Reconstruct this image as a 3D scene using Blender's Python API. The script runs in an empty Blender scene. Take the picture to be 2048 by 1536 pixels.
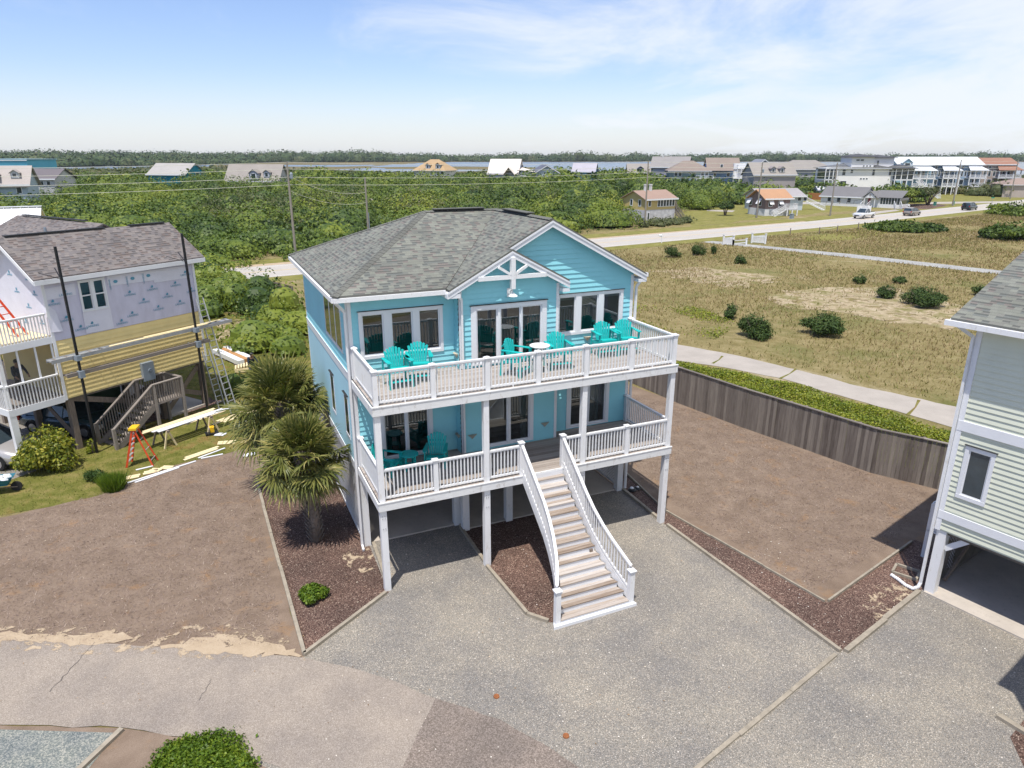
import bpy, math, random
import numpy as np
from mathutils import Vector, Matrix
random.seed(7); RNG = np.random.default_rng(11)
S = bpy.context.scene
COL = S.collection
R = math.radians
PI = math.pi

# ---------------------------------------------------------------- camera, sky, sun, exposure
PITCH = 18.288; FPX = 1382.9; CAMH = 12.324
cd = bpy.data.cameras.new('camera'); cam = bpy.data.objects.new('camera', cd); COL.objects.link(cam)
cam.location = (0, 0, CAMH); cam.rotation_euler = (R(90 - PITCH), 0, 0)
cd.sensor_width = 36; cd.lens = FPX / 2048 * 36; cd.clip_start = 0.1; cd.clip_end = 12000
S.camera = cam
SUN_EL = 70.3
SDIR = Vector((0.267 * math.cos(R(SUN_EL)), 0.964 * math.cos(R(SUN_EL)), -math.sin(R(SUN_EL))))
sl = bpy.data.lights.new('sun', 'SUN'); sl.energy = 4.9; sl.angle = R(0.53); sl.color = (1.0, 0.955, 0.89)
so = bpy.data.objects.new('sun', sl); COL.objects.link(so); so.rotation_euler = SDIR.to_track_quat('-Z', 'Y').to_euler()
W = bpy.data.worlds.new('World'); S.world = W; W.use_nodes = True
nt = W.node_tree; nt.nodes.clear()
def wn(t, **k):
    n = nt.nodes.new(t)
    for a, b in k.items(): setattr(n, a, b)
    return n
def wl(a, b): nt.links.new(a, b)
def wmath(op, a, b=None, c=None, clamp=False):
    n = wn('ShaderNodeMath', operation=op); n.use_clamp = clamp
    for i, v in enumerate((a, b, c)):
        if v is None: continue
        if isinstance(v, (int, float)): n.inputs[i].default_value = v
        else: wl(v, n.inputs[i])
    return n.outputs[0]
sky = wn('ShaderNodeTexSky'); sky.sky_type = 'NISHITA'; sky.sun_disc = False
sky.sun_elevation = R(SUN_EL); sky.sun_rotation = R(180 + 15.5); sky.air_density = 1.0; sky.dust_density = 0.6; sky.ozone_density = 2.0
tc = wn('ShaderNodeTexCoord'); sp = wn('ShaderNodeSeparateXYZ'); wl(tc.outputs['Generated'], sp.inputs[0])
zz = wmath('MAXIMUM', sp.outputs[2], 0.0)
den = wmath('ADD', zz, 0.13)
cx = wmath('DIVIDE', sp.outputs[0], den); cy = wmath('DIVIDE', sp.outputs[1], den)
cmb = wn('ShaderNodeCombineXYZ'); wl(cx, cmb.inputs[0]); wl(cy, cmb.inputs[1])
mp = wn('ShaderNodeMapping'); wl(cmb.outputs[0], mp.inputs[0]); mp.inputs['Rotation'].default_value = (0, 0, R(-38)); mp.inputs['Scale'].default_value = (0.62, 0.40, 1); mp.inputs['Location'].default_value = (1.3, 0.4, 0)
n1 = wn('ShaderNodeTexNoise'); wl(mp.outputs[0], n1.inputs['Vector']); n1.inputs['Scale'].default_value = 1.5; n1.inputs['Detail'].default_value = 9; n1.inputs['Roughness'].default_value = 0.62; n1.inputs['Distortion'].default_value = 0.5
az = wmath('MULTIPLY_ADD', sp.outputs[0], 0.36, 0.035)              # thicker cloud towards the right of the view
cov = wmath('ADD', n1.outputs[0], az)
cr = wn('ShaderNodeMapRange'); cr.interpolation_type = 'SMOOTHSTEP'; wl(cov, cr.inputs[0]); cr.inputs[1].default_value = 0.44; cr.inputs[2].default_value = 0.80; cr.inputs[3].default_value = 0.0; cr.inputs[4].default_value = 0.88
hz = wn('ShaderNodeMapRange'); hz.interpolation_type = 'SMOOTHSTEP'; wl(zz, hz.inputs[0]); hz.inputs[1].default_value = 0.0; hz.inputs[2].default_value = 0.11; hz.inputs[3].default_value = 0.50; hz.inputs[4].default_value = 0.0
mask = wmath('MAXIMUM', cr.outputs[0], hz.outputs[0])
tint = wn('ShaderNodeMix', data_type='RGBA', blend_type='MULTIPLY'); tint.inputs[0].default_value = 1.0
wl(sky.outputs[0], tint.inputs[6]); tint.inputs[7].default_value = (1.2, 1.2, 1.41, 1)
mx = wn('ShaderNodeMix', data_type='RGBA'); wl(mask, mx.inputs[0]); wl(tint.outputs[2], mx.inputs[6]); mx.inputs[7].default_value = (7.3, 7.7, 8.2, 1)
bg = wn('ShaderNodeBackground'); wl(mx.outputs[2], bg.inputs[0]); bg.inputs[1].default_value = 0.115
wo = wn('ShaderNodeOutputWorld'); wl(bg.outputs[0], wo.inputs[0])
S.view_settings.view_transform = 'Standard'; S.view_settings.look = 'None'; S.view_settings.exposure = 0.12; S.view_settings.gamma = 1.0

# ---------------------------------------------------------------- helpers
def ray(u, v):
    p = R(PITCH); fw = Vector((0, math.cos(p), -math.sin(p))); up = Vector((0, math.sin(p), math.cos(p)))
    return fw + Vector((1, 0, 0)) * ((u - 1024) / FPX) + up * ((768 - v) / FPX)
def G(u, v, z=0.0):
    d = ray(u, v); t = (z - CAMH) / d.z; return Vector((d.x * t, d.y * t, z))
def AT(u, v, Y):
    d = ray(u, v); t = Y / d.y; return Vector((d.x * t, Y, CAMH + d.z * t))

class MB:
    def __init__(s): s.v = []; s.f = []; s.uv = []; s.mi = []; s.m = 0
    def add(s, vs, fs, uvs=None):
        o = len(s.v); s.v += [tuple(p) for p in vs]
        for k, f in enumerate(fs):
            s.f.append([o + i for i in f]); s.mi.append(s.m)
            s.uv.append(uvs[k] if uvs else [(0, 0)] * len(f))
    def box(s, x0, x1, y0, y1, z0, z1):
        v = [(x0,y0,z0),(x1,y0,z0),(x1,y1,z0),(x0,y1,z0),(x0,y0,z1),(x1,y0,z1),(x1,y1,z1),(x0,y1,z1)]
        s.add(v, [(0,3,2,1),(4,5,6,7),(0,1,5,4),(1,2,6,5),(2,3,7,6),(3,0,4,7)])
    def beam(s, p, q, w, h=None, up=(0,0,1)):
        h = w if h is None else h
        p = Vector(p); q = Vector(q); d = (q - p).normalized(); u = Vector(up)
        r = d.cross(u)
        if r.length < 1e-4: u = Vector((0,1,0)); r = d.cross(u)
        r.normalize(); u = r.cross(d).normalized(); r = r * (w / 2); u = u * (h / 2)
        v = [p-r-u, p+r-u, p+r+u, p-r+u, q-r-u, q+r-u, q+r+u, q-r+u]
        s.add(v, [(0,1,2,3),(7,6,5,4),(0,4,5,1),(1,5,6,2),(2,6,7,3),(3,7,4,0)])
    def fbox(s, F, u0, u1, o0, o1, z0, z1):
        v = [F(*q) for q in ((u0,o0,z0),(u1,o0,z0),(u1,o1,z0),(u0,o1,z0),(u0,o0,z1),(u1,o0,z1),(u1,o1,z1),(u0,o1,z1))]
        s.add(v, [(0,3,2,1),(4,5,6,7),(0,1,5,4),(1,2,6,5),(2,3,7,6),(3,0,4,7)])
    def prism(s, pts, off):
        off = Vector(off); n = len(pts); pts = [Vector(p) for p in pts]
        s.add(pts + [p + off for p in pts], [list(range(n))[::-1], list(range(n, 2*n))] + [(i, (i+1) % n, n + (i+1) % n, n + i) for i in range(n)])
    def tube(s, pts, rad, n=8, cap=True):
        pts = [Vector(p) for p in pts]; k = len(pts)
        if isinstance(rad, (int, float)): rad = [rad] * k
        vs = []; ref = Vector((0.31, 0.17, 0.93))
        for i, p in enumerate(pts):
            d = (pts[min(i+1, k-1)] - pts[max(i-1, 0)]).normalized()
            a = d.cross(ref); 
            if a.length < 1e-3: a = d.cross(Vector((1,0,0)))
            a.normalize(); b = d.cross(a)
            for j in range(n):
                t = 2*PI*j/n; vs.append(p + (a*math.cos(t) + b*math.sin(t)) * rad[i])
        fs = [(i*n+j, i*n+(j+1)%n, (i+1)*n+(j+1)%n, (i+1)*n+j) for i in range(k-1) for j in range(n)]
        if cap: fs += [list(range(n))[::-1], list(range((k-1)*n, k*n))]
        s.add(vs, fs)
    def lathe(s, c, prof, n=16, axis=(0,0,1)):
        c = Vector(c); ax = Vector(axis).normalized(); a = ax.orthogonal().normalized(); b = ax.cross(a); vs = []
        for r, h in prof:
            for j in range(n):
                t = 2*PI*j/n; vs.append(c + ax*h + (a*math.cos(t) + b*math.sin(t))*r)
        k = len(prof)
        fs = [(i*n+j, i*n+(j+1)%n, (i+1)*n+(j+1)%n, (i+1)*n+j) for i in range(k-1) for j in range(n)] + [list(range(n))[::-1], list(range((k-1)*n, k*n))]
        s.add(vs, fs)
    def roof(s, pts, th=0.06):                      # sloping polygon with UV in metres along eave and slope
        pts = [Vector(p) for p in pts]; n = (pts[1]-pts[0]).cross(pts[2]-pts[0]).normalized()
        if n.z < 0: n = -n; pts = pts[::-1]
        u = Vector((-n.y, n.x, 0));  u = u.normalized() if u.length > 1e-5 else Vector((1,0,0)); v = n.cross(u)
        k = len(pts); uv = [(p.dot(u), p.dot(v)) for p in pts]
        s.add(pts, [list(range(k))], [uv])
        lo = [p - Vector((0,0,th)) for p in pts]
        s.add(lo, [list(range(k))[::-1]])
        for i in range(k):
            j = (i+1) % k; s.add([pts[i], lo[i], lo[j], pts[j]], [(0,1,2,3)])
    def build_each(s, name, mat, parent=None, per=8, nf=6):
        for i in range(0, len(s.f), nf):
            m = MB(); fs = s.f[i:i+nf]; lo = min(q for f in fs for q in f); hi = max(q for f in fs for q in f); m.add(s.v[lo:hi+1], [[q-lo for q in f] for f in fs]); m.build(name, mat, parent)
    def build(s, name, mat, parent=None, smooth=False, loc=None, label=None):
        me = bpy.data.meshes.new(name); me.from_pydata(s.v, [], s.f)
        ul = me.uv_layers.new(name='uv'); flat = [c for f in s.uv for q in f for c in q]; ul.data.foreach_set('uv', flat)
        for m in (mat if isinstance(mat, (list, tuple)) else [mat]): me.materials.append(m)
        me.polygons.foreach_set('material_index', s.mi)
        if smooth: me.polygons.foreach_set('use_smooth', [True]*len(s.f))
        me.update()
        o = bpy.data.objects.new(name, me); COL.objects.link(o)
        if parent: o.parent = parent
        if loc: o.location = loc
        if label: o['label'] = label
        return o
def tag(o, label=None, cat=None, group=None, kind=None):
    if label: o['label'] = label
    if cat: o['category'] = cat
    if group: o['group'] = group
    if kind: o['kind'] = kind
    return o
def thing(name, label, cat, loc=(0,0,0), rz=0, group=None):
    o = bpy.data.objects.new(name, None); COL.objects.link(o); o.empty_display_size = 0.2
    o.location = loc; o.rotation_euler = (0, 0, rz); return tag(o, label, cat, group)
def dup(root, loc, rz=0, label=None, group=None, scale=None):
    def cp(o, par):
        c = o.copy(); COL.objects.link(c)
        if par: c.parent = par
        for ch in o.children: cp(ch, c)
        return c
    r = cp(root, None); r.location = loc; r.rotation_euler = (0, 0, rz)
    if scale: r.scale = scale if isinstance(scale, (tuple, list)) else (scale,)*3
    if label: r['label'] = label
    if group: r['group'] = group
    return r
def frame(o, ud, nd):                              # maps (u along wall, out of wall, z) to local
    o = Vector(o); ud = Vector(ud); nd = Vector(nd)
    return lambda u, w, z: (o.x + ud.x*u + nd.x*w, o.y + ud.y*u + nd.y*w, z)

# ---------------------------------------------------------------- materials
def newmat(name):
    m = bpy.data.materials.new(name); m.use_nodes = True; return m, m.node_tree, m.node_tree.nodes['Principled BSDF']
def setc(b, **k):
    for a, v in k.items():
        b.inputs[a.replace('_', ' ')].default_value = v
def c4(c): return (c[0], c[1], c[2], 1)
def ramp(t, stops, interp='LINEAR'):
    r = t.nodes.new('ShaderNodeValToRGB'); r.color_ramp.interpolation = interp
    e = r.color_ramp.elements
    while len(e) < len(stops): e.new(0.5)
    for i, (p, c) in enumerate(stops): e[i].position = p; e[i].color = c4(c)
    return r
def noise(t, vec, scale, detail=4, rough=0.55, dist=0.0):
    n = t.nodes.new('ShaderNodeTexNoise'); n.inputs['Scale'].default_value = scale; n.inputs['Detail'].default_value = detail
    n.inputs['Roughness'].default_value = rough; n.inputs['Distortion'].default_value = dist
    if vec: t.links.new(vec, n.inputs['Vector'])
    return n.outputs[0]
def obco(t, scale=None, rot=None, kind='Object'):
    c = t.nodes.new('ShaderNodeTexCoord').outputs[kind]
    if scale or rot:
        m = t.nodes.new('ShaderNodeMapping'); t.links.new(c, m.inputs[0])
        if scale: m.inputs['Scale'].default_value = scale
        if rot: m.inputs['Rotation'].default_value = rot
        c = m.outputs[0]
    return c
def tmix(t, fac, a, b, blend='MIX'):
    m = t.nodes.new('ShaderNodeMix'); m.data_type = 'RGBA'; m.blend_type = blend
    for i, v in ((0, fac), (6, a), (7, b)):
        if isinstance(v, (int, float)): m.inputs[i].default_value = v
        elif isinstance(v, tuple): m.inputs[i].default_value = c4(v)
        else: t.links.new(v, m.inputs[i])
    return m.outputs[2]
def tmath(t, op, a, b=None, clamp=False):
    n = t.nodes.new('ShaderNodeMath'); n.operation = op; n.use_clamp = clamp
    for i, v in enumerate((a, b)):
        if v is None: continue
        if isinstance(v, (int, float)): n.inputs[i].default_value = v
        else: t.links.new(v, n.inputs[i])
    return n.outputs[0]
def bump(t, b, h, strength=0.3, dist=0.02):
    n = t.nodes.new('ShaderNodeBump'); n.inputs['Strength'].default_value = strength; n.inputs['Distance'].default_value = dist
    t.links.new(h, n.inputs['Height']); t.links.new(n.outputs[0], b.inputs['Normal'])
def paint(name, c, rough=0.5, var=0.08, scale=3.0, dirt=None, spec=0.4, metallic=0.0, stretch=None):
    m, t, b = newmat(name)
    co = obco(t, stretch)
    n = noise(t, co, scale, 5, 0.6)
    lo = tuple(x*(1-var) for x in c); hi = tuple(min(1, x*(1+var)) for x in c)
    r = ramp(t, [(0.3, lo), (0.7, hi)]); t.links.new(n, r.inputs[0]); out = r.outputs[0]
    if dirt:
        n2 = noise(t, obco(t, (1.3, 1.3, 0.5)), 5.5, 6, 0.7); r2 = ramp(t, [(0.56, (0,0,0)), (0.76, (1,1,1))]); t.links.new(n2, r2.inputs[0])
        out = tmix(t, r2.outputs[0], out, dirt)
    t.links.new(out, b.inputs['Base Color']); setc(b, Roughness=rough, Metallic=metallic); b.inputs['Specular IOR Level'].default_value = spec
    return m
def stone(name, stops, cell, rough=0.85, big=None, bumpd=0.01, bigscale=0.25):
    m, t, b = newmat(name); co = obco(t)
    v = t.nodes.new('ShaderNodeTexVoronoi'); v.inputs['Scale'].default_value = cell; t.links.new(co, v.inputs['Vector'])
    s = t.nodes.new('ShaderNodeSeparateColor'); t.links.new(v.outputs['Color'], s.inputs[0])
    r = ramp(t, stops); t.links.new(s.outputs[0], r.inputs[0]); out = r.outputs[0]
    if big:
        n = noise(t, co, bigscale, 6, 0.65); r2 = ramp(t, [(0.38, big[0]), (0.62, big[1])]); t.links.new(n, r2.inputs[0])
        out = tmix(t, 1.0, out, r2.outputs[0], 'MULTIPLY')
    t.links.new(out, b.inputs['Base Color']); setc(b, Roughness=rough); b.inputs['Specular IOR Level'].default_value = 0.2
    bump(t, b, v.outputs['Distance'], 0.6, bumpd)
    return m
def fibre(name, stops, fine=24, mid=2.2, patch=None, bumpd=0.02, stretch=(1,1,1), midmix=0.5, fade=None, bs=0.8):
    m, t, b = newmat(name); co = obco(t, stretch)
    a = noise(t, co, fine, 6, 0.75, 0.6); bb = noise(t, obco(t), mid, 6, 0.62, 0.3); c = noise(t, obco(t), mid*0.17, 4, 0.6)
    s = tmath(t, 'ADD', tmath(t, 'MULTIPLY', a, 1-midmix), tmath(t, 'MULTIPLY', bb, midmix))
    r = ramp(t, stops); t.links.new(s, r.inputs[0]); out = r.outputs[0]
    if patch:
        for (col, lo, hi, sc, amt) in patch:
            q = noise(t, obco(t), sc, 7, 0.66, 0.4); rr = ramp(t, [(lo, (0,0,0)), (hi, (amt,)*3)]); t.links.new(q, rr.inputs[0])
            out = tmix(t, rr.outputs[0], out, tmix(t, a, tuple(x*0.55 for x in col), tuple(min(1, x*1.4) for x in col)))
    t.links.new(out, b.inputs['Base Color']); setc(b, Roughness=0.95); b.inputs['Specular IOR Level'].default_value = 0.1
    bump(t, b, tmath(t, 'ADD', a, bb), bs, bumpd)
    if fade:                                       # patchy material: thins out in irregular specks
        q = noise(t, obco(t), fade[0], 8, 0.72, 0.3); rr = ramp(t, [(fade[1], (0,0,0)), (fade[1]+0.04, (1,1,1))]); t.links.new(q, rr.inputs[0])
        tr = t.nodes.new('ShaderNodeBsdfTransparent'); ms = t.nodes.new('ShaderNodeMixShader'); t.links.new(rr.outputs[0], ms.inputs[0]); t.links.new(tr.outputs[0], ms.inputs[1]); t.links.new(b.outputs[0], ms.inputs[2]); t.links.new(ms.outputs[0], t.nodes['Material Output'].inputs[0])
    return m
def leafmat(name, stops, scale=0.35, rough=0.55, trans=0.25, mid=None, crown=None):
    m, t, b = newmat(name); g = t.nodes.new('ShaderNodeNewGeometry')
    n = noise(t, g.outputs['Position'], scale, 3, 0.6)
    f = tmath(t, 'ADD', tmath(t, 'MULTIPLY', g.outputs['Random Per Island'], 0.5), tmath(t, 'MULTIPLY', n, 0.62))
    if crown:
        vc = t.nodes.new('ShaderNodeTexVoronoi'); vc.inputs['Scale'].default_value = crown; t.links.new(g.outputs['Position'], vc.inputs['Vector']); sc_ = t.nodes.new('ShaderNodeSeparateColor'); t.links.new(vc.outputs['Color'], sc_.inputs[0])
        f = tmath(t, 'ADD', tmath(t, 'MULTIPLY', g.outputs['Random Per Island'], 0.22), tmath(t, 'ADD', tmath(t, 'MULTIPLY', n, 0.45), tmath(t, 'MULTIPLY', sc_.outputs[0], 0.42)))
    r = ramp(t, stops); t.links.new(f, r.inputs[0])
    t.links.new(r.outputs[0], b.inputs['Base Color']); setc(b, Roughness=rough); b.inputs['Specular IOR Level'].default_value = 0.3
    if trans:
        tr = t.nodes.new('ShaderNodeBsdfTranslucent'); t.links.new(tmix(t, 1.0, r.outputs[0], (1.0, 1.15, 0.5), 'MULTIPLY'), tr.inputs[0])
        mxs = t.nodes.new('ShaderNodeMixShader'); mxs.inputs[0].default_value = trans
        t.links.new(b.outputs[0], mxs.inputs[1]); t.links.new(tr.outputs[0], mxs.inputs[2]); t.links.new(mxs.outputs[0], t.nodes['Material Output'].inputs[0])
    return m
def shingle(name, cols, dark, row=0.142, tab=0.17):
    m, t, b = newmat(name); uv = t.nodes.new('ShaderNodeUVMap'); uv.uv_map = 'uv'
    s = t.nodes.new('ShaderNodeSeparateXYZ'); t.links.new(uv.outputs[0], s.inputs[0])
    v = tmath(t, 'DIVIDE', s.outputs[1], row); rw = tmath(t, 'FLOOR', v); fr = tmath(t, 'FRACT', v)
    w0 = t.nodes.new('ShaderNodeTexWhiteNoise'); w0.noise_dimensions = '1D'; t.links.new(rw, w0.inputs['W'])
    u = tmath(t, 'ADD', tmath(t, 'DIVIDE', s.outputs[0], tab), tmath(t, 'MULTIPLY', w0.outputs[0], 7.0)); cu = tmath(t, 'FLOOR', u)
    cb = t.nodes.new('ShaderNodeCombineXYZ'); t.links.new(cu, cb.inputs[0]); t.links.new(rw, cb.inputs[1])
    w1 = t.nodes.new('ShaderNodeTexWhiteNoise'); w1.noise_dimensions = '2D'; t.links.new(cb.outputs[0], w1.inputs['Vector'])
    st = [(i/len(cols), c) for i, c in enumerate(cols)]
    r = ramp(t, st, 'CONSTANT'); t.links.new(w1.outputs[0], r.inputs[0])
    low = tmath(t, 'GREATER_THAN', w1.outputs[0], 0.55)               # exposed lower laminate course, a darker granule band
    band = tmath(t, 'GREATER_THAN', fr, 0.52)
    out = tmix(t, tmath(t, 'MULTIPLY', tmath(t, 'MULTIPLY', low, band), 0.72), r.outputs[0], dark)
    edge = tmath(t, 'LESS_THAN', fr, 0.10); out = tmix(t, tmath(t, 'MULTIPLY', edge, 0.45), out, dark)  # thickness shadow of each course painted as a dark butt-edge line
    n = noise(t, obco(t), 0.6, 5, 0.6); rr = ramp(t, [(0.3, (0.84,)*3), (0.7, (1.1,)*3)]); t.links.new(n, rr.inputs[0])
    out = tmix(t, 1.0, out, rr.outputs[0], 'MULTIPLY')
    g2 = noise(t, obco(t), 90, 2, 0.5); r3 = ramp(t, [(0.3, (0.8,)*3), (0.7, (1.2,)*3)]); t.links.new(g2, r3.inputs[0])
    out = tmix(t, 1.0, out, r3.outputs[0], 'MULTIPLY')
    t.links.new(out, b.inputs['Base Color']); setc(b, Roughness=0.95); b.inputs['Specular IOR Level'].default_value = 0.15
    h = tmath(t, 'ADD', tmath(t, 'MULTIPLY', fr, -0.7), tmath(t, 'MULTIPLY', low, -0.4)); bump(t, b, h, 0.7, 0.012)
    return m
def boards(name, cols, rough=0.85, gscale=(1.2, 30, 30)):
    m, t, b = newmat(name); g = t.nodes.new('ShaderNodeNewGeometry')
    n = noise(t, obco(t, gscale), 1.0, 5, 0.65)
    f = tmath(t, 'ADD', tmath(t, 'MULTIPLY', g.outputs['Random Per Island'], 0.42), tmath(t, 'MULTIPLY', n, 0.62))
    r = ramp(t, cols); t.links.new(f, r.inputs[0]); t.links.new(r.outputs[0], b.inputs['Base Color']); setc(b, Roughness=rough)
    bump(t, b, n, 0.4, 0.004); return m
def glassmat(name, tint=(0.55, 0.62, 0.62), base=0.16):
    m, t, b = newmat(name); t.nodes.remove(b)
    tr = t.nodes.new('ShaderNodeBsdfTransparent'); tr.inputs[0].default_value = c4(tint)
    gl = t.nodes.new('ShaderNodeBsdfGlossy'); gl.inputs['Roughness'].default_value = 0.015; gl.inputs[0].default_value = (0.85, 0.93, 0.95, 1)
    fz = t.nodes.new('ShaderNodeLayerWeight'); fz.inputs[0].default_value = 0.42
    f = tmath(t, 'ADD', tmath(t, 'MULTIPLY', fz.outputs['Fresnel'], 0.8), base, True)
    mxs = t.nodes.new('ShaderNodeMixShader'); t.links.new(f, mxs.inputs[0]); t.links.new(tr.outputs[0], mxs.inputs[1]); t.links.new(gl.outputs[0], mxs.inputs[2])
    t.links.new(mxs.outputs[0], t.nodes['Material Output'].inputs[0]); return m

M = {}
M['white'] = paint('white_paint', (0.74, 0.74, 0.74), 0.45, 0.03, 2.0, dirt=(0.56, 0.53, 0.48))
M['trim'] = paint('white_trim', (0.72, 0.73, 0.75), 0.4, 0.03, 1.5)
M['bandw'] = paint('weathered_white_band', (0.70, 0.70, 0.69), 0.6, 0.06, 6.0, dirt=(0.40, 0.36, 0.32), stretch=(0.6, 3, 3))
M['blue'] = paint('aqua_siding', (0.265, 0.61, 0.68), 0.5, 0.05, 0.9, spec=0.3)
M['bluelit'] = paint('sunlit_aqua_siding', (0.34, 0.55, 0.62), 0.5, 0.05, 0.9)  # lit copy of the aqua siding, sunlight put into the colour
M['green'] = paint('pale_green_siding', (0.63, 0.65, 0.53), 0.5, 0.05, 0.9)
M['yellow'] = paint('yellow_siding', (0.78, 0.62, 0.28), 0.6, 0.08, 1.1)
M['wrap'] = paint('house_wrap', (0.56, 0.55, 0.66), 0.45, 0.10, 2.3, stretch=(1, 1, 0.35))
M['wrapw'] = paint('white_house_wrap', (0.66, 0.66, 0.74), 0.5, 0.05, 2.0)
M['wrapink'] = paint('teal_print', (0.10, 0.30, 0.42), 0.6, 0.1)
M['teal'] = paint('teal_poly_lumber', (0.01, 0.42, 0.40), 0.42, 0.10, 4.0)
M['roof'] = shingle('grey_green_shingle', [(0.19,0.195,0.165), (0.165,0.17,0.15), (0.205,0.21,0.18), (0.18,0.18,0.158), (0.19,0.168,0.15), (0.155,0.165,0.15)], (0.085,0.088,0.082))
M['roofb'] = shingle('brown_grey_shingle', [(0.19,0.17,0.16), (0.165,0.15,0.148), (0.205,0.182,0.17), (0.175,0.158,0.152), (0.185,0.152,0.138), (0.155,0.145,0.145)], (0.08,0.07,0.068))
M['vent'] = paint('ridge_vent', (0.035, 0.036, 0.037), 0.7, 0.1)
M['black'] = paint('black_metal', (0.012, 0.013, 0.015), 0.45, 0.2)
M['deck'] = boards('weathered_deck', [(0.15, (0.17,0.14,0.12)), (0.45, (0.32,0.275,0.24)), (0.75, (0.42,0.37,0.33)), (1.0, (0.50,0.44,0.39))])
M['tread'] = boards('weathered_tread', [(0.2, (0.17,0.12,0.085)), (0.42, (0.30,0.24,0.19)), (0.62, (0.41,0.36,0.315)), (1.0, (0.58,0.55,0.52))], gscale=(1.6, 18, 18))
M['oldwood'] = boards('grey_old_wood', [(0.2, (0.10,0.085,0.075)), (0.6, (0.22,0.19,0.165)), (1.0, (0.34,0.30,0.26))])
M['fencew'] = boards('weathered_fence_wood', [(0.2, (0.075,0.058,0.048)), (0.5, (0.17,0.142,0.12)), (0.75, (0.245,0.21,0.175)), (1.0, (0.40,0.36,0.30))], gscale=(10, 10, 1.2))
M['pile'] = paint('wood_pile', (0.20, 0.16, 0.13), 0.9, 0.3, 6.0, stretch=(6, 6, 0.6))
M['lumber'] = paint('cut_lumber', (0.72, 0.60, 0.36), 0.7, 0.12, 1.5)
M['glass'] = glassmat('window_glass', (0.30, 0.36, 0.37), 0.08)
M['bgglass'] = paint('dark_window_glass', (0.03, 0.045, 0.055), 0.08, 0.2, spec=0.8)
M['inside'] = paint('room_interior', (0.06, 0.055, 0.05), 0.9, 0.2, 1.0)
M['curtain'] = paint('sheer_curtain', (0.42, 0.47, 0.47), 0.9, 0.05)
M['conc'] = paint('concrete_slab', (0.46, 0.41, 0.35), 0.85, 0.12, 1.2, dirt=(0.33, 0.29, 0.25))
M['dark'] = paint('dark_joists', (0.16, 0.14, 0.12), 0.9, 0.2)  # one even dark tone for joists, undersides and skirts
M['border'] = paint('timber_border', (0.30, 0.26, 0.20), 0.9, 0.2, 5.0)
M['alu'] = paint('aluminium', (0.45, 0.46, 0.47), 0.4, 0.1, 4.0, metallic=0.5)
M['orange'] = paint('orange_fibreglass', (0.62, 0.07, 0.02), 0.5, 0.1)
M['yel'] = paint('yellow_plastic', (0.75, 0.45, 0.02), 0.5, 0.05)
M['tyre'] = paint('tyre_rubber', (0.015, 0.015, 0.016), 0.8, 0.1)
M['rim'] = paint('alloy_rim', (0.5, 0.5, 0.52), 0.3, 0.05, metallic=0.8)
M['lens'] = paint('lamp_lens', (0.6, 0.6, 0.6), 0.15, 0.05)
M['redlens'] = paint('red_lamp_lens', (0.4, 0.01, 0.01), 0.2, 0.05)
M['skin'] = paint('skin', (0.35, 0.20, 0.13), 0.6, 0.05)
M['navy'] = paint('dark_navy_cloth', (0.012, 0.022, 0.04), 0.9, 0.1)
M['jeans'] = paint('grey_blue_cloth', (0.10, 0.12, 0.15), 0.9, 0.1)
M['conduit'] = paint('grey_meter_box', (0.22, 0.26, 0.30), 0.5, 0.05)
M['sconce'] = paint('shell_sconce', (0.48, 0.42, 0.33), 0.6, 0.1)
M['pole'] = paint('weathered_pole_wood', (0.25, 0.225, 0.19), 0.9, 0.2, 4.0, stretch=(5, 5, 0.5))
M['wire'] = paint('power_wire', (0.50, 0.50, 0.42), 0.6, 0.05)
# ---------------------------------------------------------------- shared building pieces
def siding(mb, F, u0, u1, z0, z1, expo=0.165, holes=(), xlim=None, t=0.028):
    """Lapped boards: each course slopes out to its lower edge; holes are (u0,u1,z0,z1)."""
    k0 = math.floor(z0/expo); z = k0*expo
    while z < z1 - 1e-6:
        cuts = {max(z, z0), min(z+expo, z1)}
        for h in holes:
            for q in (h[2], h[3]):
                if max(z, z0) < q < min(z+expo, z1): cuts.add(q)
        cuts = sorted(cuts)
        for za, zb in zip(cuts[:-1], cuts[1:]):
            if zb - za < 1e-5: continue
            segs = [(u0, u1)]
            for h in holes:
                if h[2] < zb - 1e-6 and h[3] > za + 1e-6:
                    ns = []
                    for s0, s1 in segs:
                        if h[1] <= s0 or h[0] >= s1: ns.append((s0, s1)); continue
                        if h[0] > s0: ns.append((s0, h[0]))
                        if h[1] < s1: ns.append((h[1], s1))
                    segs = ns
            oa = t*(1-(za-z)/expo)+0.004; ob = t*(1-(zb-z)/expo)+0.004
            for s0, s1 in segs:
                a0, a1, b0, b1 = s0, s1, s0, s1
                if xlim:
                    l, r = xlim(za); a0 = max(a0, l); a1 = min(a1, r); l, r = xlim(zb); b0 = max(b0, l); b1 = min(b1, r)
                    if a1 <= a0: continue
                    if b1 < b0: b0 = b1 = (b0+b1)/2
                mb.add([F(a0,oa,za), F(a1,oa,za), F(b1,ob,zb), F(b0,ob,zb)], [(0,1,2,3)])
                if abs(za - z) < 1e-6: mb.add([F(a0,0,za), F(a1,0,za), F(a1,oa,za), F(a0,oa,za)], [(0,1,2,3)])
        z += expo
def wavy(F, u0, u1, z0, z1, off, amp=0.035, step=0.03):
    mb = MB(); n = max(3, int((u1-u0)/step)); vs = []
    for i in range(n+1):
        u = u0+(u1-u0)*i/n; o = off+amp*math.sin(i*1.3)+0.3*amp*math.sin(i*3.1)
        vs += [F(u, o, z0), F(u, o, z1)]
    mb.add(vs, [(2*i, 2*i+2, 2*i+3, 2*i+1) for i in range(n)]); return mb
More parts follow.
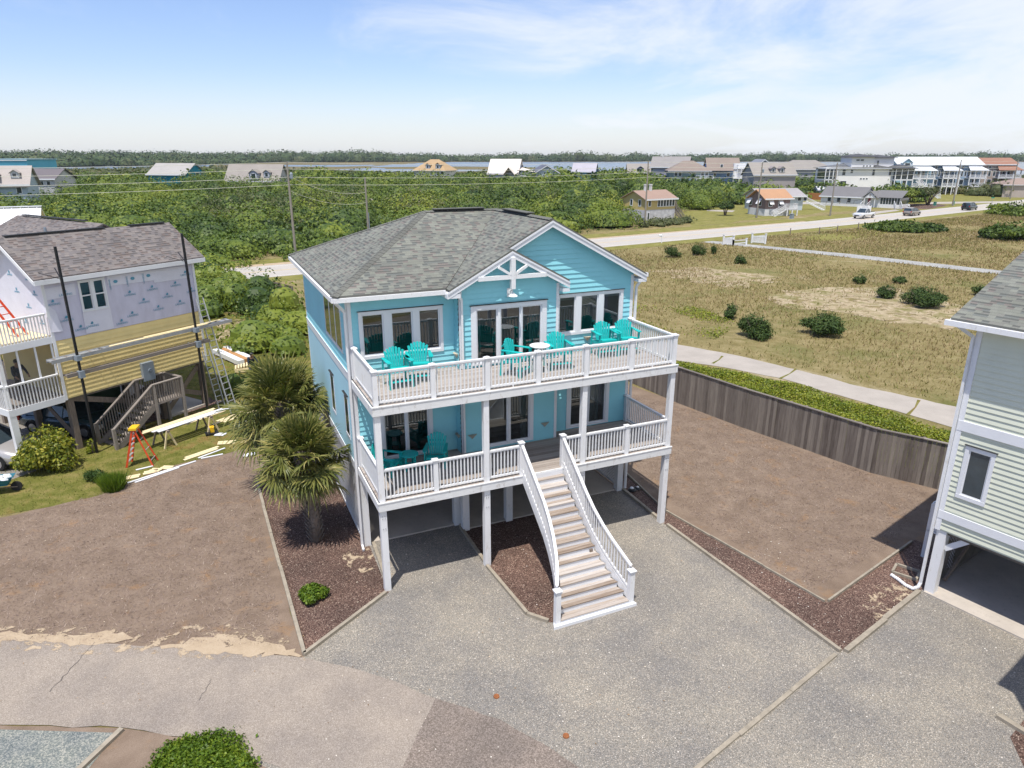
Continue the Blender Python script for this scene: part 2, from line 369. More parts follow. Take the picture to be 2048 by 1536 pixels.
def window(parent, F, u0, u1, z0, z1, panes, curtains=(), trim=0.13, sill=True, name='window', cap=True, trimmat='trim', sash=0.045, blind=None, mullion_z=None, glass='glass', rec=-0.02, th=0.055):
    """trim and sashes are the part, each pane (and curtain, cap) a sub-part; wall has an opening behind."""
    mb = MB(); T = trim
    mb.fbox(F, u0, u1, 0.0, th, z1-T, z1); 
    zb = z0+(T if sill else 0.06); mb.fbox(F, u0, u1, 0.0, th+0.003, z0, zb)
    edges = [u0]+[q for p in panes for q in p]+[u1]
    for i in range(0, len(edges), 2): mb.fbox(F, edges[i], edges[i+1], 0.001, th-0.002, zb, z1-T)
    for p0, p1 in panes:                           # sash set back inside the trim
        for (a, b, c, d) in ((p0, p0+sash, zb, z1-T), (p1-sash, p1, zb, z1-T)): mb.fbox(F, a, b, -0.05, 0.02, c, d)
        mb.fbox(F, p0+sash, p1-sash, -0.05, 0.02, zb, zb+sash); mb.fbox(F, p0+sash, p1-sash, -0.05, 0.02, z1-T-sash, z1-T)
        if mullion_z: mb.fbox(F, p0+sash, p1-sash, -0.04, 0.024, mullion_z-0.025, mullion_z+0.025)
    w = mb.build(name, M[trimmat], parent)
    for p0, p1 in panes:
        g = MB(); g.add([F(p0+0.01, rec, zb), F(p1-0.01, rec, zb), F(p1-0.01, rec, z1-T), F(p0+0.01, rec, z1-T)], [(0,1,2,3)]); g.build('pane', M[glass], w)
        if blind: b = MB(); b.fbox(F, p0+0.02, p1-0.02, -0.09, -0.07, z1-T-blind, z1-T); b.build('blind', M['curtain'], w)
    for c0, c1 in curtains: wavy(F, c0, c1, zb, z1-T, -0.16).build('curtain', M['curtain'], w)
    if cap: c = MB(); c.fbox(F, u0-0.03, u1+0.03, 0.0, 0.085, z1+0.002, z1+0.022); c.build('drip_cap', M['vent'], w)
    return w
def room(parent, x0, x1, y0, y1, z0, z1, mat='inside'):
    mb = MB(); v = [(x0,y0,z0),(x1,y0,z0),(x1,y1,z0),(x0,y1,z0),(x0,y0,z1),(x1,y0,z1),(x1,y1,z1),(x0,y1,z1)]
    mb.add(v, [(0,1,2,3),(4,7,6,5),(1,5,6,2),(2,6,7,3),(3,7,4,0)]); return mb.build('interior', M[mat], parent)
def railpath(mb, pts, h=0.95, bot=0.09, sp=0.112, w=0.036, top=(0.085, 0.05), ends=True):
    pts = [Vector(p) for p in pts]; up = Vector((0,0,1)); L = [0]
    for a, b in zip(pts[:-1], pts[1:]): L.append(L[-1]+(Vector((b.x-a.x, b.y-a.y, 0))).length)
    def at(s):
        for i in range(len(pts)-1):
            if s <= L[i+1]+1e-9: return pts[i].lerp(pts[i+1], (s-L[i])/max(1e-9, L[i+1]-L[i]))
        return pts[-1]
    for a, b in zip(pts[:-1], pts[1:]):
        mb.beam(a+up*h, b+up*h, top[0], top[1]); mb.beam(a+up*(h-0.04), b+up*(h-0.04), top[0]*0.55, 0.035); mb.beam(a+up*bot, b+up*bot, 0.045, 0.06)
    n = max(1, int(round(L[-1]/sp))); 
    for i in range(n):
        p = at(L[-1]*(i+0.5)/n); x, y = p.x, p.y; mb.box(x-w/2, x+w/2, y-w/2, y+w/2, p.z+bot, p.z+h-0.03)
def newel(parent, x, y, z0, h, w=0.135, name='rail_post', capw=0.19):
    mb = MB(); r = w/2; mb.box(x-r, x+r, y-r, y+r, z0, z0+h)
    c = capw/2; z = z0+h; mb.box(x-c*0.86, x+c*0.86, y-c*0.86, y+c*0.86, z-0.05, z-0.02)
    mb.box(x-c, x+c, y-c, y+c, z+0.001, z+0.03)
    mb.add([(x-c,y-c,z+.03),(x+c,y-c,z+.03),(x+c,y+c,z+.03),(x-c,y+c,z+.03),(x,y,z+.075)], [(0,1,4),(1,2,4),(2,3,4),(3,0,4)])
    return mb.build(name, M['white'], parent)
def lattice(F, u0, u1, z0, z1, sp=0.125, w=0.036):
    mb = MB(); H = z1-z0; L = u1-u0; n = int((L+H)/sp)
    for k in range(n+1):
        for sgn, o0, o1 in ((1, 0.0, 0.009), (-1, 0.010, 0.019)):
            s = -H + k*sp if sgn > 0 else k*sp
            a, b = (s, 0.0), (s+sgn*H, H)
            # clip to 0..L
            def clip(p, q):
                (x0, y0), (x1, y1) = p, q
                t0, t1 = 0.0, 1.0
                for e, f in ((-(x1-x0), x0), (x1-x0, L-x0)):
                    if abs(e) < 1e-9: continue
                    r = f/e
                    if e < 0: t0 = max(t0, r)
                    else: t1 = min(t1, r)
                return None if t0 >= t1 else ((x0+t0*(x1-x0), y0+t0*(y1-y0)), (x0+t1*(x1-x0), y0+t1*(y1-y0)))
            c = clip(a, b)
            if not c or abs(c[0][0]-c[1][0]) < 0.05: continue
            (x0, y0), (x1, y1) = c; h = w*0.7
            v = []
            for o in (o0, o1): v += [F(u0+x0-h, o, z0+y0), F(u0+x0+h, o, z0+y0), F(u0+x1+h, o, z0+y1), F(u0+x1-h, o, z0+y1)]
            mb.add(v, [(4,5,6,7),(3,2,1,0),(0,1,5,4),(1,2,6,5),(2,3,7,6),(3,0,4,7)])
    mb.fbox(F, u0, u1, -0.01, 0.03, z0-0.09, z0); mb.fbox(F, u0, u1, -0.01, 0.03, z1, z1+0.09)
    return mb

M['sideglass'] = paint('dark_side_glass', (0.035, 0.05, 0.06), 0.06, 0.2, spec=0.9)
# ================================================================ THE AQUA BEACH HOUSE
YAW = R(24.034)
H1 = thing('beach_house', 'aqua two-storey beach house on tall white posts with two front decks', 'house', (-3.764, 17.571, 0), YAW)
def HL(a, b, z=0.0): return Vector((-3.764 + a*math.cos(YAW) - b*math.sin(YAW), 17.571 + a*math.sin(YAW) + b*math.cos(YAW), z))
BF = 2.75; BB = 2.35; WR = 10.0; BK = 11.7; Z1 = 2.95; Z2 = 5.85
FF = frame((0, BF, 0), (1,0,0), (0,-1,0)); FB = frame((0, BB, 0), (1,0,0), (0,-1,0))
FS = frame((0, 0, 0), (0,1,0), (-1,0,0)); FR = frame((WR, 0, 0), (0,1,0), (1,0,0)); FK = frame((0, BK, 0), (1,0,0), (0,1,0))
# window and door openings (u0,u1,z0,z1)
UL = (0.31, 2.95, 6.42, 7.90); UR = (6.97, 9.60, 6.46, 7.90); UC = (3.74, 6.40, 5.92, 7.86)
LLd = (0.76, 2.50, 3.0, 5.1); LC = (4.1, 5.95, 3.0, 5.1); LR = (7.45, 9.2, 3.0, 5.1)
SW = (3.75, 6.8, 6.38, 7.9); S1 = (3.6, 4.25, 3.5, 5.0); S2 = (6.1, 6.78, 3.5, 5.0)
inn = lambda r, d=0.06: (r[0]+d, r[1]-d, r[2]+d, r[3]-d)
gx = lambda z: ((0.0, WR) if z <= 8.40 else (6.63-(10.32-z)/0.53, min(WR, 6.63+(10.32-z)/0.53)))
mb = MB()
siding(mb, FF, 0, WR, Z2, 10.30, holes=[inn(UL), inn(UR), (3.40, 6.80, Z2, 8.2)], xlim=gx)
siding(mb, FF, 0, WR, 2.72, 5.56, holes=[inn(LLd), inn(LR), (3.40, 6.80, 2.7, 5.58)])
mb.build('front_wall', M['blue'], H1)
mb = MB()
siding(mb, FB, 3.35, 6.85, Z2, 9.42, holes=[inn(UC)], xlim=lambda z: (3.35, 6.85) if z < 8.34 else (max(3.35, 5.06-(9.40-z)/0.53), min(6.85, 5.06+(9.40-z)/0.53)))
siding(mb, FB, 3.35, 6.85, 2.72, 5.56, holes=[inn(LC)])
for x, s in ((3.35, -1), (6.85, 1)):
    Fc = frame((x, 0, 0), (0,1,0), (s,0,0)); siding(mb, Fc, BB, BF, Z2, 8.38 if s < 0 else 8.2); siding(mb, Fc, BB, BF, 2.72, 5.56)
mb.build('bay_wall', M['blue'], H1)
mb = MB(); siding(mb, FS, BF, BK, 5.92, 8.36, holes=[inn(SW)]); mb.build('side_wall', M['blue'], H1)
mb = MB(); siding(mb, FS, BF, BK, 2.9, 5.66, expo=0.13, holes=[inn(S1), inn(S2)]); mb.build('side_wall', M['bluelit'], H1, label='lower side wall painted paler as if sunlit')
mb = MB(); siding(mb, FR, BF, BK, 2.72, 8.36); mb.build('side_wall', M['blue'], H1)
mb = MB(); siding(mb, FK, 0, WR, 2.72, 8.40); mb.build('rear_wall', M['blue'], H1)
# dark sheathing behind the siding closes the volume
mb = MB(); mb.box(0.03, WR-0.03, BF+0.9, BK-0.03, 2.72, 5.6); mb.box(0.03, WR-0.03, BF+0.9, BK-0.03, 5.6, 8.3)
mb.build('core', M['inside'], H1)
for r in ((0.1, 3.3), (6.9, 9.95)): room(H1, r[0], r[1], BF-0.002, BF+0.88, 2.76, 5.5); room(H1, r[0], r[1], BF-0.002, BF+0.88, 5.9, 8.34)
room(H1, 3.4, 6.8, BB-0.002, BF+0.88, 2.76, 5.5); room(H1, 3.4, 6.8, BB-0.002, BF+0.88, 5.9, 8.34)
# belts and corner boards
mb = MB()
mb.fbox(FS, BF, BK, 0.0, 0.045, 5.66, 5.92); mb.fbox(FS, BF, BK, 0.0, 0.06, 5.92, 5.95)
mb.fbox(FS, BF, BK, 0.0, 0.045, 2.62, 2.9)
mb.fbox(FF, 3.42, 6.78, 0.0, 0.02, 2.6, 2.72); mb.fbox(FF, 0.1, 3.3, 0, 0.03, 2.58, 2.72); mb.fbox(FF, 6.9, 9.9, 0, 0.03, 2.58, 2.72)
mb.build_each('belt_board', M['trim'], H1)
mb = MB()
for (F, u, s) in ((FF, 0, 1), (FF, WR, -1), (FS, BF, 1), (FS, BK, -1), (FR, BF, 1), (FK, 0, 1), (FK, WR, -1)):
    for za, zb in ((2.60, 5.58), (5.86, 8.38)): mb.fbox(F, min(u, u+s*0.11), max(u, u+s*0.11), 0.0, 0.034, za, zb)
for u, s in ((3.35, 1), (6.85, -1)):
    for za, zb in ((2.72, 5.58), (5.86, 8.38)): mb.fbox(FB, min(u, u+s*0.10), max(u, u+s*0.10), 0.0, 0.034, za, zb)
mb.build_each('corner_board', M['trim'], H1)
# windows and doors
window(H1, FF, *UL, panes=[(0.405, 1.07), (1.30, 1.98), (2.17, 2.85)], blind=0.14, trim=0.095, sash=0.04)
window(H1, FF, *UR, panes=[(7.07, 7.71), (7.91, 8.60), (8.80, 9.50)], blind=0.14, trim=0.095, sash=0.04)
window(H1, FB, *UC, panes=[(3.92, 4.66), (4.74, 5.47), (5.50, 6.23)], curtains=[(3.93, 4.12), (5.86, 6.22)], name='sliding_door', sill=False)
window(H1, FF, *LLd, panes=[(0.88, 1.61), (1.65, 2.37)], curtains=[(0.9, 1.02)], name='sliding_door', sill=False)
window(H1, FB, *LC, panes=[(4.22, 5.01), (5.07, 5.82)], curtains=[(5.55, 5.79)], name='sliding_door', sill=False)
window(H1, FF, *LR, panes=[(7.60, 8.28), (8.36, 9.06)], curtains=[(8.36, 8.9)], name='sliding_door', sill=False)
for w_, p_ in ((SW, [(3.83, 4.72), (4.82, 5.72), (5.82, 6.72)]), (S1, [(3.66, 4.19)]), (S2, [(6.16, 6.72)])): window(H1, FS, *w_, panes=p_, rec=0.034, th=0.042, trim=0.09, sash=0.02, glass='sideglass')
# roof
ZR = 10.42; RL = (3.83, 7.1, ZR); RC = (6.63, 7.1, ZR); RF = (6.63, 2.43, ZR); ZE = 8.50
mb = MB()
mb.roof([(-0.43, 2.32, ZE), (2.97, 2.32, ZE), RC, RL])
mb.roof([(-0.43, 12.0, ZE), (-0.43, 2.32, ZE), RL])
mb.roof([(10.33, 12.0, 8.47), (-0.43, 12.0, ZE), RL, RC])
zs = lambda a: ZR-0.532*abs(a-6.63)
mb.roof([(6.63, 2.43, ZR), (6.63, 7.1, ZR), (2.97, 2.32, zs(2.97)), (2.97, 2.05, zs(2.97)), (5.06, 2.05, zs(5.06)), (5.06, 2.43, zs(5.06))])
mb.roof([(6.63, 7.1, ZR), (6.63, 2.43, ZR), (10.33, 2.43, zs(10.33)), (10.33, 12.0, zs(10.33))])
ZS = zs(5.06); mb.roof([(5.06, 2.05, ZS), (5.06, 2.78, ZS), (7.08, 2.78, ZS-0.532*2.02), (7.08, 2.05, ZS-0.532*2.02)])
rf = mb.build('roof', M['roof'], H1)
mb = MB()
for p, q in (((4.15, 7.1, ZR+0.03), (6.1, 7.1, ZR+0.03)), ((6.63, 6.2, ZR+0.03), (6.63, 4.1, ZR+0.03))):
    mb.m = 0; mb.beam(p, q, 0.27, 0.022); mb.m = 1; up_ = Vector((0,0,0.038)); mb.beam(Vector(p)+up_, Vector(q)+up_, 0.32, 0.022)
mb.build('ridge_vent', [M['vent'], M['roof']], rf)
mb = MB()                                         # hip and ridge cap shingles
for p, q in (((-0.43, 2.32, ZE), RL), (( -0.43, 12.0, ZE), RL), (RL, RC), (RC, (6.63, 2.43, ZR)), (RC, (10.33, 12.0, 8.47))):
    p = Vector(p); q = Vector(q); L = (q-p).length; n = int(L/0.2)
    for i in range(n):
        a = p.lerp(q, i/n); b = p.lerp(q, (i+1.15)/n if i < n-1 else 1.0); side = (q-p).cross(Vector((0,0,1))).normalized()*0.14
        a = a+Vector((0,0,0.028)); b = b+Vector((0,0,0.012)); dn = Vector((0,0,-0.05))
        mb.add([a, a-side+dn, a+side+dn, b, b-side+dn, b+side+dn], [(0,1,4,3),(0,3,5,2),(0,2,1)])
mb.build('hip_caps', M['roof'], rf)
mb = MB(); sof = 0.20                             # fascia, gutters, soffits, rakes
mb.beam((-0.43, 2.30, ZE-0.13), (2.93, 2.30, ZE-0.13), 0.10, 0.13); mb.beam((-0.45, 2.32, ZE-0.13), (-0.45, 12.0, ZE-0.13), 0.10, 0.13)
mb.beam((10.37, 2.46, 8.38), (10.37, 12.0, 8.38), 0.11, 0.13)
mb.build('gutter', M['white'], rf)
mb = MB()
mb.box(-0.42, 3.35, 2.34, 2.75, 8.33, 8.345); mb.box(-0.42, 0.0, 2.75, 12.0, 8.33, 8.345); mb.box(10.0, 10.31, 2.45, 12.0, 8.25, 8.265); mb.box(-0.42, 10.31, 11.7, 12.0, 8.30, 8.315)
def rake(a0, z0, a1, z1, b, bw):
    mb.prism([(a0, b, z0-0.075), (a1, b, z1-0.075), (a1, b, z1-0.26), (a0, b, z0-0.26)], (0, 0.035, 0))
    mb.prism([(a0, b+0.037, z0-0.09), (a1, b+0.037, z1-0.09), (a1, b+0.037, z1-0.105), (a0, b+0.037, z0-0.105)], (0, bw, 0))
    mb.prism([(a0, b-0.022, z0-0.062), (a1, b-0.022, z1-0.062), (a1, b-0.022, z1-0.12), (a0, b-0.022, z0-0.12)], (0, 0.021, 0))
rake(6.63, ZR, 10.34, zs(10.34), 2.43, 0.28); rake(6.63, ZR, 5.10, zs(5.10), 2.43, 0.28)
rake(5.06, ZS, 2.92, zs(2.92), 2.05, 0.26); rake(5.06, ZS, 7.10, ZS-0.532*2.04, 2.05, 0.26)
mb.box(2.90, 3.33, 2.06, 2.74, 8.20, 8.33); mb.box(6.86, 7.1, 2.055, 2.74, 8.12, 8.22); mb.box(10.02, 10.34, 2.44, 2.74, 8.15, 8.25)
mb.build('fascia', M['trim'], rf)
mb = MB(); b0 = 1.99                               # open truss in the small gable
mb.box(3.90, 6.22, b0+0.01, b0+0.10, 8.67, 8.80); mb.box(4.99, 5.13, b0-0.02, b0+0.13, 8.36, 9.34)
mb.beam((5.0, b0+0.055, 8.80), (4.58, b0+0.055, 9.06), 0.08, 0.09, up=(0,1,0)); mb.beam((5.12, b0+0.055, 8.80), (5.54, b0+0.055, 9.06), 0.08, 0.09, up=(0,1,0))
mb.build('gable_truss', M['white'], H1)
# lamp and sconces
mb = MB(); mb.box(4.98, 5.18, BB-0.05, BB-0.02, 8.06, 8.34); mb.tube([(5.08, BB-0.05, 8.24), (5.08, BB-0.2, 8.30), (5.08, BB-0.28, 8.2)], 0.018)
mb.lathe((5.08, BB-0.28, 8.12), [(0.15, 0), (0.13, 0.03), (0.05, 0.09), (0.03, 0.12)]); mb.build('barn_lamp', M['white'], H1)
def sconce(F, u, z):
    s = MB(); n = 7; vs = [F(u, 0.03, z-0.11)]
    for i in range(n):
        t = PI*i/(n-1); vs.append(F(u+0.16*math.cos(t), 0.03+0.11*math.sin(t), z+0.06))
    s.add(vs, [(0, i, i+1) for i in range(1, n)] + [(1, n, 0)] + [tuple(range(1, n+1))]); s.build('wall_sconce', M['sconce'], H1)
    s = MB(); s.fbox(F, u-0.17, u+0.17, 0.02, 0.03, z+0.07, z+0.10)
sconce(FF, 1.62, 6.28); sconce(FF, 8.21, 6.28); sconce(FB, 3.72, 3.5); sconce(FB, 6.40, 3.5)
FCk = frame((3.35, 0, 0), (0,1,0), (-1,0,0)); sconce(FCk, 2.55, 6.28); sconce(FCk, 2.55, 3.5)
# decks
for zd, nm in ((Z1, 0), (Z2, 1)):
    mb = MB(); y = 0.0
    while y < BF-0.02:
        x = 0.02; y1 = min(y+0.136, BF-0.01)
        hs = (3.0, 4.9, 3.6, 4.2)
        while x < WR-0.03:
            L = random.choice(hs); x1 = min(x+L, WR-0.02)
            if y1 > BB-0.04 and x < 6.9 and x1 > 3.3:      # stop the boards at the bay
                for s0, s1 in ((x, min(x1, 3.32)), (max(x, 6.88), x1)):
                    if s1-s0 > 0.05: mb.box(s0, s1, y+0.003, y1, zd-0.03, zd)
            else: mb.box(x, x1-0.004, y+0.003, y1, zd-0.03, zd)
            x = x1
        y += 0.142
    dk = mb.build('deck_boards', M['deck'], H1)
    mb = MB(); mb.box(0, WR+0.04, -0.04, 0.0, zd-0.27, zd-0.031); mb.box(-0.04, 0.0, -0.04, BF, zd-0.27, zd-0.031); mb.box(WR, WR+0.04, 0.001, BF, zd-0.27, zd-0.031)
    mb.box(-0.055, WR+0.055, -0.055, 0.0, zd-0.03, zd+0.002)
    mb.build('band_board', M['bandw'], H1)
    mb = MB()
    for i in range(25): x = 0.15+i*0.405; mb.box(x, x+0.04, 0.01, BF-0.42, zd-0.25, zd-0.032)
    mb.build('joists', M['oldwood'], H1)
PA = [0.10, 3.31, 6.62, 9.93]
for a in PA:
    mb = MB(); mb.box(a-0.095, a+0.095, 0.02, 0.21, 0.0, 2.678); mb.build('post', M['white'], H1)
    mb = MB()
    for dx in (-0.035, 0.035):
        for dz in (2.1, 2.42, 2.5): mb.lathe((a+dx, 0.0, dz), [(0.014, 0.0), (0.014, 0.02)], 6, (0, 1, 0))
    mb.build('bolts', M['alu'], H1)
    mb = MB(); mb.box(a-0.085, a+0.085, 0.02, 0.19, Z1, 5.578); mb.build('post', M['white'], H1)
UP = [0.10, 1.74, 3.38, 5.01, 6.65, 8.29, 9.93]
for a in UP: newel(H1, a, 0.09, Z2-0.26, 1.22)
for a in (1.72, 8.28): newel(H1, a, 0.09, Z1-0.10, 1.08)
for x in (0.10, 9.93):
    for zd in (Z1, Z2): newel(H1, x, BF-0.12, zd, 0.97)
for p, q in zip(UP[:-1], UP[1:]):
    mb = MB(); railpath(mb, [(p+0.07, 0.09, Z2), (q-0.07, 0.09, Z2)]); mb.box((p+q)/2-0.02, (p+q)/2+0.02, 0.07, 0.11, Z2, Z2+0.07); mb.build('railing', M['white'], H1)
for x in (0.10, 9.93):
    for zd in (Z1, Z2): mb = MB(); railpath(mb, [(x, 0.16, zd), (x, BF-0.19, zd)]); mb.build('railing', M['white'], H1)
for p, q in ((0.19, 1.65), (1.79, 3.22), (3.40, 4.42), (5.98, 6.53), (6.71, 8.21), (8.35, 9.84)):
    mb = MB(); railpath(mb, [(p, 0.09, Z1), (q, 0.09, Z1)]); mb.build('railing', M['white'], H1)
# ---- staircase, straight then flaring at the foot
ZT = [Z1-0.184*(i+1) for i in range(15)]; NB = [-0.21-0.2355*i for i in range(15)]
def interp(xs, ys, x): return float(np.interp(x, xs, ys))
LX = lambda b: interp([-3.6, -3.3, -3.0, -2.7, -2.3, -1.9, -1.5, 0.2], [3.86, 4.04, 4.19, 4.30, 4.41, 4.48, 4.52, 4.52], b)
RX = lambda b: interp([-3.6, -3.3, -3.0, -2.7, -2.3, -1.9, -1.5, 0.2], [6.34, 6.24, 6.14, 6.04, 5.94, 5.88, 5.86, 5.86], b)
st = thing('staircase', None, None); st.parent = H1; st['label'] = 'long white staircase with grey treads flaring at its foot'; del_c = None
mb = MB(); rs = MB()
for i, (z, b) in enumerate(zip(ZT, NB)):
    bk = b+0.262; zt = z
    for s0, s1 in ((0.0, 0.125), (0.131, 0.256)):
        y0 = b+s0; y1 = b+s1; mb.prism([(LX(y0)+0.02, y0, zt-0.035), (RX(y0)-0.02, y0, zt-0.035), (RX(y1)-0.02, y1, zt-0.035), (LX(y1)+0.02, y1, zt-0.035)], (0, 0, 0.035))
    y = b+0.02; rs.prism([(LX(y)+0.02, y, zt-0.036), (RX(y)-0.02, y, zt-0.036), (RX(y)-0.02, y, zt-0.184), (LX(y)+0.02, y, zt-0.184)], (0, 0.018, 0))
rs.box(4.54, 5.84, 0.0-0.063, -0.056, Z1-0.22, Z1-0.03)
mb.build('tread', M['tread'], st); rs.build('riser', M['trim'], st)
def path3(X, dz):                                   # stair slope line sampled along b
    pts = []; n = 16
    for k in range(n+1):
        b = 0.02-3.42*k/n; z = Z1-0.184*((-b)/0.2355)*1.0; pts.append(Vector((X(b), b, max(z, 0.0)+dz)))
    return pts
for X, s in ((LX, -1), (RX, 1)):
    sg = MB(); P = path3(X, 0.0)
    for a, b in zip(P[:-1], P[1:]):
        o = Vector((s*0.02, 0, 0)); sg.prism([a+o+Vector((0,0,0.10)), b+o+Vector((0,0,0.10)), b+o+Vector((0,0,-0.20 if b.z > 0.2 else -b.z)), a+o+Vector((0,0,-0.20 if a.z > 0.2 else -a.z))], (s*0.04, 0, 0))
    sg.build('stringer', M['white'], st)
    rl = MB(); Q = [p+Vector((s*0.04, 0, 0.10)) for p in path3(X, 0.0)]; Q[-1].z = max(Q[-1].z, 0.24); railpath(rl, Q[:-1]+[Q[-1]], h=0.86, bot=0.08, sp=0.112); rl.build('handrail', M['white'], st)
    newel(st, X(0.05)+s*0.05, 0.09, Z1-0.27, 1.32, name='newel'); newel(st, X(-3.42)+s*0.03, -3.45, 0.0, 1.12, w=0.15, name='newel', capw=0.215)
mb = MB(); mb.prism([(LX(-3.55)-0.12, -3.60, 0.0), (RX(-3.55)+0.12, -3.60, 0.0), (RX(-3.4)+0.12, -3.40, 0.0), (LX(-3.4)-0.12, -3.40, 0.0)], (0, 0, 0.10)); mb.build('base_step', M['trim'], st)
mb = MB(); mb.box(4.58, 4.68, -2.12, -2.02, 0, 1.2); mb.box(5.72, 5.82, -2.12, -2.02, 0, 1.2); mb.build('stair_post', M['pile'], st)
# ---- under the house
for (x, y, zt) in ((0.10, 2.86, 2.6), (3.30, 2.92, 2.6), (3.44, 2.44, 2.6), (5.06, 2.44, 2.6), (6.76, 2.44, 2.6), (6.92, 2.92, 2.6), (9.90, 2.86, 2.6)):
    mb = MB(); mb.box(x-0.12, x+0.12, y-0.12, y+0.12, 0, zt); mb.build('pier', M['white'], H1)
for y in (5.6, 8.6, 11.5):
    for x in (0.15, 3.3, 6.8, 9.85): mb = MB(); mb.box(x-0.12, x+0.12, y-0.12, y+0.12, 0, 2.6); mb.build('pier', M['pile'], H1)
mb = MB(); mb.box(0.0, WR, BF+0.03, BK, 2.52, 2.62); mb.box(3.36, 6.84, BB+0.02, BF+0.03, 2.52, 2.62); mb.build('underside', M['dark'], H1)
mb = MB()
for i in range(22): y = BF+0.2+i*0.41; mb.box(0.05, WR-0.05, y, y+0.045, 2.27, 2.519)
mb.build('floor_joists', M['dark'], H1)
mb = MB(); mb.box(0.12, 9.88, 2.85, 11.6, -0.05, 0.06); mb.box(3.34, 6.86, 2.40, 2.849, -0.05, 0.058); mb.build('slab', M['conc'], H1)
lattice(frame((0.03,0,0), (0,1,0), (-1,0,0)), 3.0, 11.6, 0.16, 2.5).build('lattice_panel', M['white'], H1)
lattice(frame((9.97,0,0), (0,1,0), (1,0,0)), 3.0, 11.6, 0.16, 2.5).build('lattice_panel', M['white'], H1)
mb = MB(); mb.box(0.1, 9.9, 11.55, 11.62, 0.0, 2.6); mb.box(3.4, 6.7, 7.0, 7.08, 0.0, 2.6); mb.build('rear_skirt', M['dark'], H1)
def downspout(par, pts, mat='white'):
    mb = MB(); P = [Vector(p) for p in pts]
    for a, b in zip(P[:-1], P[1:]): mb.beam(a, b, 0.065, 0.085)
    mb.build('downspout', M[mat], par)
downspout(H1, [(-0.40, 2.55, 8.32), (-0.09, 2.70, 7.95), (-0.09, 2.70, 0.12), (-0.10, 2.45, 0.06)])
downspout(H1, [(3.22, 2.24, 8.35), (3.42, 2.26, 8.1), (3.42, 2.26, 5.87)]); downspout(H1, [(3.42, 2.26, 5.56), (3.42, 2.26, 2.98)])
downspout(H1, [(10.33, 2.62, 8.3), (10.10, 2.68, 7.95), (10.10, 2.68, 0.12)])
# oval sign hung inside the lower side rail
sg = thing('surfboard_sign', 'blue oval sign with white lettering hung on the lower side railing', 'sign', HL(0.165, 1.15, 3.42), YAW)
mb = MB(); n = 28; e = [(0, 0.72*math.cos(2*PI*i/n), 0.34*math.sin(2*PI*i/n)) for i in range(n)]; mb.prism([(-0.012, y, z) for _, y, z in e], (0.024, 0, 0)); mb.build('board', paint('sign_blue', (0.01, 0.19, 0.36), 0.4, 0.2, 3.0), sg)
mb = MB(); 
for i in range(9): 
    y = 0.36-i*0.085; mb.tube([(-0.02, y, -0.05), (-0.02, y-0.03, 0.06+0.02*(i%3)), (-0.02, y-0.055, -0.03), (-0.02, y-0.08, 0.03)], 0.012, 5)
mb.build('lettering', M['white'], sg)

# ---------------------------------------------------------------- deck furniture
def adirondack(name, label, seat, group, loc, rz):
    """Fan-backed plastic chair facing local -y; seat is the seat height (0.60 = balcony height)."""
    t = thing(name, label, 'chair', loc, rz, group); T = M['teal']; k = 0.27 if seat < 0.5 else 0.30
    m = MB(); n = 6
    for i in range(n): y = -0.27+i*0.093; z = seat-0.018*i*(1.6 if seat < 0.5 else 1.0); m.box(-k, k, y, y+0.083, z-0.022, z)
    m.box(-k, k, -0.30, -0.272, seat-0.09, seat-0.004); m.build('seat', T, t)
    m = MB(); n = 7; tilt = 0.36 if seat < 0.5 else 0.27; bz = seat-0.10; H = 0.66 if seat < 0.5 else 0.60
    for i in range(n):
        c = (i-3)/3; x0 = c*0.20; x1 = c*0.275; h = H-0.10*c*c; y0 = 0.22; y1 = y0+h*tilt; w0 = 0.056; w1 = 0.076
        a = [(x0-w0/2, y0-0.02*abs(c), bz), (x0+w0/2, y0-0.02*abs(c), bz), (x1+w1/2, y1-0.05*abs(c), bz+h), (x1, y1-0.05*abs(c), bz+h+0.018), (x1-w1/2, y1-0.05*abs(c), bz+h)]
        m.prism(a, (0, 0.022, 0))
    m.build('backrest', T, t)
    m = MB(); zz = seat+0.20
    m.beam((-0.30, 0.35, zz-0.02), (0.30, 0.35, zz-0.02), 0.03, 0.08); m.beam((-0.24, 0.42, seat+0.30), (0.24, 0.42, seat+0.30), 0.025, 0.06); m.build('back_brace', T, t)
    for s in (-1, 1):
        m = MB(); x = s*(k+0.045); pts = [(x-0.035, 0.38), (x+0.035, 0.38), (x+0.07, -0.22), (x+0.055, -0.36), (x-0.055, -0.36), (x-0.07, -0.22)]
        m.prism([(p[0], p[1], zz) for p in pts], (0, 0, 0.024)); m.build('armrest', T, t)
        m = MB(); m.box(x-0.018, x+0.018, -0.32, -0.23, 0, zz-0.002); m.build('leg', T, t)
        m = MB(); m.prism([(x-0.016, 0.34, 0), (x+0.016, 0.34, 0), (x+0.016, 0.43, 0), (x-0.016, 0.43, 0)], (0, -0.06, zz-0.004)); m.build('leg', T, t)
        m = MB(); m.beam((x, -0.25, seat-0.06), (x, 0.36, seat-0.16), 0.025, 0.09); m.build('side_rail', T, t)
    if seat > 0.5:
        m = MB(); m.box(-0.32, 0.32, -0.31, -0.24, 0.20, 0.225); m.box(-0.32, 0.32, -0.20, -0.14, 0.20, 0.225); m.build('footrest', T, t)
    return t
gU = 'balcony-height teal chairs on the upper deck'
adirondack('balcony_chair', 'tall teal chair nearest the left end of the upper deck', 0.60, gU, HL(1.13, 1.52, Z2), YAW+R(4))
adirondack('balcony_chair', 'tall teal chair second from the left on the upper deck', 0.60, gU, HL(1.86, 1.80, Z2), YAW-R(12))
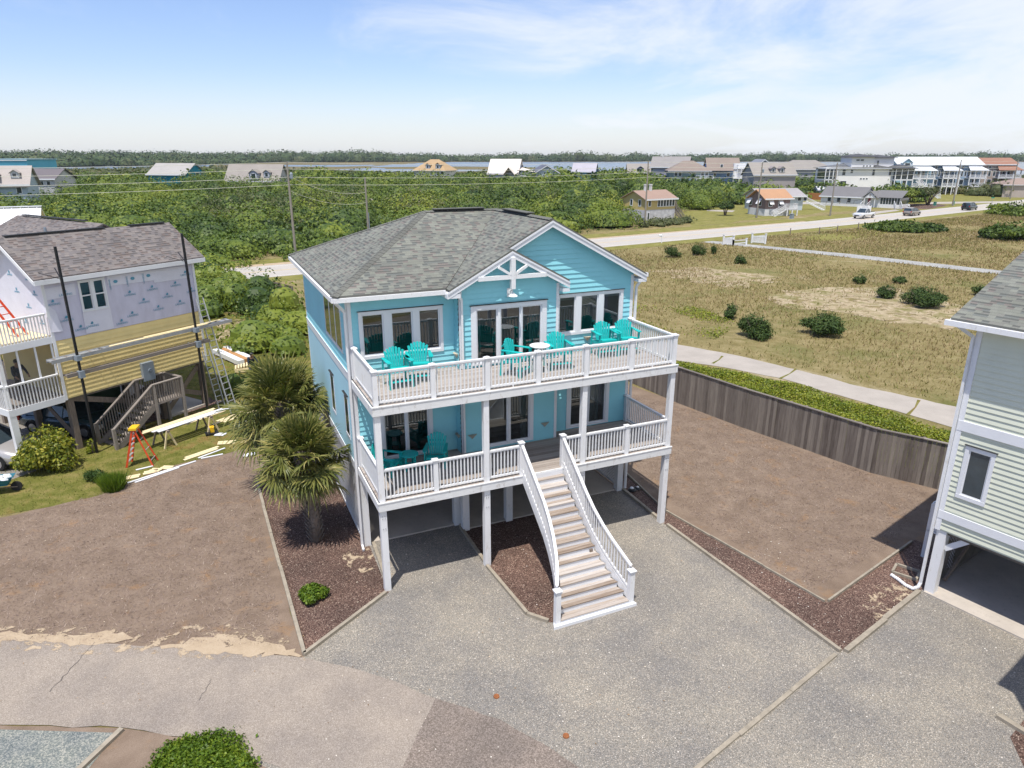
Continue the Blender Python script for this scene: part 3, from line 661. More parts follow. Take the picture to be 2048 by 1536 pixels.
adirondack('balcony_chair', 'tall teal chair turned sideways left of the round white table', 0.60, gU, HL(4.80, 1.12, Z2), YAW+R(38))
adirondack('balcony_chair', 'tall teal chair right of the round white table', 0.60, gU, HL(6.30, 1.22, Z2), YAW+R(-6))
adirondack('balcony_chair', 'tall teal chair below the right triple window, second from the right rail', 0.60, gU, HL(8.42, 1.88, Z2), YAW-R(5))
adirondack('balcony_chair', 'tall teal chair nearest the right end rail of the upper deck', 0.60, gU, HL(9.22, 1.84, Z2), YAW-R(10))
gL = 'low teal chairs on the lower deck'
adirondack('low_chair', 'low teal fan-back chair at the left corner of the lower deck', 0.38, gL, HL(0.75, 1.85, Z1), YAW+R(50))
adirondack('low_chair', 'low teal fan-back chair right of the small teal table', 0.38, gL, HL(2.28, 1.80, Z1), YAW-R(25))
tb = thing('balcony_table', 'round white bistro table between two tall teal chairs', 'table', HL(5.52, 1.02, Z2), YAW)
mb = MB(); mb.lathe((0,0,0), [(0.30, 0.86), (0.32, 0.865), (0.32, 0.885), (0.30, 0.89)], 28); mb.build('tabletop', M['white'], tb)
for i in range(4): t_ = PI/4+i*PI/2; mb = MB(); mb.beam((0.25*math.cos(t_), 0.25*math.sin(t_), 0), (0.12*math.cos(t_), 0.12*math.sin(t_), 0.86), 0.05); mb.build('leg', M['white'], tb)
tb = thing('side_table', 'small round teal table between the two low chairs', 'table', HL(1.42, 1.85, Z1), YAW)
mb = MB(); mb.lathe((0,0,0), [(0.29, 0.50), (0.30, 0.505), (0.30, 0.525), (0.29, 0.53)], 24); mb.build('tabletop', M['teal'], tb)
for i in range(4): t_ = PI/4+i*PI/2; mb = MB(); mb.beam((0.22*math.cos(t_), 0.22*math.sin(t_), 0), (0.2*math.cos(t_), 0.2*math.sin(t_), 0.5), 0.05); mb.build('leg', M['teal'], tb)
mb = MB(); mb.box(-0.17, 0.17, -0.17, 0.17, 0.14, 0.16); mb.build('shelf', M['teal'], tb)
bg_ = thing('shoes', 'dark and white shoes lying on the mulch by the right rear pier', 'shoes', HL(10.35, 2.55, 0), YAW)
mb = MB(); mb.lathe((0,0,0.0), [(0.14, 0), (0.17, 0.05), (0.08, 0.12)], 10); mb.lathe((0.26,0.05,0.0), [(0.12, 0), (0.15, 0.04), (0.06, 0.09)], 10); mb.build('sole', M['black'], bg_)
mb = MB(); mb.lathe((-0.02,0.0,0.10), [(0.08, 0), (0.07, 0.05), (0.03, 0.07)], 8); mb.build('strap', M['white'], bg_); mb = MB(); mb.lathe((0.27,0.04,0.08), [(0.06, 0), (0.05, 0.03), (0.02, 0.05)], 8); mb.build('strap', M['white'], bg_)
# ---------------------------------------------------------------- ground
def jag(pts, amp=0.0, step=0.6, seed=1, closed=True):
    r = random.Random(seed); out = []; n = len(pts)
    for i in range(n if closed else n-1):
        a = Vector((pts[i][0], pts[i][1])); b = Vector((pts[(i+1)%n][0], pts[(i+1)%n][1])); L = (b-a).length; k = max(1, int(L/step))
        for j in range(k):
            p = a.lerp(b, j/k)
            if j: p = p + Vector((r.uniform(-1,1), r.uniform(-1,1)))*amp
            out.append((p.x, p.y))
    return out
def sheet(name, pts, z, mat, amp=0, step=0.6, seed=1, kind='structure'):
    from mathutils.geometry import tessellate_polygon
    P = jag(pts, amp, step, seed) if amp else [(p[0], p[1]) for p in pts]
    V = [Vector((x, y, z)) for x, y in P]; tri = tessellate_polygon([V])
    F = []
    for t in tri:
        a, b, c = (V[i] for i in t); F.append(t if (b-a).cross(c-a).z > 0 else t[::-1])
    me = bpy.data.meshes.new(name); me.from_pydata([tuple(v) for v in V], [], [tuple(f) for f in F]); me.materials.append(mat); me.update()
    o = bpy.data.objects.new(name, me); COL.objects.link(o); o['kind'] = kind; return o
def g2(u, v): p = G(u, v); return (p.x, p.y)
m_field = fibre('dry_field_grass', [(0.30, (0.117,0.0946,0.036)), (0.45, (0.198,0.1634,0.068)), (0.58, (0.279,0.2279,0.112)), (0.72, (0.378,0.3096,0.176))], 9, 0.9,
    patch=[((0.10,0.125,0.03), 0.50, 0.64, 0.14, 0.55), ((0.50,0.42,0.30), 0.60, 0.70, 0.085, 0.8)], bumpd=0.1)
m_verge = fibre('mown_verge_grass', [(0.3, (0.10,0.105,0.025)), (0.5, (0.185,0.175,0.05)), (0.7, (0.30,0.26,0.10))], 14, 0.7, patch=[((0.34,0.27,0.14), 0.58, 0.7, 0.2, 0.6)])
m_lot = fibre('dead_grass_lot', [(0.30, (0.0872,0.0604,0.0431)), (0.45, (0.1701,0.1243,0.091)), (0.56, (0.2399,0.1805,0.134)), (0.70, (0.3314,0.2644,0.2031))], 70, 1.3,
    patch=[((0.30,0.17,0.075), 0.56, 0.72, 1.1, 0.55), ((0.11,0.08,0.06), 0.54, 0.70, 0.35, 0.35), ((0.15,0.14,0.06), 0.66, 0.76, 0.6, 0.5)], bumpd=0.012, midmix=0.30, bs=0.45)
m_lawn = fibre('patchy_lawn', [(0.30, (0.055,0.06,0.012)), (0.48, (0.135,0.14,0.03)), (0.62, (0.25,0.20,0.075)), (0.75, (0.36,0.28,0.14))], 20, 1.6,
    patch=[((0.26,0.13,0.055), 0.55, 0.68, 0.5, 0.7)], bumpd=0.05)
m_mulch = stone('dark_mulch', [(0.0, (0.036,0.022,0.018)), (0.4, (0.092,0.056,0.045)), (0.75, (0.155,0.10,0.08)), (0.96, (0.235,0.165,0.13)), (1.0, (0.48,0.39,0.31))], 46, big=((0.75,0.75,0.75), (1.25,1.2,1.15)))
m_gravel = stone('grey_pebble_gravel', [(0.0, (0.1115,0.1031,0.0902)), (0.25, (0.1998,0.1841,0.1605)), (0.5, (0.2556,0.2301,0.1938)), (0.7, (0.1998,0.198,0.1848)), (0.88, (0.3252,0.2762,0.2209)), (1.0, (0.511,0.4694,0.4057))], 62, big=((0.84,0.85,0.88), (1.13,1.11,1.06)), bigscale=0.42)
m_gravelb = stone('blue_grey_gravel', [(0.0, (0.0992,0.1178,0.12)), (0.5, (0.1736,0.1922,0.186)), (1.0, (0.31,0.31,0.282))], 40, big=((0.9,0.9,0.9), (1.2,1.15,1.05)), bigscale=0.9)
m_asph = stone('worn_asphalt', [(0.0, (0.2093,0.176,0.143)), (0.5, (0.272,0.2332,0.1961)), (0.9, (0.3222,0.2783,0.2369)), (1.0, (0.385,0.3437,0.2941))], 60, big=((0.86,0.86,0.87), (1.10,1.09,1.06)), bigscale=0.45, bumpd=0.003)
m_asphd = stone('dark_asphalt', [(0.0, (0.125,0.1031,0.0849)), (0.5, (0.1834,0.1527,0.1309)), (1.0, (0.275,0.2292,0.1981))], 45, big=((0.88,0.88,0.88), (1.1,1.08,1.05)), bigscale=0.7, bumpd=0.003)
SANDC = [(0.3, (0.2924,0.2226,0.1476)), (0.5, (0.4042,0.315,0.2173)), (0.7, (0.4816,0.3948,0.287))]
m_sand = fibre('pale_sand', SANDC, 30, 2.0, bumpd=0.01, fade=(2.2, 0.34)); m_sandt = fibre('thin_sand', SANDC, 30, 2.0, bumpd=0.01, fade=(2.6, 0.53))
m_road = paint('main_road_asphalt', (0.40, 0.37, 0.33), 0.9, 0.05, 0.4)
m_path = paint('concrete_path', (0.35, 0.315, 0.275), 0.9, 0.10, 0.8, dirt=(0.30, 0.25, 0.20))
m_lane = stone('gravel_lane', [(0.0, (0.2125,0.2088,0.198)), (0.5, (0.306,0.3045,0.297)), (1.0, (0.425,0.4176,0.405))], 12, big=((0.9,0.9,0.9), (1.1,1.1,1.05)))
m_line = paint('road_paint', (0.62, 0.60, 0.56), 0.8, 0.05); m_liney = paint('yellow_road_paint', (0.55, 0.42, 0.20), 0.8, 0.1)
m_water = newmat('sound_water'); _b = m_water[2]; setc(_b, Roughness=0.22); _b.inputs['Base Color'].default_value = (0.10, 0.12, 0.15, 1); bump(m_water[1], _b, noise(m_water[1], obco(m_water[1], (0.3, 1, 1)), 0.3, 4), 0.25, 0.4); m_water = m_water[0]
m_marsh = fibre('marsh_grass', [(0.3, (0.09,0.085,0.035)), (0.5, (0.15,0.125,0.06)), (0.7, (0.22,0.17,0.10))], 0.5, 0.03, bumpd=0.3)

sheet('ground', [(-4500, -60), (4500, -60), (4500, 9000), (-4500, 9000)], -0.012, m_field)
sheet('marsh', [(-1500, 330), (1700, 330), (1900, 1700), (-1700, 1700)], -0.006, m_marsh)
sheet('sound_water', [(-150, 640), (-90, 560), (-20, 600), (30, 470), (330, 420), (900, 430), (1500, 600), (1700, 1480), (200, 1500), (-130, 1440), (-170, 1000)], 0.004, m_water, 14, 40, 3)
sheet('sound_water', [(-520, 720), (-370, 700), (-360, 860), (-420, 1100), (-640, 1150), (-560, 860)], 0.004, m_water, 8, 40, 4)
sheet('sound_water', [(-330, 860), (-200, 830), (-170, 930), (-190, 1010), (-340, 1000)], 0.004, m_water, 8, 40, 5)
sheet('marsh_island', [(-120, 690), (-10, 660), (40, 700), (20, 800), (-60, 860), (-160, 800)], 0.010, m_marsh, 8, 30, 6)
# near lots
SANDC2 = [(0.3, (0.22,0.165,0.09)), (0.5, (0.36,0.28,0.18)), (0.7, (0.48,0.40,0.29))]
lawn = [(-19.2, 21.5), (-15.74, 23.75), (-14.42, 26.2), (-11.64, 28.28), (-9.5, 33), (-9.0, 40), (-14, 52), (-24, 56), (-34, 50), (-45, 30), (-30, 14)]
sheet('lawn', lawn, -0.004, m_lawn, 0.15, 0.7, 8)
sheet('sandy_patch', [g2(430, 640), g2(560, 640), g2(600, 700), g2(560, 720), g2(480, 690), g2(430, 680)], 0.0, fibre('shelly_lawn_edge', SANDC2, 12, 1.6, patch=[((0.15,0.15,0.04), 0.45, 0.58, 0.8, 0.9)], fade=(1.0, 0.45)), 0.5, 1.0, 9)
lot = [(-20, 15.0), (-5.36, 14.6), (-10.13, 24.82), (-9.3, 30.0), (-7.4, 38), (6.5, 38.5), (9.9, 33.4), (13.2, 28.6), (17.2, 23.4), (14.5, 20), (8.6, 14.6), (0, 14), (-5.36, 14.6), (-20, 14.9)]
sheet('dead_grass_lot', [(-20.5, 14.4), (-5.36, 14.4), (-5.39, 14.81), (-10.13, 24.82), (-10.0, 31.5), (-11.64, 28.28), (-14.42, 26.2), (-15.74, 23.75), (-18.34, 22.02), (-21.5, 20.6)], 0.0, m_lot, 0.07, 0.5, 10)
sheet('dead_grass_yard', [(-10.13, 24.82), (-5.39, 14.81), (8.6, 14.6), (13.5, 19.5), (17.6, 23.6), (12.85, 28.42), (9.59, 33.08), (6.67, 37.12), (2, 43), (-8.5, 40)], 0.0, m_lot)
sheet('mulch_bed', [(-5.39, 14.81), (-10.13, 24.82), (-9.9, 31.0), (-8.2, 29.8), (-4.6, 21.0), (-3.66, 17.55)], 0.004, m_mulch)
sheet('mulch_bed', [(4.16, 24.36), (3.0, 31), (4.0, 31.2), (4.63, 25.75), (5.59, 22.52), (9.09, 17.08), (13.61, 20.52), (14.3, 19.5), (12.27, 17.69), (8.57, 14.95), (5.39, 21.58)], 0.004, m_mulch)
gravel = [(-5.39, 14.81), (-3.66, 17.55), (-4.80, 20.30), (-0.9, 22.0), (4.10, 24.5), (5.35, 21.6), (8.57, 14.95), (3.2, 10.8), (1.5, 11.3), (-0.2, 12.7), (-1.83, 13.35), (-2.74, 13.85)]
sheet('gravel_drive', gravel, 0.008, m_gravel)
sheet('mulch_bed', [(-1.90, 21.75), (-0.81, 19.01), (0.44, 16.5), (1.06, 16.15), (1.9, 16.25), (2.2, 19.2), (1.35, 20.9), (0.75, 23.0)], 0.012, m_mulch)
sheet('gravel_drive', [(8.57, 14.95), (12.27, 17.69), (20, 7), (16, 3), (3.0, 10.6), (4.0, 11.35)], 0.010, m_gravel)
sheet('asphalt_lane', [(-26, 15.6), (-17, 15.6), (-13.77, 15.52), (-11.1, 15.30), (-8.62, 15.10), (-5.37, 14.73), (-4.0, 14.35), (-2.74, 13.82), (-1.83, 13.32), (-1.0, 12.0), (-2.2, 10.5), (-4.2, 10.6), (-4.91, 11.36), (-6.0, 11.85), (-7.1, 12.15), (-8.83, 12.44), (-11.66, 12.52), (-26, 12.5)], 0.014, m_asph, 0.04, 0.5, 12)
sheet('asphalt_patch', [(-1.83, 13.32), (-0.27, 12.67), (0.8, 11.9), (1.6, 11.2), (2.4, 10), (-3, 10), (-2.32, 11.36)], 0.018, m_asphd, 0.03, 0.4, 13)
sheet('sand_strip', [(-5.45, 14.80), (-6.0, 15.15), (-7.0, 15.40), (-7.6, 15.62), (-8.5, 15.52), (-8.9, 15.25), (-9.3, 15.18), (-8.3, 15.02), (-7.0, 14.85)], 0.020, m_sand, 0.12, 0.15, 14)
sheet('sand_strip', [(-5.3, 14.62), (-5.8, 15.4), (-7.0, 15.9), (-8.6, 16.1), (-9.6, 15.5), (-11, 15.95), (-13, 15.9), (-16, 16.0), (-16, 15.1), (-12, 15.0), (-8.3, 14.75)], 0.018, m_sandt, 0.12, 0.3, 17)
sheet('sand_strip', [(-10.0, 15.45), (-10.6, 15.75), (-12.0, 15.62), (-13.5, 15.72), (-16, 15.75), (-16, 15.45), (-13.0, 15.40), (-11.2, 15.20)], 0.020, m_sand, 0.08, 0.2, 15)
sheet('corner_bed', [(-20, 12.55), (-11.66, 12.50), (-8.83, 12.42), (-7.1, 12.12), (-6.0, 11.8), (-4.4, 10.9), (-4.2, 8), (-20, 8)], 0.017, m_lot, 0.03, 0.4, 16)
sheet('corner_gravel', [(-20, 12.40), (-11.66, 12.38), (-8.85, 12.28), (-9.3, 8), (-20, 8)], 0.021, m_gravelb)
sheet('mulch_bed', [g2(2020, 1475), g2(2048, 1440), (11.9, 11.9), (12.5, 10.5), g2(2048, 1536)], 0.016, m_mulch)
sheet('mulch_bed', [(-20.2, 28.2), (-15.2, 34.2), (-16.2, 35.0), (-21.5, 29.4)], 0.002, m_mulch, 0.15, 0.4, 19)
sheet('added_asphalt', [(-40, -6), (40, -6), (40, 4), (12, 6.5), (3, 9.5), (-40, 9.5)], 0.002, m_asph)  # unseen paving added below the frame so the windows reflect darker ground
sheet('sand_spill', [g2(*q) for q in ((1745,1172),(1800,1165),(1860,1195),(1850,1215),(1790,1200),(1800,1230),(1760,1245),(1725,1215),(1735,1190))], 0.0075, m_sandt, 0.06, 0.2, 41)
sheet('sand_spill', [g2(*q) for q in ((700,1085),(735,1095),(765,1120),(740,1150),(700,1135),(680,1105))], 0.0075, m_sandt, 0.08, 0.2, 42)
sheet('gravel_drive', [(-5.39, 14.81), (-2.6, 14.6), (1.5, 13.2), (4.2, 11.0), (2.5, 8.8), (-3.2, 9.0), (-6.0, 12.0)], 0.005, m_gravel)
# asphalt cracks
def strip(name, pts, w, z, mat, kind='structure', taper=False):
    mb = MB(); P = [Vector((p[0], p[1], z)) for p in pts]; vs = []
    for i, p in enumerate(P):
        d = (P[min(i+1, len(P)-1)]-P[max(i-1, 0)]).normalized(); s = Vector((-d.y, d.x, 0)); ww = w[i] if isinstance(w, (list, tuple)) else w
        vs += [p+s*ww/2, p-s*ww/2]
    mb.add(vs, [(2*i, 2*i+1, 2*i+3, 2*i+2) for i in range(len(P)-1)]); o = mb.build(name, mat)
    if kind: o['kind'] = kind
    return o
m_crack = paint('asphalt_crack', (0.12, 0.105, 0.095), 0.9, 0.2, 8)
def crack(a, b, seed, w=0.018):
    r = random.Random(seed); A = Vector((a[0], a[1])); B = Vector((b[0], b[1])); n = 14; pts = []
    for i in range(n+1):
        p = A.lerp(B, i/n)+Vector((r.uniform(-1,1), r.uniform(-1,1)))*(0.03 if 0 < i < n else 0); pts.append((p.x, p.y))
    strip('asphalt_crack', pts, [w*(0.4+r.random()) for _ in pts], 0.022, m_crack)
crack(g2(190, 1285), g2(100, 1385), 1); crack(g2(423, 1360), g2(398, 1402), 2, 0.012)
# main road, its lines, path and lane
far = [(-260, -75), (-120, 14), (-40, 64.5), (-28.3, 71.9), (12.8, 98.7), (63, 132), (132, 184), (260, 288), (420, 420)]
road_n = [(x, y) for x, y in far]
def offs(pts, d):
    out = []
    for i, p in enumerate(pts):
        a = Vector(pts[max(i-1, 0)]); b = Vector(pts[min(i+1, len(pts)-1)]); t = (b-a).normalized(); out.append((p[0]-t.y*d, p[1]+t.x*d))
    return out
WD = 8.6; rf_ = offs(road_n, WD)
sheet('road_verge', offs(road_n, -3.2)+offs(road_n, WD+5.5)[::-1], -0.001, m_verge, 0.5, 3, 20)
sheet('main_road', road_n+rf_[::-1], 0.006, m_road)
strip('road_edge_line', offs(road_n, 0.55), 0.14, 0.010, m_line); strip('road_edge_line', offs(road_n, WD-0.9), 0.14, 0.010, m_line)
strip('road_centre_line', offs(road_n, WD/2-0.1), 0.12, 0.010, m_liney); strip('road_centre_line', offs(road_n, WD/2+0.15), 0.12, 0.010, m_liney)
strip('sandy_shoulder', offs(road_n, WD+0.5)[2:6], [1.5, 2.2, 1.6, 0.8], 0.003, m_sand)
sheet('mown_field', [g2(1380, 455), g2(1640, 425), g2(2048, 398), (190, 260), (120, 250), (60, 190), (35, 158)], -0.003, m_verge, 1.5, 6, 21)
sheet('mown_field', [g2(1560, 485), g2(1720, 455), g2(2048, 420), g2(2048, 440), g2(1900, 450), g2(1700, 480)], -0.003, m_verge, 1.0, 5, 22)
lane_u = [g2(1425, 482), g2(1500, 489), g2(1700, 508), g2(2000, 541), g2(2100, 553), (80, 68)]; lane_l = [(75, 62), g2(2100, 561), g2(2000, 549), g2(1700, 515), g2(1500, 494), g2(1400, 484)]
sheet('gravel_lane', lane_u+lane_l, 0.004, m_lane, 0.12, 1.5, 23)
pth = [g2(1250, 668), g2(1360, 690), g2(1480, 712), g2(1600, 741), g2(1730, 775), g2(1905, 812), (30, 28.5), (28.5, 26), g2(1905, 855), g2(1820, 830), g2(1700, 797), g2(1560, 756), g2(1450, 735), g2(1360, 722), g2(1250, 704)]
sheet('concrete_path', pth, 0.004, m_path, 0.09, 0.7, 24)
def pathcrack(a, b): strip('path_joint', [a, ((a[0]+b[0])/2+0.1, (a[1]+b[1])/2), b], [0.16, 0.07, 0.18], 0.008, m_lawn)
pathcrack(g2(1445, 712), g2(1425, 727)); pathcrack(g2(1592, 738), g2(1560, 757)); pathcrack(g2(1838, 800), g2(1815, 830))
# sandy bare ground in the field
SHC = [(0.34, (0.20,0.15,0.075)), (0.48, (0.34,0.27,0.17)), (0.6, (0.44,0.365,0.26)), (0.72, (0.52,0.45,0.35))]
m_shell = fibre('sandy_bare_ground', SHC, 5, 1.3, patch=[((0.16,0.15,0.05), 0.48, 0.62, 0.5, 0.9)], fade=(0.5, 0.42))
for i, q in enumerate(([(1540,590),(1640,575),(1760,575),(1880,600),(1960,640),(1900,660),(1760,640),(1650,620),(1560,610)], [(1300,540),(1420,535),(1560,555),(1500,575),(1380,565)], [(1900,470),(2048,452),(2048,470),(1960,480)])):
    sheet('bare_sand', [g2(*p) for p in q], 0.002, m_shell, 1.3, 1.5, 30+i)
# dark ruts: timber borders (each a thing of its own)
def timber(a, b, label, w=0.10, h=0.13, mat='border'):
    mb = MB(); A = Vector((a[0], a[1], 0)); B = Vector((b[0], b[1], 0)); L = (B-A).length; n = max(1, round(L/2.4)); d = (B-A)/n
    for i in range(n):
        j = Vector((random.uniform(-0.015, 0.015), random.uniform(-0.015, 0.015), h/2-0.03)); mb.beam(A+d*i+j, A+d*(i+0.995)+j, w, h)
    o = mb.build('timber_edging', M[mat]); tag(o, label, 'edging', 'timber edging round the beds'); return o
timber((-10.13, 24.82), (-5.39, 14.81), 'long greenish timber edging between left bare lot and palm bed')
timber((-5.39, 14.81), (-3.72, 17.5), 'timber edging of the palm bed facing the street, left of the front post')
timber((-3.66, 17.7), (-4.62, 20.25), 'short timber edging between palm bed and left gravel bay')
timber((-1.78, 21.3), (-0.85, 19.12), 'timber edging under the deck left of the stair bed')
timber((-0.78, 18.9), (0.44, 16.5), 'timber edging along the left of the stair mulch bed')
timber((0.44, 16.5), (1.02, 16.18), 'short timber edging meeting the foot of the stairs')
timber((4.3, 24.2), (5.30, 21.75), 'timber edging in shade left of the right front post')
timber((5.45, 21.45), (8.57, 14.95), 'long timber edging between right mulch bed and gravel drive')
timber((4.63, 25.75), (5.59, 22.52), 'thin timber edging beside the right yard behind the front post', 0.05, 0.10)
timber((5.59, 22.52), (9.09, 17.08), 'thin timber edging between right yard and mulch bed', 0.05, 0.10)
timber((9.2, 17.1), (13.4, 20.35), 'thin timber edging running toward the green house', 0.06, 0.12)
timber((8.7, 14.95), (12.1, 17.55), 'pale timber edging from gravel drive to the green house downspout', 0.13)
timber((8.4, 14.85), (3.4, 10.9), 'flush dark timber dividing the two gravel drives', 0.10, 0.09)
timber((11.2, 12.75), (12.4, 10.7), 'timber edging of the small bed at the right frame edge', 0.14)
timber((-8.78, 12.35), (-9.3, 10.6), 'grey timber edging beside the blue-grey gravel at bottom left', 0.12)
# ---------------------------------------------------------------- foliage helpers
def leafcloud(name, P, N, size, mat, parent=None, aspect=0.55, spread=0.9, extra=None, up=0.0):
    n = len(P); P = np.asarray(P, float); N = np.asarray(N, float)
    N = N + RNG.normal(0, spread, (n, 3)); N[:, 2] += up; N /= np.linalg.norm(N, axis=1)[:, None]+1e-9
    A = np.cross(N, RNG.normal(0, 1, (n, 3))); A /= np.linalg.norm(A, axis=1)[:, None]+1e-9; B = np.cross(N, A)
    s = (np.asarray(size)*RNG.uniform(0.6, 1.35, n))[:, None]
    V = np.empty((n, 4, 3)); V[:, 0] = P-A*s; V[:, 1] = P-B*s*aspect+N*s*0.12; V[:, 2] = P+A*s; V[:, 3] = P+B*s*aspect+N*s*0.12
    me = bpy.data.meshes.new(name); me.vertices.add(4*n); me.vertices.foreach_set('co', V.ravel())
    me.loops.add(4*n); me.loops.foreach_set('vertex_index', np.arange(4*n, dtype=np.int32))
    me.polygons.add(n); me.polygons.foreach_set('loop_start', np.arange(0, 4*n, 4, dtype=np.int32)); me.polygons.foreach_set('loop_total', np.full(n, 4, dtype=np.int32))
    me.materials.append(mat); me.update(calc_edges=True); me.validate()
    o = bpy.data.objects.new(name, me); COL.objects.link(o)
    if parent: o.parent = parent
    return o
def crownpts(n, rx, ry, rz, lobes=9, shell=0.7, flat=0.0, seed=0):
    """points on and inside a lumpy crown made of overlapping clumps; origin at crown base centre"""
    r = np.random.default_rng(seed); C = []
    for i in range(lobes):
        a = r.uniform(0, 2*PI); q = r.uniform(0.25, 0.68); h = r.uniform(0.25, 0.78)
        C.append((math.cos(a)*q*rx, math.sin(a)*q*ry, h*rz*2*0.55, r.uniform(0.30, 0.46)))
    C.append((0, 0, rz, 0.62)); C = np.array(C)
    k = r.integers(0, len(C), n); d = r.normal(0, 1, (n, 3)); d /= np.linalg.norm(d, axis=1)[:, None]
    rad = C[k, 3][:, None]*(shell+(1-shell)*r.random((n, 1)))*(1+0.12*r.normal(0, 1, (n, 1)))
    P = C[k, :3]+d*rad*np.array([rx, ry, rz]); ok = P[:, 2] > 0.02
    return P[ok], d[ok]
def shrub(name, label, cat, loc, rx, rz, n, size, mat, group=None, lobes=9, seed=0, stem=True, aspect=0.55, up=0.3, spread=0.9, shell=0.7, trunk=None):
    t = thing(name, label, cat, loc, 0, group); P, N = crownpts(n, rx, rx, rz, lobes, seed=seed, shell=shell)
    leafcloud('foliage', P, N, size, mat, t, aspect=aspect, up=up, spread=spread)
    if stem:
        mb = MB(); r = random.Random(seed)
        for i in range(7):
            a = r.uniform(0, 2*PI); q = r.uniform(0.3, 0.75); mb.tube([(0.04*math.cos(a), 0.04*math.sin(a), -0.02), (q*rx*0.4*math.cos(a), q*rx*0.4*math.sin(a), rz*0.6), (q*rx*math.cos(a), q*rx*math.sin(a), rz*1.2)], [0.02+rx*0.022, 0.015+rx*0.012, 0.006], 5)
        mb.build('stem', M['pile'], t)
    return t
L_th = leafmat('thicket_leaves', crown=0.13, trans=0.14, stops=[(0.15, (0.0156,0.0352,0.0077)), (0.36, (0.0409,0.075,0.011)), (0.52, (0.0828,0.1267,0.0154)), (0.70, (0.151,0.1928,0.0209)), (0.92, (0.2436,0.248,0.033))], scale=0.10)
L_th2 = leafmat('grey_thicket_leaves', [(0.15, (0.035,0.05,0.018)), (0.45, (0.075,0.095,0.03)), (0.75, (0.13,0.135,0.055)), (0.95, (0.19,0.155,0.085))], 0.2)
L_bush = leafmat('glossy_shrub_leaves', [(0.2, (0.06,0.095,0.014)), (0.5, (0.17,0.20,0.025)), (0.75, (0.32,0.30,0.04)), (0.95, (0.48,0.40,0.06))], 1.6, 0.35)
L_cedar = leafmat('cedar_sprays', [(0.2, (0.018,0.042,0.010)), (0.55, (0.045,0.085,0.016)), (0.9, (0.10,0.13,0.03))], 0.9, 0.7, 0.12)
L_vine = leafmat('vine_leaves', [(0.2, (0.07,0.11,0.012)), (0.5, (0.17,0.21,0.02)), (0.8, (0.30,0.31,0.03)), (0.97, (0.36,0.28,0.08))], 0.5, 0.5)
L_green = leafmat('bright_groundcover', [(0.2, (0.0455,0.091,0.0096)), (0.6, (0.1105,0.182,0.0168)), (0.95, (0.247,0.312,0.03))], 1.5, 0.5)
L_far = leafmat('far_forest_leaves', [(0.2, (0.017,0.0374,0.0126)), (0.5, (0.0425,0.0715,0.0234)), (0.72, (0.0723,0.099,0.036)), (0.92, (0.0935,0.0902,0.045))], 0.012, 0.8, 0.0)
L_dry = leafmat('dry_blades', [(0.2, (0.1805,0.1204,0.0574)), (0.42, (0.3135,0.2322,0.1189)), (0.55, (0.38,0.2838,0.1558)), (0.68, (0.209,0.1806,0.0574)), (0.95, (0.1425,0.1634,0.0328))], 0.08, 0.8, 0.2)
# ================================================================ LEFT NEIGHBOUR, BEING RE-SIDED
RB = R(60); H2 = thing('raised_house', 'half re-sided house on wood piles, yellow boards below teal-printed white wrap', 'house', (-15.84, 33.63, 0), RB)
def B(e, n, z=0.0): return Vector((-15.84+e*math.cos(RB)-n*math.sin(RB), 33.63+e*math.sin(RB)+n*math.cos(RB), z))
FB1 = frame((0,0,0), (1,0,0), (0,-1,0)); FBL = frame((-6.6,0,0), (0,1,0), (-1,0,0)); FBR = frame((0.42,0,0), (0,1,0), (1,0,0))
m_yel = M['yellow']
mb = MB(); siding(mb, FB1, -6.6, 0.42, 2.40, 4.95, expo=0.19, t=0.022); mb.build('front_wall', m_yel, H2, label='yellow lapped lower wall')
BW = (-5.18, -4.02, 5.93, 7.28)
mb = MB()
for a, b, c, d in ((-6.6, BW[0]+0.05, 4.95, 7.5), (BW[1]-0.05, 0.42, 4.95, 7.5), (BW[0]+0.05, BW[1]-0.05, 4.95, BW[2]+0.05), (BW[0]+0.05, BW[1]-0.05, BW[3]-0.05, 7.5)): mb.add([FB1(a, 0, c), FB1(b, 0, c), FB1(b, 0, d), FB1(a, 0, d)], [(0,1,2,3)])
hw = mb.build('upper_wall', M['wrap'], H2, label='upper wall in printed house wrap')
mb = MB()                                        # loose sheets lapped over the wrap
def flap(pts): mb.add([FB1(*p) for p in pts], [tuple(range(len(pts)))])
flap([(-6.62,0.02,6.68),(-5.3,0.02,6.72),(-5.3,0.015,7.2),(-6.62,0.02,7.15)]); flap([(-3.9,0.02,6.86),(-1.72,0.03,6.80),(-1.72,0.02,7.28),(-3.9,0.015,7.3)])
flap([(-1.75,0.025,6.68),(-0.0,0.02,6.66),(0.0,0.02,7.25),(-1.75,0.02,7.28)]); flap([(-5.2,0.02,5.0),(-3.98,0.022,4.98),(-3.98,0.02,5.92),(-5.2,0.02,5.92)])
flap([(-6.62,0.05,5.35),(-6.15,0.09,5.32),(-6.25,0.03,6.2),(-6.62,0.03,6.6)])
mb.build_each('loose_wrap', M['wrapw'], hw, nf=1)
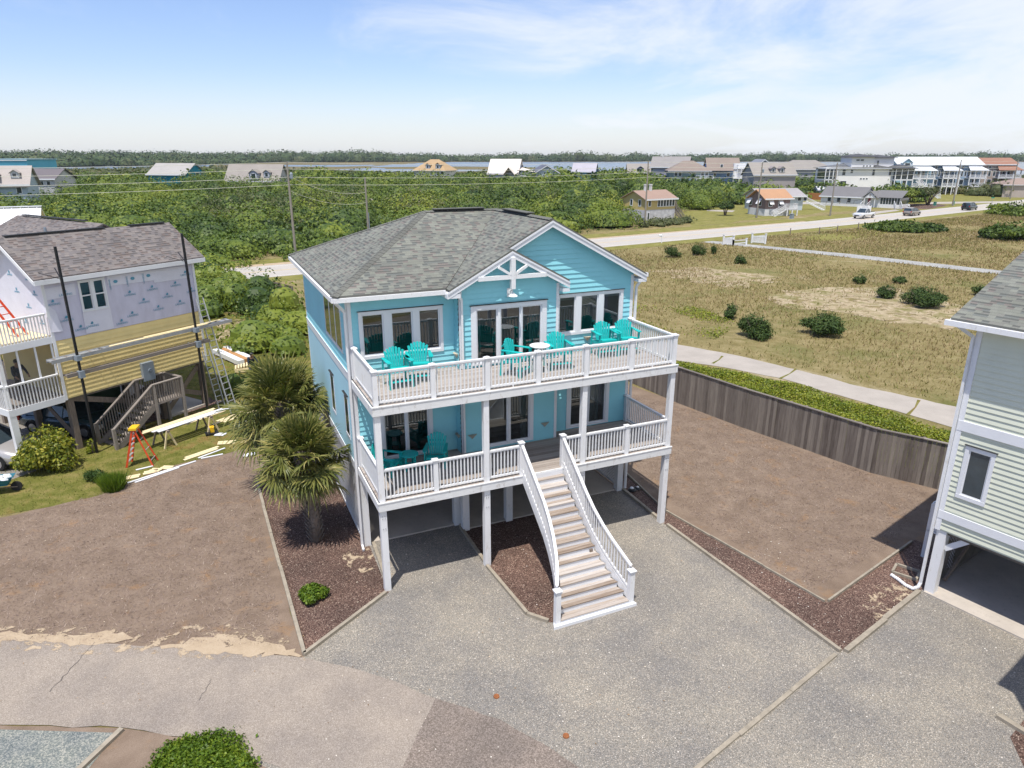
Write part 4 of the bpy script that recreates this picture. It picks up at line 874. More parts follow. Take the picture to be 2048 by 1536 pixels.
# printed marks: a small round bird-like emblem over the word LANSING
def word(txt, size, mat, parent, M4, extrude=0.002, name='lettering', align='CENTER'):
    c = bpy.data.curves.new(name, 'FONT'); c.body = txt; c.size = size; c.extrude = extrude; c.align_x = align; c.resolution_u = 2
    o = bpy.data.objects.new(name, c); COL.objects.link(o); dg = bpy.context.evaluated_depsgraph_get(); dg.update()
    me = bpy.data.meshes.new_from_object(o.evaluated_get(dg)); bpy.data.objects.remove(o); bpy.data.curves.remove(c)
    me.transform(M4); me.materials.clear(); me.materials.append(mat); q = bpy.data.objects.new(name, me); COL.objects.link(q); q.parent = parent; return q
def wall_m(F, u, o, z):                            # text lying in a wall plane
    O = Vector(F(u, o, z)); X = (Vector(F(u+1, o, z))-O); Z = Vector((0,0,1)); Y = X.cross(Z)*-1
    m = Matrix.Identity(4); m.col[0][:3] = X; m.col[1][:3] = Z; m.col[2][:3] = Y*-1; m.col[3][:3] = O; return m
marks = [(-6.3,6.5),(-5.75,6.82),(-3.0,6.35),(-1.9,6.42),(-0.7,6.42),(-5.9,5.75),(-3.05,5.4),(-1.75,5.45),(-0.6,5.5),(-5.4,5.25),(-2.4,5.9),(-1.2,5.95),(0.1,6.0),(-3.6,5.15),(-0.1,6.85),(-4.9,6.9-1.6)]
mb = MB()
for (u, z) in marks:
    e = [FB1(u+0.05*math.cos(t)+0.02, 0.034, z+0.12+0.06*math.sin(t)) for t in [2*PI*i/10 for i in range(10)]]; mb.add(e, [tuple(range(10))])
    mb.add([FB1(u-0.07, 0.034, z+0.09), FB1(u-0.02, 0.034, z+0.06), FB1(u+0.02, 0.034, z+0.14)], [(0,1,2)])
for (u, z) in ((-3.55,7.02),(-2.75,7.04),(-1.98,7.06)): mb.add([FB1(u+0.10*math.cos(t), 0.04, z+0.07*math.sin(t)) for t in [2*PI*i/10 for i in range(10)]], [tuple(range(10))])
mb.build('printed_emblem', M['wrapink'], hw)
for (u, z) in marks: word('LANSING', 0.13, M['wrapink'], hw, wall_m(FB1, u+0.02, 0.034, z-0.06))
for (u, z) in ((-3.78,6.92),(-2.98,6.94),(-2.2,6.96)):
    word('LANSING', 0.11, M['wrapink'], hw, wall_m(FB1, u, 0.04, z) @ Matrix.Rotation(PI/2, 4, 'Z'))
w = window(H2, FB1, *BW, panes=[(-5.12, -4.66), (-4.54, -4.08)], trim=0.06, mullion_z=6.62, sill=False, cap=False, blind=0.5)
room(H2, -5.4, -3.8, 0.001, 0.9, 5.6, 7.45)
gz = lambda n: 7.60+0.655*(n+0.25) if n < 2.1 else 9.14-0.50*(n-2.1)
mb = MB(); pts = [(-6.6, 0, 4.95), (-6.6, 4.6, 4.95), (-6.6, 4.6, 7.75), (-6.6, 2.1, 9.0), (-6.6, 0, 7.62)]
mb.add(pts, [tuple(range(5))[::-1]]); mb.add([(0.42, y, z) for _, y, z in pts], [tuple(range(5))]); mb.build_each('gable_wall', M['wrapw'], H2, nf=1)
for (y, z) in ((0.6, 6.9), (1.3, 6.3), (2.0, 6.9), (0.9, 7.5), (2.3, 7.6), (1.8, 5.6), (0.5, 5.7)):
    mb = MB(); mb.add([FBL(y+0.06*math.cos(t), 0.01, z+0.09+0.07*math.sin(t)) for t in [2*PI*i/8 for i in range(8)]], [tuple(range(8))]); mb.build('printed_emblem', M['wrapink'], H2)
    word('LANSING', 0.10, M['wrapink'], H2, wall_m(frame((-6.6,0,0), (0,-1,0), (-1,0,0)), -y, 0.01, z-0.06))
mb = MB(); siding(mb, FBL, 0, 4.6, 2.4, 4.95, expo=0.19); siding(mb, FBR, 0, 9.0, 2.4, 7.6, expo=0.19); mb.build('side_wall', m_yel, H2)
mb = MB()
mb.roof([(-6.95, -0.25, 7.60), (0.92, -0.25, 7.60), (0.92, 2.1, 9.14), (-6.95, 2.1, 9.14)], 0.08); mb.roof([(0.92, 4.9, 7.74), (-6.95, 4.9, 7.74), (-6.95, 2.1, 9.14), (0.92, 2.1, 9.14)], 0.08)
mb.roof([(-2.1, 2.6, 9.30), (-2.1, 10.2, 9.38), (-6.6, 10.2, 7.2), (-6.6, 4.0, 7.2)], 0.08); mb.roof([(-2.1, 10.2, 9.38), (-2.1, 2.6, 9.30), (2.3, 5.0, 7.2), (2.3, 10.2, 7.2)], 0.08)
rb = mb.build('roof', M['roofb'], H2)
mb = MB(); mb.beam((-6.6, 2.1, 9.17), (-2.4, 2.1, 9.17), 0.20, 0.05); mb.beam((-1.2, 2.1, 9.17), (0.6, 2.1, 9.17), 0.20, 0.05); mb.beam((-2.1, 4.0, 9.37), (-2.1, 9.6, 9.42), 0.20, 0.05); mb.build('ridge_vent', M['vent'], rb)
mb = MB(); mb.lathe((-3.2, 5.6, 8.75), [(0.14, -0.1), (0.10, 0.05), (0.06, 0.1), (0.06, 0.32)], 10); mb.build('vent_pipe', M['conduit'], rb)
mb = MB(); mb.box(-6.95, 0.92, -0.29, -0.25, 7.36, 7.55); mb.box(-6.9, 0.9, -0.25, 0, 7.37, 7.40)
for x in (-6.98, 0.93): mb.prism([(x, -0.25, 7.53), (x, 2.1, 9.07), (x, 2.1, 8.90), (x, -0.25, 7.36)], (0.03, 0, 0)); mb.prism([(x, 4.9, 7.67), (x, 2.1, 9.07), (x, 2.1, 8.90), (x, 4.9, 7.5)], (0.03, 0, 0))
mb.build('fascia', M['trim'], rb)
mb = MB(); mb.fbox(FB1, -6.62, -6.5, 0, 0.04, 2.36, 7.37); mb.fbox(FB1, 0.33, 0.44, 0, 0.04, 2.36, 7.37); mb.build_each('corner_board', M['trim'], H2)
mb = MB(); mb.box(-6.55, 0.38, 0.05, 9.0, 2.3, 2.42); mb.box(-6.5, 0.3, 0.95, 4.5, 5.0, 7.6); mb.build('underside', M['dark'], H2)
mb = MB(); mb.box(-2.0, 0.3, 0.1, 9.0, -0.05, 0.10); mb.build('slab', M['conc'], H2)
for e in (-6.35, -2.15, 0.15):
    for n in (0.2, 3.2, 6.4, 9.0): mb = MB(); mb.box(e-0.12, e+0.12, n-0.12, n+0.12, 0, 2.4); mb.build('pile', M['pile'], H2)
for a, b in (((-6.2, 0.2, 2.3), (-2.3, 0.3, 0.9)), ((-2.0, 0.2, 0.3), (0.1, 0.25, 2.2)), ((-2.0, 0.22, 1.5), (0.2, 0.2, 0.6)), ((-2.1, 0.3, 2.0), (-2.1, 3.2, 0.4)), ((-6.3, 0.3, 0.4), (-6.3, 3.2, 2.2))):
    mb = MB(); mb.beam(a, b, 0.05, 0.24); mb.build('brace', M['pile'], H2)
mb = MB(); mb.box(-4.2, -2.3, 3.4, 6.2, 0.0, 2.3); mb.build('storage_room', paint('dark_green_panel', (0.035, 0.07, 0.045), 0.8, 0.1), H2)
# porch to the left: screened lower porch, open upper balcony
PE = -8.75
for zd, h in ((2.62, 0), (5.22, 1)):
    mb = MB(); mb.box(PE, -6.62, 0.02, 4.4, zd-0.04, zd); mb.build('porch_floor', M['lumber'] if h else M['deck'], H2)
    mb = MB(); mb.box(PE-0.04, -6.62, -0.03, 0.02, zd-0.32, zd-0.041); mb.box(PE-0.04, PE, 0.02, 4.4, zd-0.32, zd-0.041); mb.build('band_board', M['trim'], H2)
    for p, q in (((PE+0.05, 0.0, zd-0.28), (-6.68, 0.0, zd-0.28)), ((PE, 0.06, zd-0.28), (PE, 4.4, zd-0.28))): mb = MB(); railpath(mb, [p, q], h=1.22, bot=0.02, sp=0.13, w=0.04, top=(0.12, 0.045)); mb.build('railing', M['white'], H2)
for x, y in ((PE+0.08, 0.08), (PE+0.08, 4.3)): mb = MB(); mb.box(x-0.12, x+0.12, y-0.1, y+0.1, 0, 2.3); mb.box(x-0.07, x+0.07, y-0.07, y+0.07, 2.62, 4.9); mb.build('porch_post', M['white'], H2)
mb = MB(); mb.box(PE+0.02, PE+0.16, 0.02, 0.1, 3.6, 4.9)
for x in (-8.0, -7.32, -6.68): mb.box(x-0.035, x+0.035, 0.02, 0.08, 3.5, 4.92)
mb.build('screen_frame', M['trim'], H2)
m_scr = newmat('insect_screen'); _t = m_scr[1]; _b = m_scr[2]; _tr = _t.nodes.new('ShaderNodeBsdfTransparent'); _ms = _t.nodes.new('ShaderNodeMixShader'); _ms.inputs[0].default_value = 0.45; _b.inputs['Base Color'].default_value = (0.05,0.05,0.05,1)
_t.links.new(_tr.outputs[0], _ms.inputs[1]); _t.links.new(_b.outputs[0], _ms.inputs[2]); _t.links.new(_ms.outputs[0], _t.nodes['Material Output'].inputs[0])
mb = MB(); mb.add([(PE, 0.05, 2.65), (-6.65, 0.05, 2.65), (-6.65, 0.05, 4.9), (PE, 0.05, 4.9)], [(0,1,2,3)]); mb.build('insect_screen', m_scr[0], H2)
mb = MB(); mb.fbox(FB1, -3.12, -2.55, 0.03, 0.22, 2.25, 3.12); mb.lathe((-2.78, -0.22, 2.72), [(0.09, 0), (0.09, 0.08), (0.05, 0.11)], 12, (0,-1,0)); mb.build('meter_box', M['conduit'], H2)
# outside stair with landing
st2 = thing('outdoor_stair', None, None); st2.parent = H2; st2['label'] = 'grey weathered stair with landing below the meter box'
mb = MB(); mb.box(-3.55, -2.05, -1.45, -0.05, 1.42, 1.46)
for i in range(8): x = -3.72-i*0.245; z = 1.27-i*0.175; mb.box(x-0.02, x+0.26, -1.35, -0.15, z-0.04, z)
mb.build('treads', M['oldwood'], st2)
mb = MB()
for y in (-1.42, -0.10): mb.beam((-3.55, y, 1.40), (-5.6, y, -0.05), 0.05, 0.26)
for x, y in ((-3.5,-1.42), (-2.1,-1.42), (-3.5,-0.1), (-2.1,-0.1), (-5.62, -1.42), (-5.62, -0.10)): mb.box(x-0.06, x+0.06, y-0.06, y+0.06, 0, 2.4 if x > -5 else 0.98)
mb.build('frame', M['oldwood'], st2)
for y in (-1.42, -0.10): mb = MB(); railpath(mb, [(-5.6, y, 0.0), (-3.55, y, 1.46), (-2.1, y, 1.46)], h=0.95, bot=0.02, sp=0.12, w=0.04, top=(0.14, 0.04)); mb.build('railing', M['oldwood'], st2)
mb = MB(); railpath(mb, [(-2.08, -1.4, 1.46), (-2.08, -0.1, 1.46)], h=0.95, bot=0.02, sp=0.12, w=0.04, top=(0.14, 0.04)); mb.build('railing', M['oldwood'], st2)
# white metal roof house behind
H3 = thing('metal_roof_house', 'house at the left edge with white standing-seam metal roof behind the shingled roof', 'house', (-36.5, 47.5, 0), R(27))
mb = MB(); mb.roof([(-14, -4.6, 6.2), (4.2, -4.6, 6.2), (4.2, 0.6, 8.9), (-14, 0.6, 8.9)], 0.1); mb.roof([(4.2, 6, 6.2), (-14, 6, 6.2), (-14, 0.6, 8.9), (4.2, 0.6, 8.9)], 0.1)
r3 = mb.build('roof', paint('white_metal_roof', (0.72, 0.72, 0.72), 0.35, 0.02), H3)
mb = MB()
for i in range(38): x = -13.8+i*0.48; mb.beam((x, -4.6, 6.23), (x, 0.6, 8.93), 0.03, 0.05)
mb.beam((-14, 0.6, 8.96), (4.25, 0.6, 8.96), 0.3, 0.05); mb.build('standing_seams', M['trim'], r3)
mb = MB(); F3 = frame((0,-4.2,0), (1,0,0), (0,-1,0)); siding(mb, F3, -13.5, 3.9, 0.3, 6.3, 0.2); mb.add([(3.9,-4.2,0.3),(3.9,5.6,0.3),(3.9,5.6,6.2),(3.9,0.6,8.8),(3.9,-4.2,6.2)], [(0,1,2,3,4)]); mb.build('wall', M['yellow'], H3)

# ---- scaffold: pump-jack poles with plank staging
for i, e in enumerate((-6.25, -0.62)):
    t = thing('scaffold_pole', ('black pump-jack scaffold pole in front of the double window' if i == 0 else 'black pump-jack scaffold pole beside the extension ladders'), 'scaffold pole', B(e, -0.98), RB, 'black scaffold poles')
    mb = MB(); mb.box(-0.04, 0.04, -0.045, 0.045, 0, 8.9); mb.build('pole', M['black'], t)
    mb = MB(); mb.box(-0.10, 0.10, -0.14, 0.10, 3.45, 3.75); mb.box(-0.10, 0.10, -0.14, 0.10, 4.2, 4.42); mb.beam((0, 0.1, 3.55), (0, 0.75, 3.55), 0.06); mb.beam((0, 0.1, 4.2), (0, 0.72, 4.2), 0.06); mb.build('pump_jack', M['conduit'], t)
    mb = MB(); mb.beam((0, 0.05, 7.6), (0.25, 0.85, 7.95), 0.03); mb.beam((0, 0.05, 7.6), (-0.45, 0.75, 7.85), 0.02); mb.build('roof_brace', M['black'], t)
t = thing('scaffold_plank', 'long aluminium staging plank with cut yellow boards lying on it', 'plank', B(-3.0, -0.62, 4.30), RB); mb = MB(); mb.box(-4.2, 4.6, -0.18, 0.18, 0, 0.05); mb.box(-4.2, 4.6, -0.21, -0.18, -0.06, 0.09); mb.box(-4.2, 4.6, 0.18, 0.21, -0.06, 0.09); mb.build('platform', M['alu'], t)
mb = MB()
for i in range(18): x = -4.0+i*0.49; mb.box(x, x+0.06, -0.17, 0.17, 0.051, 0.07)
mb.build('cross_rungs', M['oldwood'], t)
t = thing('work_bench_plank', 'dark grey lower scaffold plank across the yellow siding', 'plank', B(-3.2, -0.80, 3.62), RB); mb = MB(); mb.box(-3.6, 3.3, -0.15, 0.15, 0, 0.06); mb.box(-3.6, 3.3, -0.17, -0.15, -0.07, 0.09); mb.build('platform', M['oldwood'], t)
t = thing('siding_boards', 'stack of fresh yellow boards on the upper scaffold plank', 'boards', B(-2.3, -0.62, 4.38), RB)
mb = MB(); mb.box(-2.4, 2.6, -0.10, 0.05, 0, 0.03); mb.box(-0.7, 3.4, -0.02, 0.12, 0.031, 0.05); mb.build('board', M['lumber'], t)
def ladder(name, label, p, q, w=0.42, mat='alu', rung=0.3, group=None):
    p = Vector(p); q = Vector(q); d = q-p; L = d.length; t = thing(name, label, 'ladder', p, 0, group)
    side = Vector((math.cos(RB+R(8)), math.sin(RB+R(8)), 0))*(w/2)
    mb = MB(); mb.beam(-side, d-side, 0.035, 0.085); mb.beam(side, d+side, 0.035, 0.085); mb.build('side_rails', M[mat], t)
    mb = MB(); n = int(L/rung)
    for i in range(1, n): c = d*(i/n); mb.beam(c-side, c+side, 0.035, 0.03)
    mb.build('rungs', M[mat], t); return t
ladder('extension_ladder', 'short aluminium ladder leaning on the pile beside the scaffold pole', B(0.30, -0.85), B(0.42, 0.02, 2.9))
ladder('extension_ladder', 'tall aluminium extension ladder leaning on the house corner next to the palm', B(0.10, -2.05), B(0.42, -0.10, 5.6), 0.44)
ladder('orange_ladder', 'orange ladder leaning on the wrapped gable above the balcony', B(-7.25, 0.9, 5.25), B(-7.9, 1.5, 7.1), 0.40, 'orange')
# orange step ladder
t = thing('step_ladder', 'orange fibreglass step ladder with yellow top standing on the lawn', 'ladder', G(280, 928), R(-82))
topz = 1.6
for s in (-1, 1): mb = MB(); mb.beam((s*0.30, -0.42, 0), (s*0.17, 0, topz), 0.03, 0.08); mb.build('front_rail', M['orange'], t); mb = MB(); mb.beam((s*0.30, 0.62, 0), (s*0.17, 0.08, topz), 0.03, 0.06); mb.build('rear_rail', M['orange'], t)
mb = MB()
for i in range(1, 7): f = i/7; mb.box(-0.30+0.13*f, 0.30-0.13*f, -0.42*(1-f)-0.05, -0.42*(1-f)+0.05, f*topz-0.02, f*topz)
for i in (1, 3, 5): f = i/7; mb.beam((-0.3+0.13*f, 0.62-0.54*f, f*topz), (0.3-0.13*f, 0.62-0.54*f, f*topz), 0.03)
mb.build('steps', M['alu'], t); mb = MB(); mb.box(-0.24, 0.24, -0.12, 0.18, topz, topz+0.09); mb.build('top_cap', M['yel'], t)
# sawhorses and material
def sawhorse(label, loc, rz):
    t = thing('sawhorse', label, 'sawhorse', loc, rz, 'wooden sawhorses'); mb = MB(); mb.box(-0.5, 0.5, -0.045, 0.045, 0.72, 0.80); mb.build('top_beam', M['pile'], t)
    for x in (-0.4, 0.4):
        for s in (-1, 1): mb = MB(); mb.beam((x+0.06*(1 if x > 0 else -1), s*0.28, 0), (x, s*0.03, 0.76), 0.035, 0.08); mb.build('leg', M['lumber'] if x < 0 else M['pile'], t)
    return t
SH = [G(330, 890), G(415, 860)]; dv = (SH[1]-SH[0]).normalized(); ang = math.atan2(dv.y, dv.x)
sawhorse('wooden sawhorse nearest the orange step ladder', SH[0], ang+PI/2); sawhorse('wooden sawhorse under the far end of the boards', SH[1], ang+PI/2)
def boards_on(name, label, a, b, z, offs_, w, mat, th=0.025, cat='boards', group=None):
    a = Vector(a); b = Vector(b); d = (b-a).normalized(); s = Vector((-d.y, d.x, 0)); o = MB(); c = (a+b)/2; c.z = z
    for k, (of, sh, zz) in enumerate(offs_): o.beam(a-c+s*of+d*sh+Vector((0,0,zz+z-a.z+th/2)), b-c+s*of+d*sh+Vector((0,0,zz+z-b.z+th/2)), w, th)
    q = o.build(name, M[mat], loc=c); tag(q, label, cat, group); return q
a0 = SH[0]-dv*0.7; b0_ = SH[1]+dv*0.7; a0.z = b0_.z = 0
boards_on('yellow_boards', 'long yellow boards laid across the sawhorses', a0, b0_, 0.80, [(0.30, 0, 0), (0.14, -0.15, 0)], 0.15, 'lumber')
boards_on('white_trim_boards', 'long white trim boards laid across the sawhorses beside the yellow ones', a0, b0_, 0.80, [(-0.06, 0.2, 0), (-0.26, 0.35, 0)], 0.16, 'trim')
gs = 'offcuts and boards scattered on the lawn'
for lab, p, q, offl, mt in (('pair of yellow boards on the grass behind the sawhorses', (375, 848), (450, 822), [(0, 0, 0), (0.17, .3, 0.01)], 'lumber'),
        ('yellow boards on the grass below the tall ladder', (425, 850), (490, 826), [(0, 0, 0), (0.2, 0.4, 0), (-0.2, 0.5, 0)], 'lumber'),
        ('two wide yellow boards at the edge of the bare lot', (368, 921), (435, 898), [(0, 0, 0), (0.17, 0.15, 0)], 'lumber'),
        ('stack of yellow boards touching the palm fronds', (435, 889), (495, 884), [(0, 0, 0), (0.16, 0, 0.02)], 'lumber')):
    boards_on('yellow_boards', lab, G(*p), G(*q), 0.01, offl, 0.16, mt, group=gs)
for lab, p, q in (('white trim board lying beside the two wide yellow boards', (397, 917), (450, 897)), ('thin white trim strip nearest the bare lot', (402, 918), (446, 909)),
        ('long white strip along the edge of the bare lot below the step ladder', (255, 967), (392, 923)), ('second long white strip lying against the lot edge', (270, 966), (358, 936)), ('pale board leaning at the foot of the step ladder', (272, 941), (306, 933))):
    boards_on('white_strip', lab, G(*p), G(*q), 0.012, [(0, 0, 0)], 0.09, 'trim', group=gs)
r_ = random.Random(4)
for i, (lab, p) in enumerate((('square white offcut near the palm', (441, 869)), ('yellow offcut left of the tall grass clump', (264, 957)), ('small yellow offcut standing out below the step ladder', (334, 935)), ('yellow offcut in the pile below the step ladder, lower one', (300, 947)), ('yellow offcut in the pile below the step ladder, upper one', (312, 940)), ('white scrap lying on the dead grass lot', (499, 912)))):
    c = G(*p); boards_on('offcut', lab, c-Vector((0.22, 0.12, 0)), c+Vector((0.22, 0.14*(1 if i % 2 else -1), 0)), 0.02, [(0, 0, 0), (0.12, 0.05, 0.012)], 0.17, 'trim' if i in (0, 5) else 'lumber', group=gs)
t = thing('miter_saw', 'yellow and black power saw on the grass under the sawhorse boards', 'saw', G(424, 868), 0.5)
mb = MB(); mb.box(-0.28, 0.28, -0.2, 0.2, 0, 0.09); mb.build('base', M['black'], t); mb = MB(); mb.box(-0.08, 0.12, -0.05, 0.2, 0.09, 0.34); mb.tube([(0, 0.1, 0.3), (0.1, -0.1, 0.4), (0.05, -0.25, 0.35)], 0.035, 6); mb.build('motor_housing', M['yel'], t); mb = MB(); mb.lathe((-0.1, -0.02, 0.24), [(0.14, 0), (0.14, 0.01)], 16, (1,0,0)); mb.build('blade', M['alu'], t)
# lumber pile with white cover
t = thing('lumber_stack', 'stack of trim boards wrapped in white plastic behind the ladders', 'lumber', G(468, 718), math.atan2((G(500, 735)-G(435, 705)).y, (G(500, 735)-G(435, 705)).x))
mb = MB(); mb.box(-1.9, 1.9, -0.55, -0.15, 0.1, 0.38); mb.box(-1.9, 1.6, 0.15, 0.5, 0.1, 0.42); mb.build('plastic_wrap', M['white'], t); mb = MB(); mb.box(-1.7, 1.9, -0.15, 0.15, 0.1, 0.40); mb.build('boards', paint('brown_board', (0.42, 0.22, 0.09), 0.8, 0.1), t); mb = MB(); 
for x in (-1.4, 0, 1.4): mb.box(x-0.06, x+0.06, -0.6, 0.55, 0, 0.1)
mb.build('bearers', M['pile'], t)
t = thing('wooden_pallet', 'small wooden pallet propped beside the worker', 'pallet', G(487, 742), R(20)); mb = MB()
for i in range(6): mb.box(-0.45+i*0.16, -0.36+i*0.16, -0.4, 0.4, 0.28+i*0.03, 0.30+i*0.03)
mb.box(-0.47, 0.47, -0.42, -0.34, 0.05, 0.26); mb.box(-0.47, 0.47, 0.34, 0.42, 0.05, 0.26); mb.build('slats', M['lumber'], t)
t = thing('wheelbarrow', 'blue-green wheelbarrow full of rubble at the left edge of the lawn', 'wheelbarrow', G(2, 985), R(20))
mb = MB(); mb.prism([(-0.35, -0.25, 0.35), (0.35, -0.25, 0.35), (0.35, 0.25, 0.35), (-0.35, 0.25, 0.35)], (0, 0, 0.02)); 
mb.add([(-0.3,-0.2,0.33),(0.3,-0.2,0.33),(0.3,0.2,0.33),(-0.3,0.2,0.33),(-0.5,-0.34,0.62),(0.52,-0.34,0.60),(0.52,0.34,0.60),(-0.5,0.34,0.62)], [(0,3,2,1),(0,1,5,4),(1,2,6,5),(2,3,7,6),(3,0,4,7)]); mb.build('tray', paint('barrow_blue', (0.02, 0.16, 0.22), 0.5), t)
mb = MB(); mb.lathe((0.55, -0.04, 0.19), [(0.19, 0), (0.19, 0.08)], 14, (0,1,0)); mb.build('wheel', M['tyre'], t); mb = MB()
for s in (-1, 1): mb.tube([(0.6, s*0.08, 0.19), (-0.3, s*0.25, 0.33), (-1.05, s*0.3, 0.55)], 0.02, 6); mb.tube([(-0.35, s*0.25, 0.33), (-0.4, s*0.25, 0)], 0.018, 6)
mb.build('handle_frame', M['pile'], t); mb = MB()
for i in range(14): x, y = r_.uniform(-0.35, 0.4), r_.uniform(-0.22, 0.22); mb.lathe((x, y, 0.5), [(0.05, 0), (0.10, 0.06), (0.05, 0.16)], 6)
mb.build('rubble', M['white'], t)
# ---------------------------------------------------------------- people
def person(label, loc, rz, J, mats, group=None):
    """J: joint positions/radii for one continuous skinned body."""
    t = thing('person', label, 'person', loc, rz, group)
    E = [('pel','chest'),('chest','neck'),('neck','head'),('head','crown'),('chest','shl'),('shl','ell'),('ell','wrl'),('wrl','hal'),('chest','shr'),('shr','elr'),('elr','wrr'),('wrr','har'),('pel','hil'),('hil','knl'),('knl','anl'),('anl','tol'),('pel','hir'),('hir','knr'),('knr','anr'),('anr','tor')]
    K = list(J); me = bpy.data.meshes.new('body'); me.from_pydata([J[k][:3] for k in K], [(K.index(a), K.index(b)) for a, b in E], [])
    o = bpy.data.objects.new('body', me); COL.objects.link(o); o.modifiers.new('s', 'SKIN'); sv = me.skin_vertices[0].data
    for i, k in enumerate(K): sv[i].radius = (J[k][3], J[k][3]*(J[k][4] if len(J[k]) > 4 else 1)); sv[i].use_root = (k == 'pel')
    o.modifiers.new('d', 'SUBSURF').levels = 2; dg = bpy.context.evaluated_depsgraph_get(); dg.update()
    m2 = bpy.data.meshes.new_from_object(o.evaluated_get(dg)); bpy.data.objects.remove(o)
    for m in mats: m2.materials.append(M[m])
    for p in m2.polygons:
        c = p.center; d = {k: (Vector(J[k][:3])-c).length for k in K}; n = min(d, key=d.get); p.use_smooth = True
        p.material_index = 0 if n in ('chest','shl','shr','ell','elr') else (1 if n in ('pel','hil','hir','knl','knr','anl','anr') else (3 if n in ('tol','tor') else 2))
    q = bpy.data.objects.new('body', m2); COL.objects.link(q); q.parent = t; return t
def headbits(t, c, r=0.1):
    mb = MB(); mb.lathe((c[0], c[1]+0.015, c[2]-0.01), [(r*0.75, -0.02), (r*1.08, 0.03), (r*1.02, 0.09), (r*0.6, 0.13)], 12); mb.build('hair', M['black'], t)
    mb = MB(); mb.box(c[0]-0.012, c[0]+0.012, c[1]-r-0.025, c[1]-r+0.03, c[2]-0.03, c[2]+0.01)
    for s in (-1, 1): mb.box(c[0]+s*r-0.012, c[0]+s*r+0.012, c[1]-0.02, c[1]+0.02, c[2]-0.03, c[2]+0.03)
    mb.build('nose_and_ears', M['skin'], t)
def standing(bend=0.0, arm=0.0):
    cb = lambda y, z: (y-bend*(z-0.95), 0.95+(z-0.95)*(1-bend*0.35)) if z > 0.95 else (y, z)
    J = {'pel': (0, 0, 0.95, 0.15, 0.85)}
    for k, x, y, z, r in (('chest',0,0,1.35,0.165),('neck',0,-0.01,1.50,0.06),('head',0,-0.03,1.62,0.095),('crown',0,-0.02,1.72,0.08),('shl',0.19,0,1.43,0.068),('shr',-0.19,0,1.43,0.068)):
        yy, z2 = cb(y, z); J[k] = (x, yy, z2, r)
    for s, a in ((1, 'l'), (-1, 'r')):
        sy, sz = J['sh'+a][1], J['sh'+a][2]
        J['el'+a] = (s*0.26, sy-0.10-arm*0.15, sz-0.27, 0.045); J['wr'+a] = (s*0.22, sy-0.30-arm*0.2, sz-0.40, 0.032); J['ha'+a] = (s*0.20, sy-0.38-arm*0.2, sz-0.42, 0.036)
        J['hi'+a] = (s*0.10, 0.0, 0.88, 0.10); J['kn'+a] = (s*0.12, -0.03, 0.49, 0.066); J['an'+a] = (s*0.12, 0.03, 0.09, 0.045); J['to'+a] = (s*0.13, -0.13, 0.04, 0.04)
    return J
J = standing(0.35, 0.4); wk = person('worker in dark shirt with orange back print bending over the lumber stack', G(507, 760), R(35), J, ['navy', 'jeans', 'skin', 'black']); headbits(wk, (J['head'][0], J['head'][1], J['head'][2]+0.03))
mb = MB(); cb_ = J['chest']; mb.lathe((0, cb_[1]+0.155, cb_[2]-0.02), [(0.075, 0), (0.075, 0.02)], 12, (0, 1, 0.3)); mb.build('shirt_print', M['orange'], wk)
J = standing(0.1, 0.2); wk = person('person in dark clothes standing behind the porch screen', B(-7.75, 0.9, 2.62), RB, J, ['navy', 'black', 'skin', 'black']); headbits(wk, (0, J['head'][1], J['head'][2]+0.03))

# ================================================================ RIGHT NEIGHBOUR (pale green)
RC_ = R(-55); HC = thing('green_house', 'pale green lap-sided house on posts at the right edge', 'house', (12.33, 17.48, 0), RC_)
def C3(e, n, z=0.0): return Vector((12.33+e*math.cos(RC_)-n*math.sin(RC_), 17.48+e*math.sin(RC_)+n*math.cos(RC_), z))
FC1 = frame((0,0,0), (1,0,0), (0,-1,0)); FCL = frame((-0.18,0,0), (0,1,0), (-1,0,0)); mb = MB(); CW = (0.13, 0.87, 3.28, 4.84)
siding(mb, FC1, -0.18, 9.0, 2.12, 8.15, expo=0.155, holes=[inn(CW)]); mb.build('front_wall', M['green'], HC)
mb = MB(); siding(mb, FCL, 0, 11.0, 2.12, 8.15, expo=0.155); mb.build('side_wall', M['green'], HC)
window(HC, FC1, *CW, panes=[(0.23, 0.77)], glass='sideglass', rec=0.01, sash=0.035, trim=0.11); room(HC, -0.1, 1.4, 0.002, 1.0, 3.0, 5.2)
mb = MB(); mb.fbox(FC1, -0.18, 9, 0.0, 0.06, 5.20, 5.48); mb.fbox(FC1, -0.18, 9, 0.0, 0.06, 2.50, 2.74); mb.fbox(FC1, -0.20, -0.06, 0, 0.05, 2.12, 8.15); mb.fbox(FCL, 0, 0.12, 0, 0.05, 2.12, 8.15); mb.build('trim_boards', M['trim'], HC)
mb = MB(); ez = 8.28; ap = (4.6, 5.5, 10.85)
mb.roof([(-0.72, -0.45, ez), (9.6, -0.45, ez), (9.6, 5.5, 10.58), (-0.72, 5.5, 10.58)]); mb.roof([(9.6, 11.45, ez), (-0.72, 11.45, ez), (-0.72, 5.5, 10.58), (9.6, 5.5, 10.58)])
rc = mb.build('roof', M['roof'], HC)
mb = MB(); mb.box(-0.82, 9.6, -0.56, -0.45, ez-0.20, ez-0.06); mb.build('gutter', M['white'], rc); mb = MB()
for a_, b_ in (((-0.735, -0.45, ez-0.15), (-0.735, 5.5, 10.43)), ((-0.735, 11.45, ez-0.15), (-0.735, 5.5, 10.43))): mb.beam(a_, b_, 0.03, 0.17)
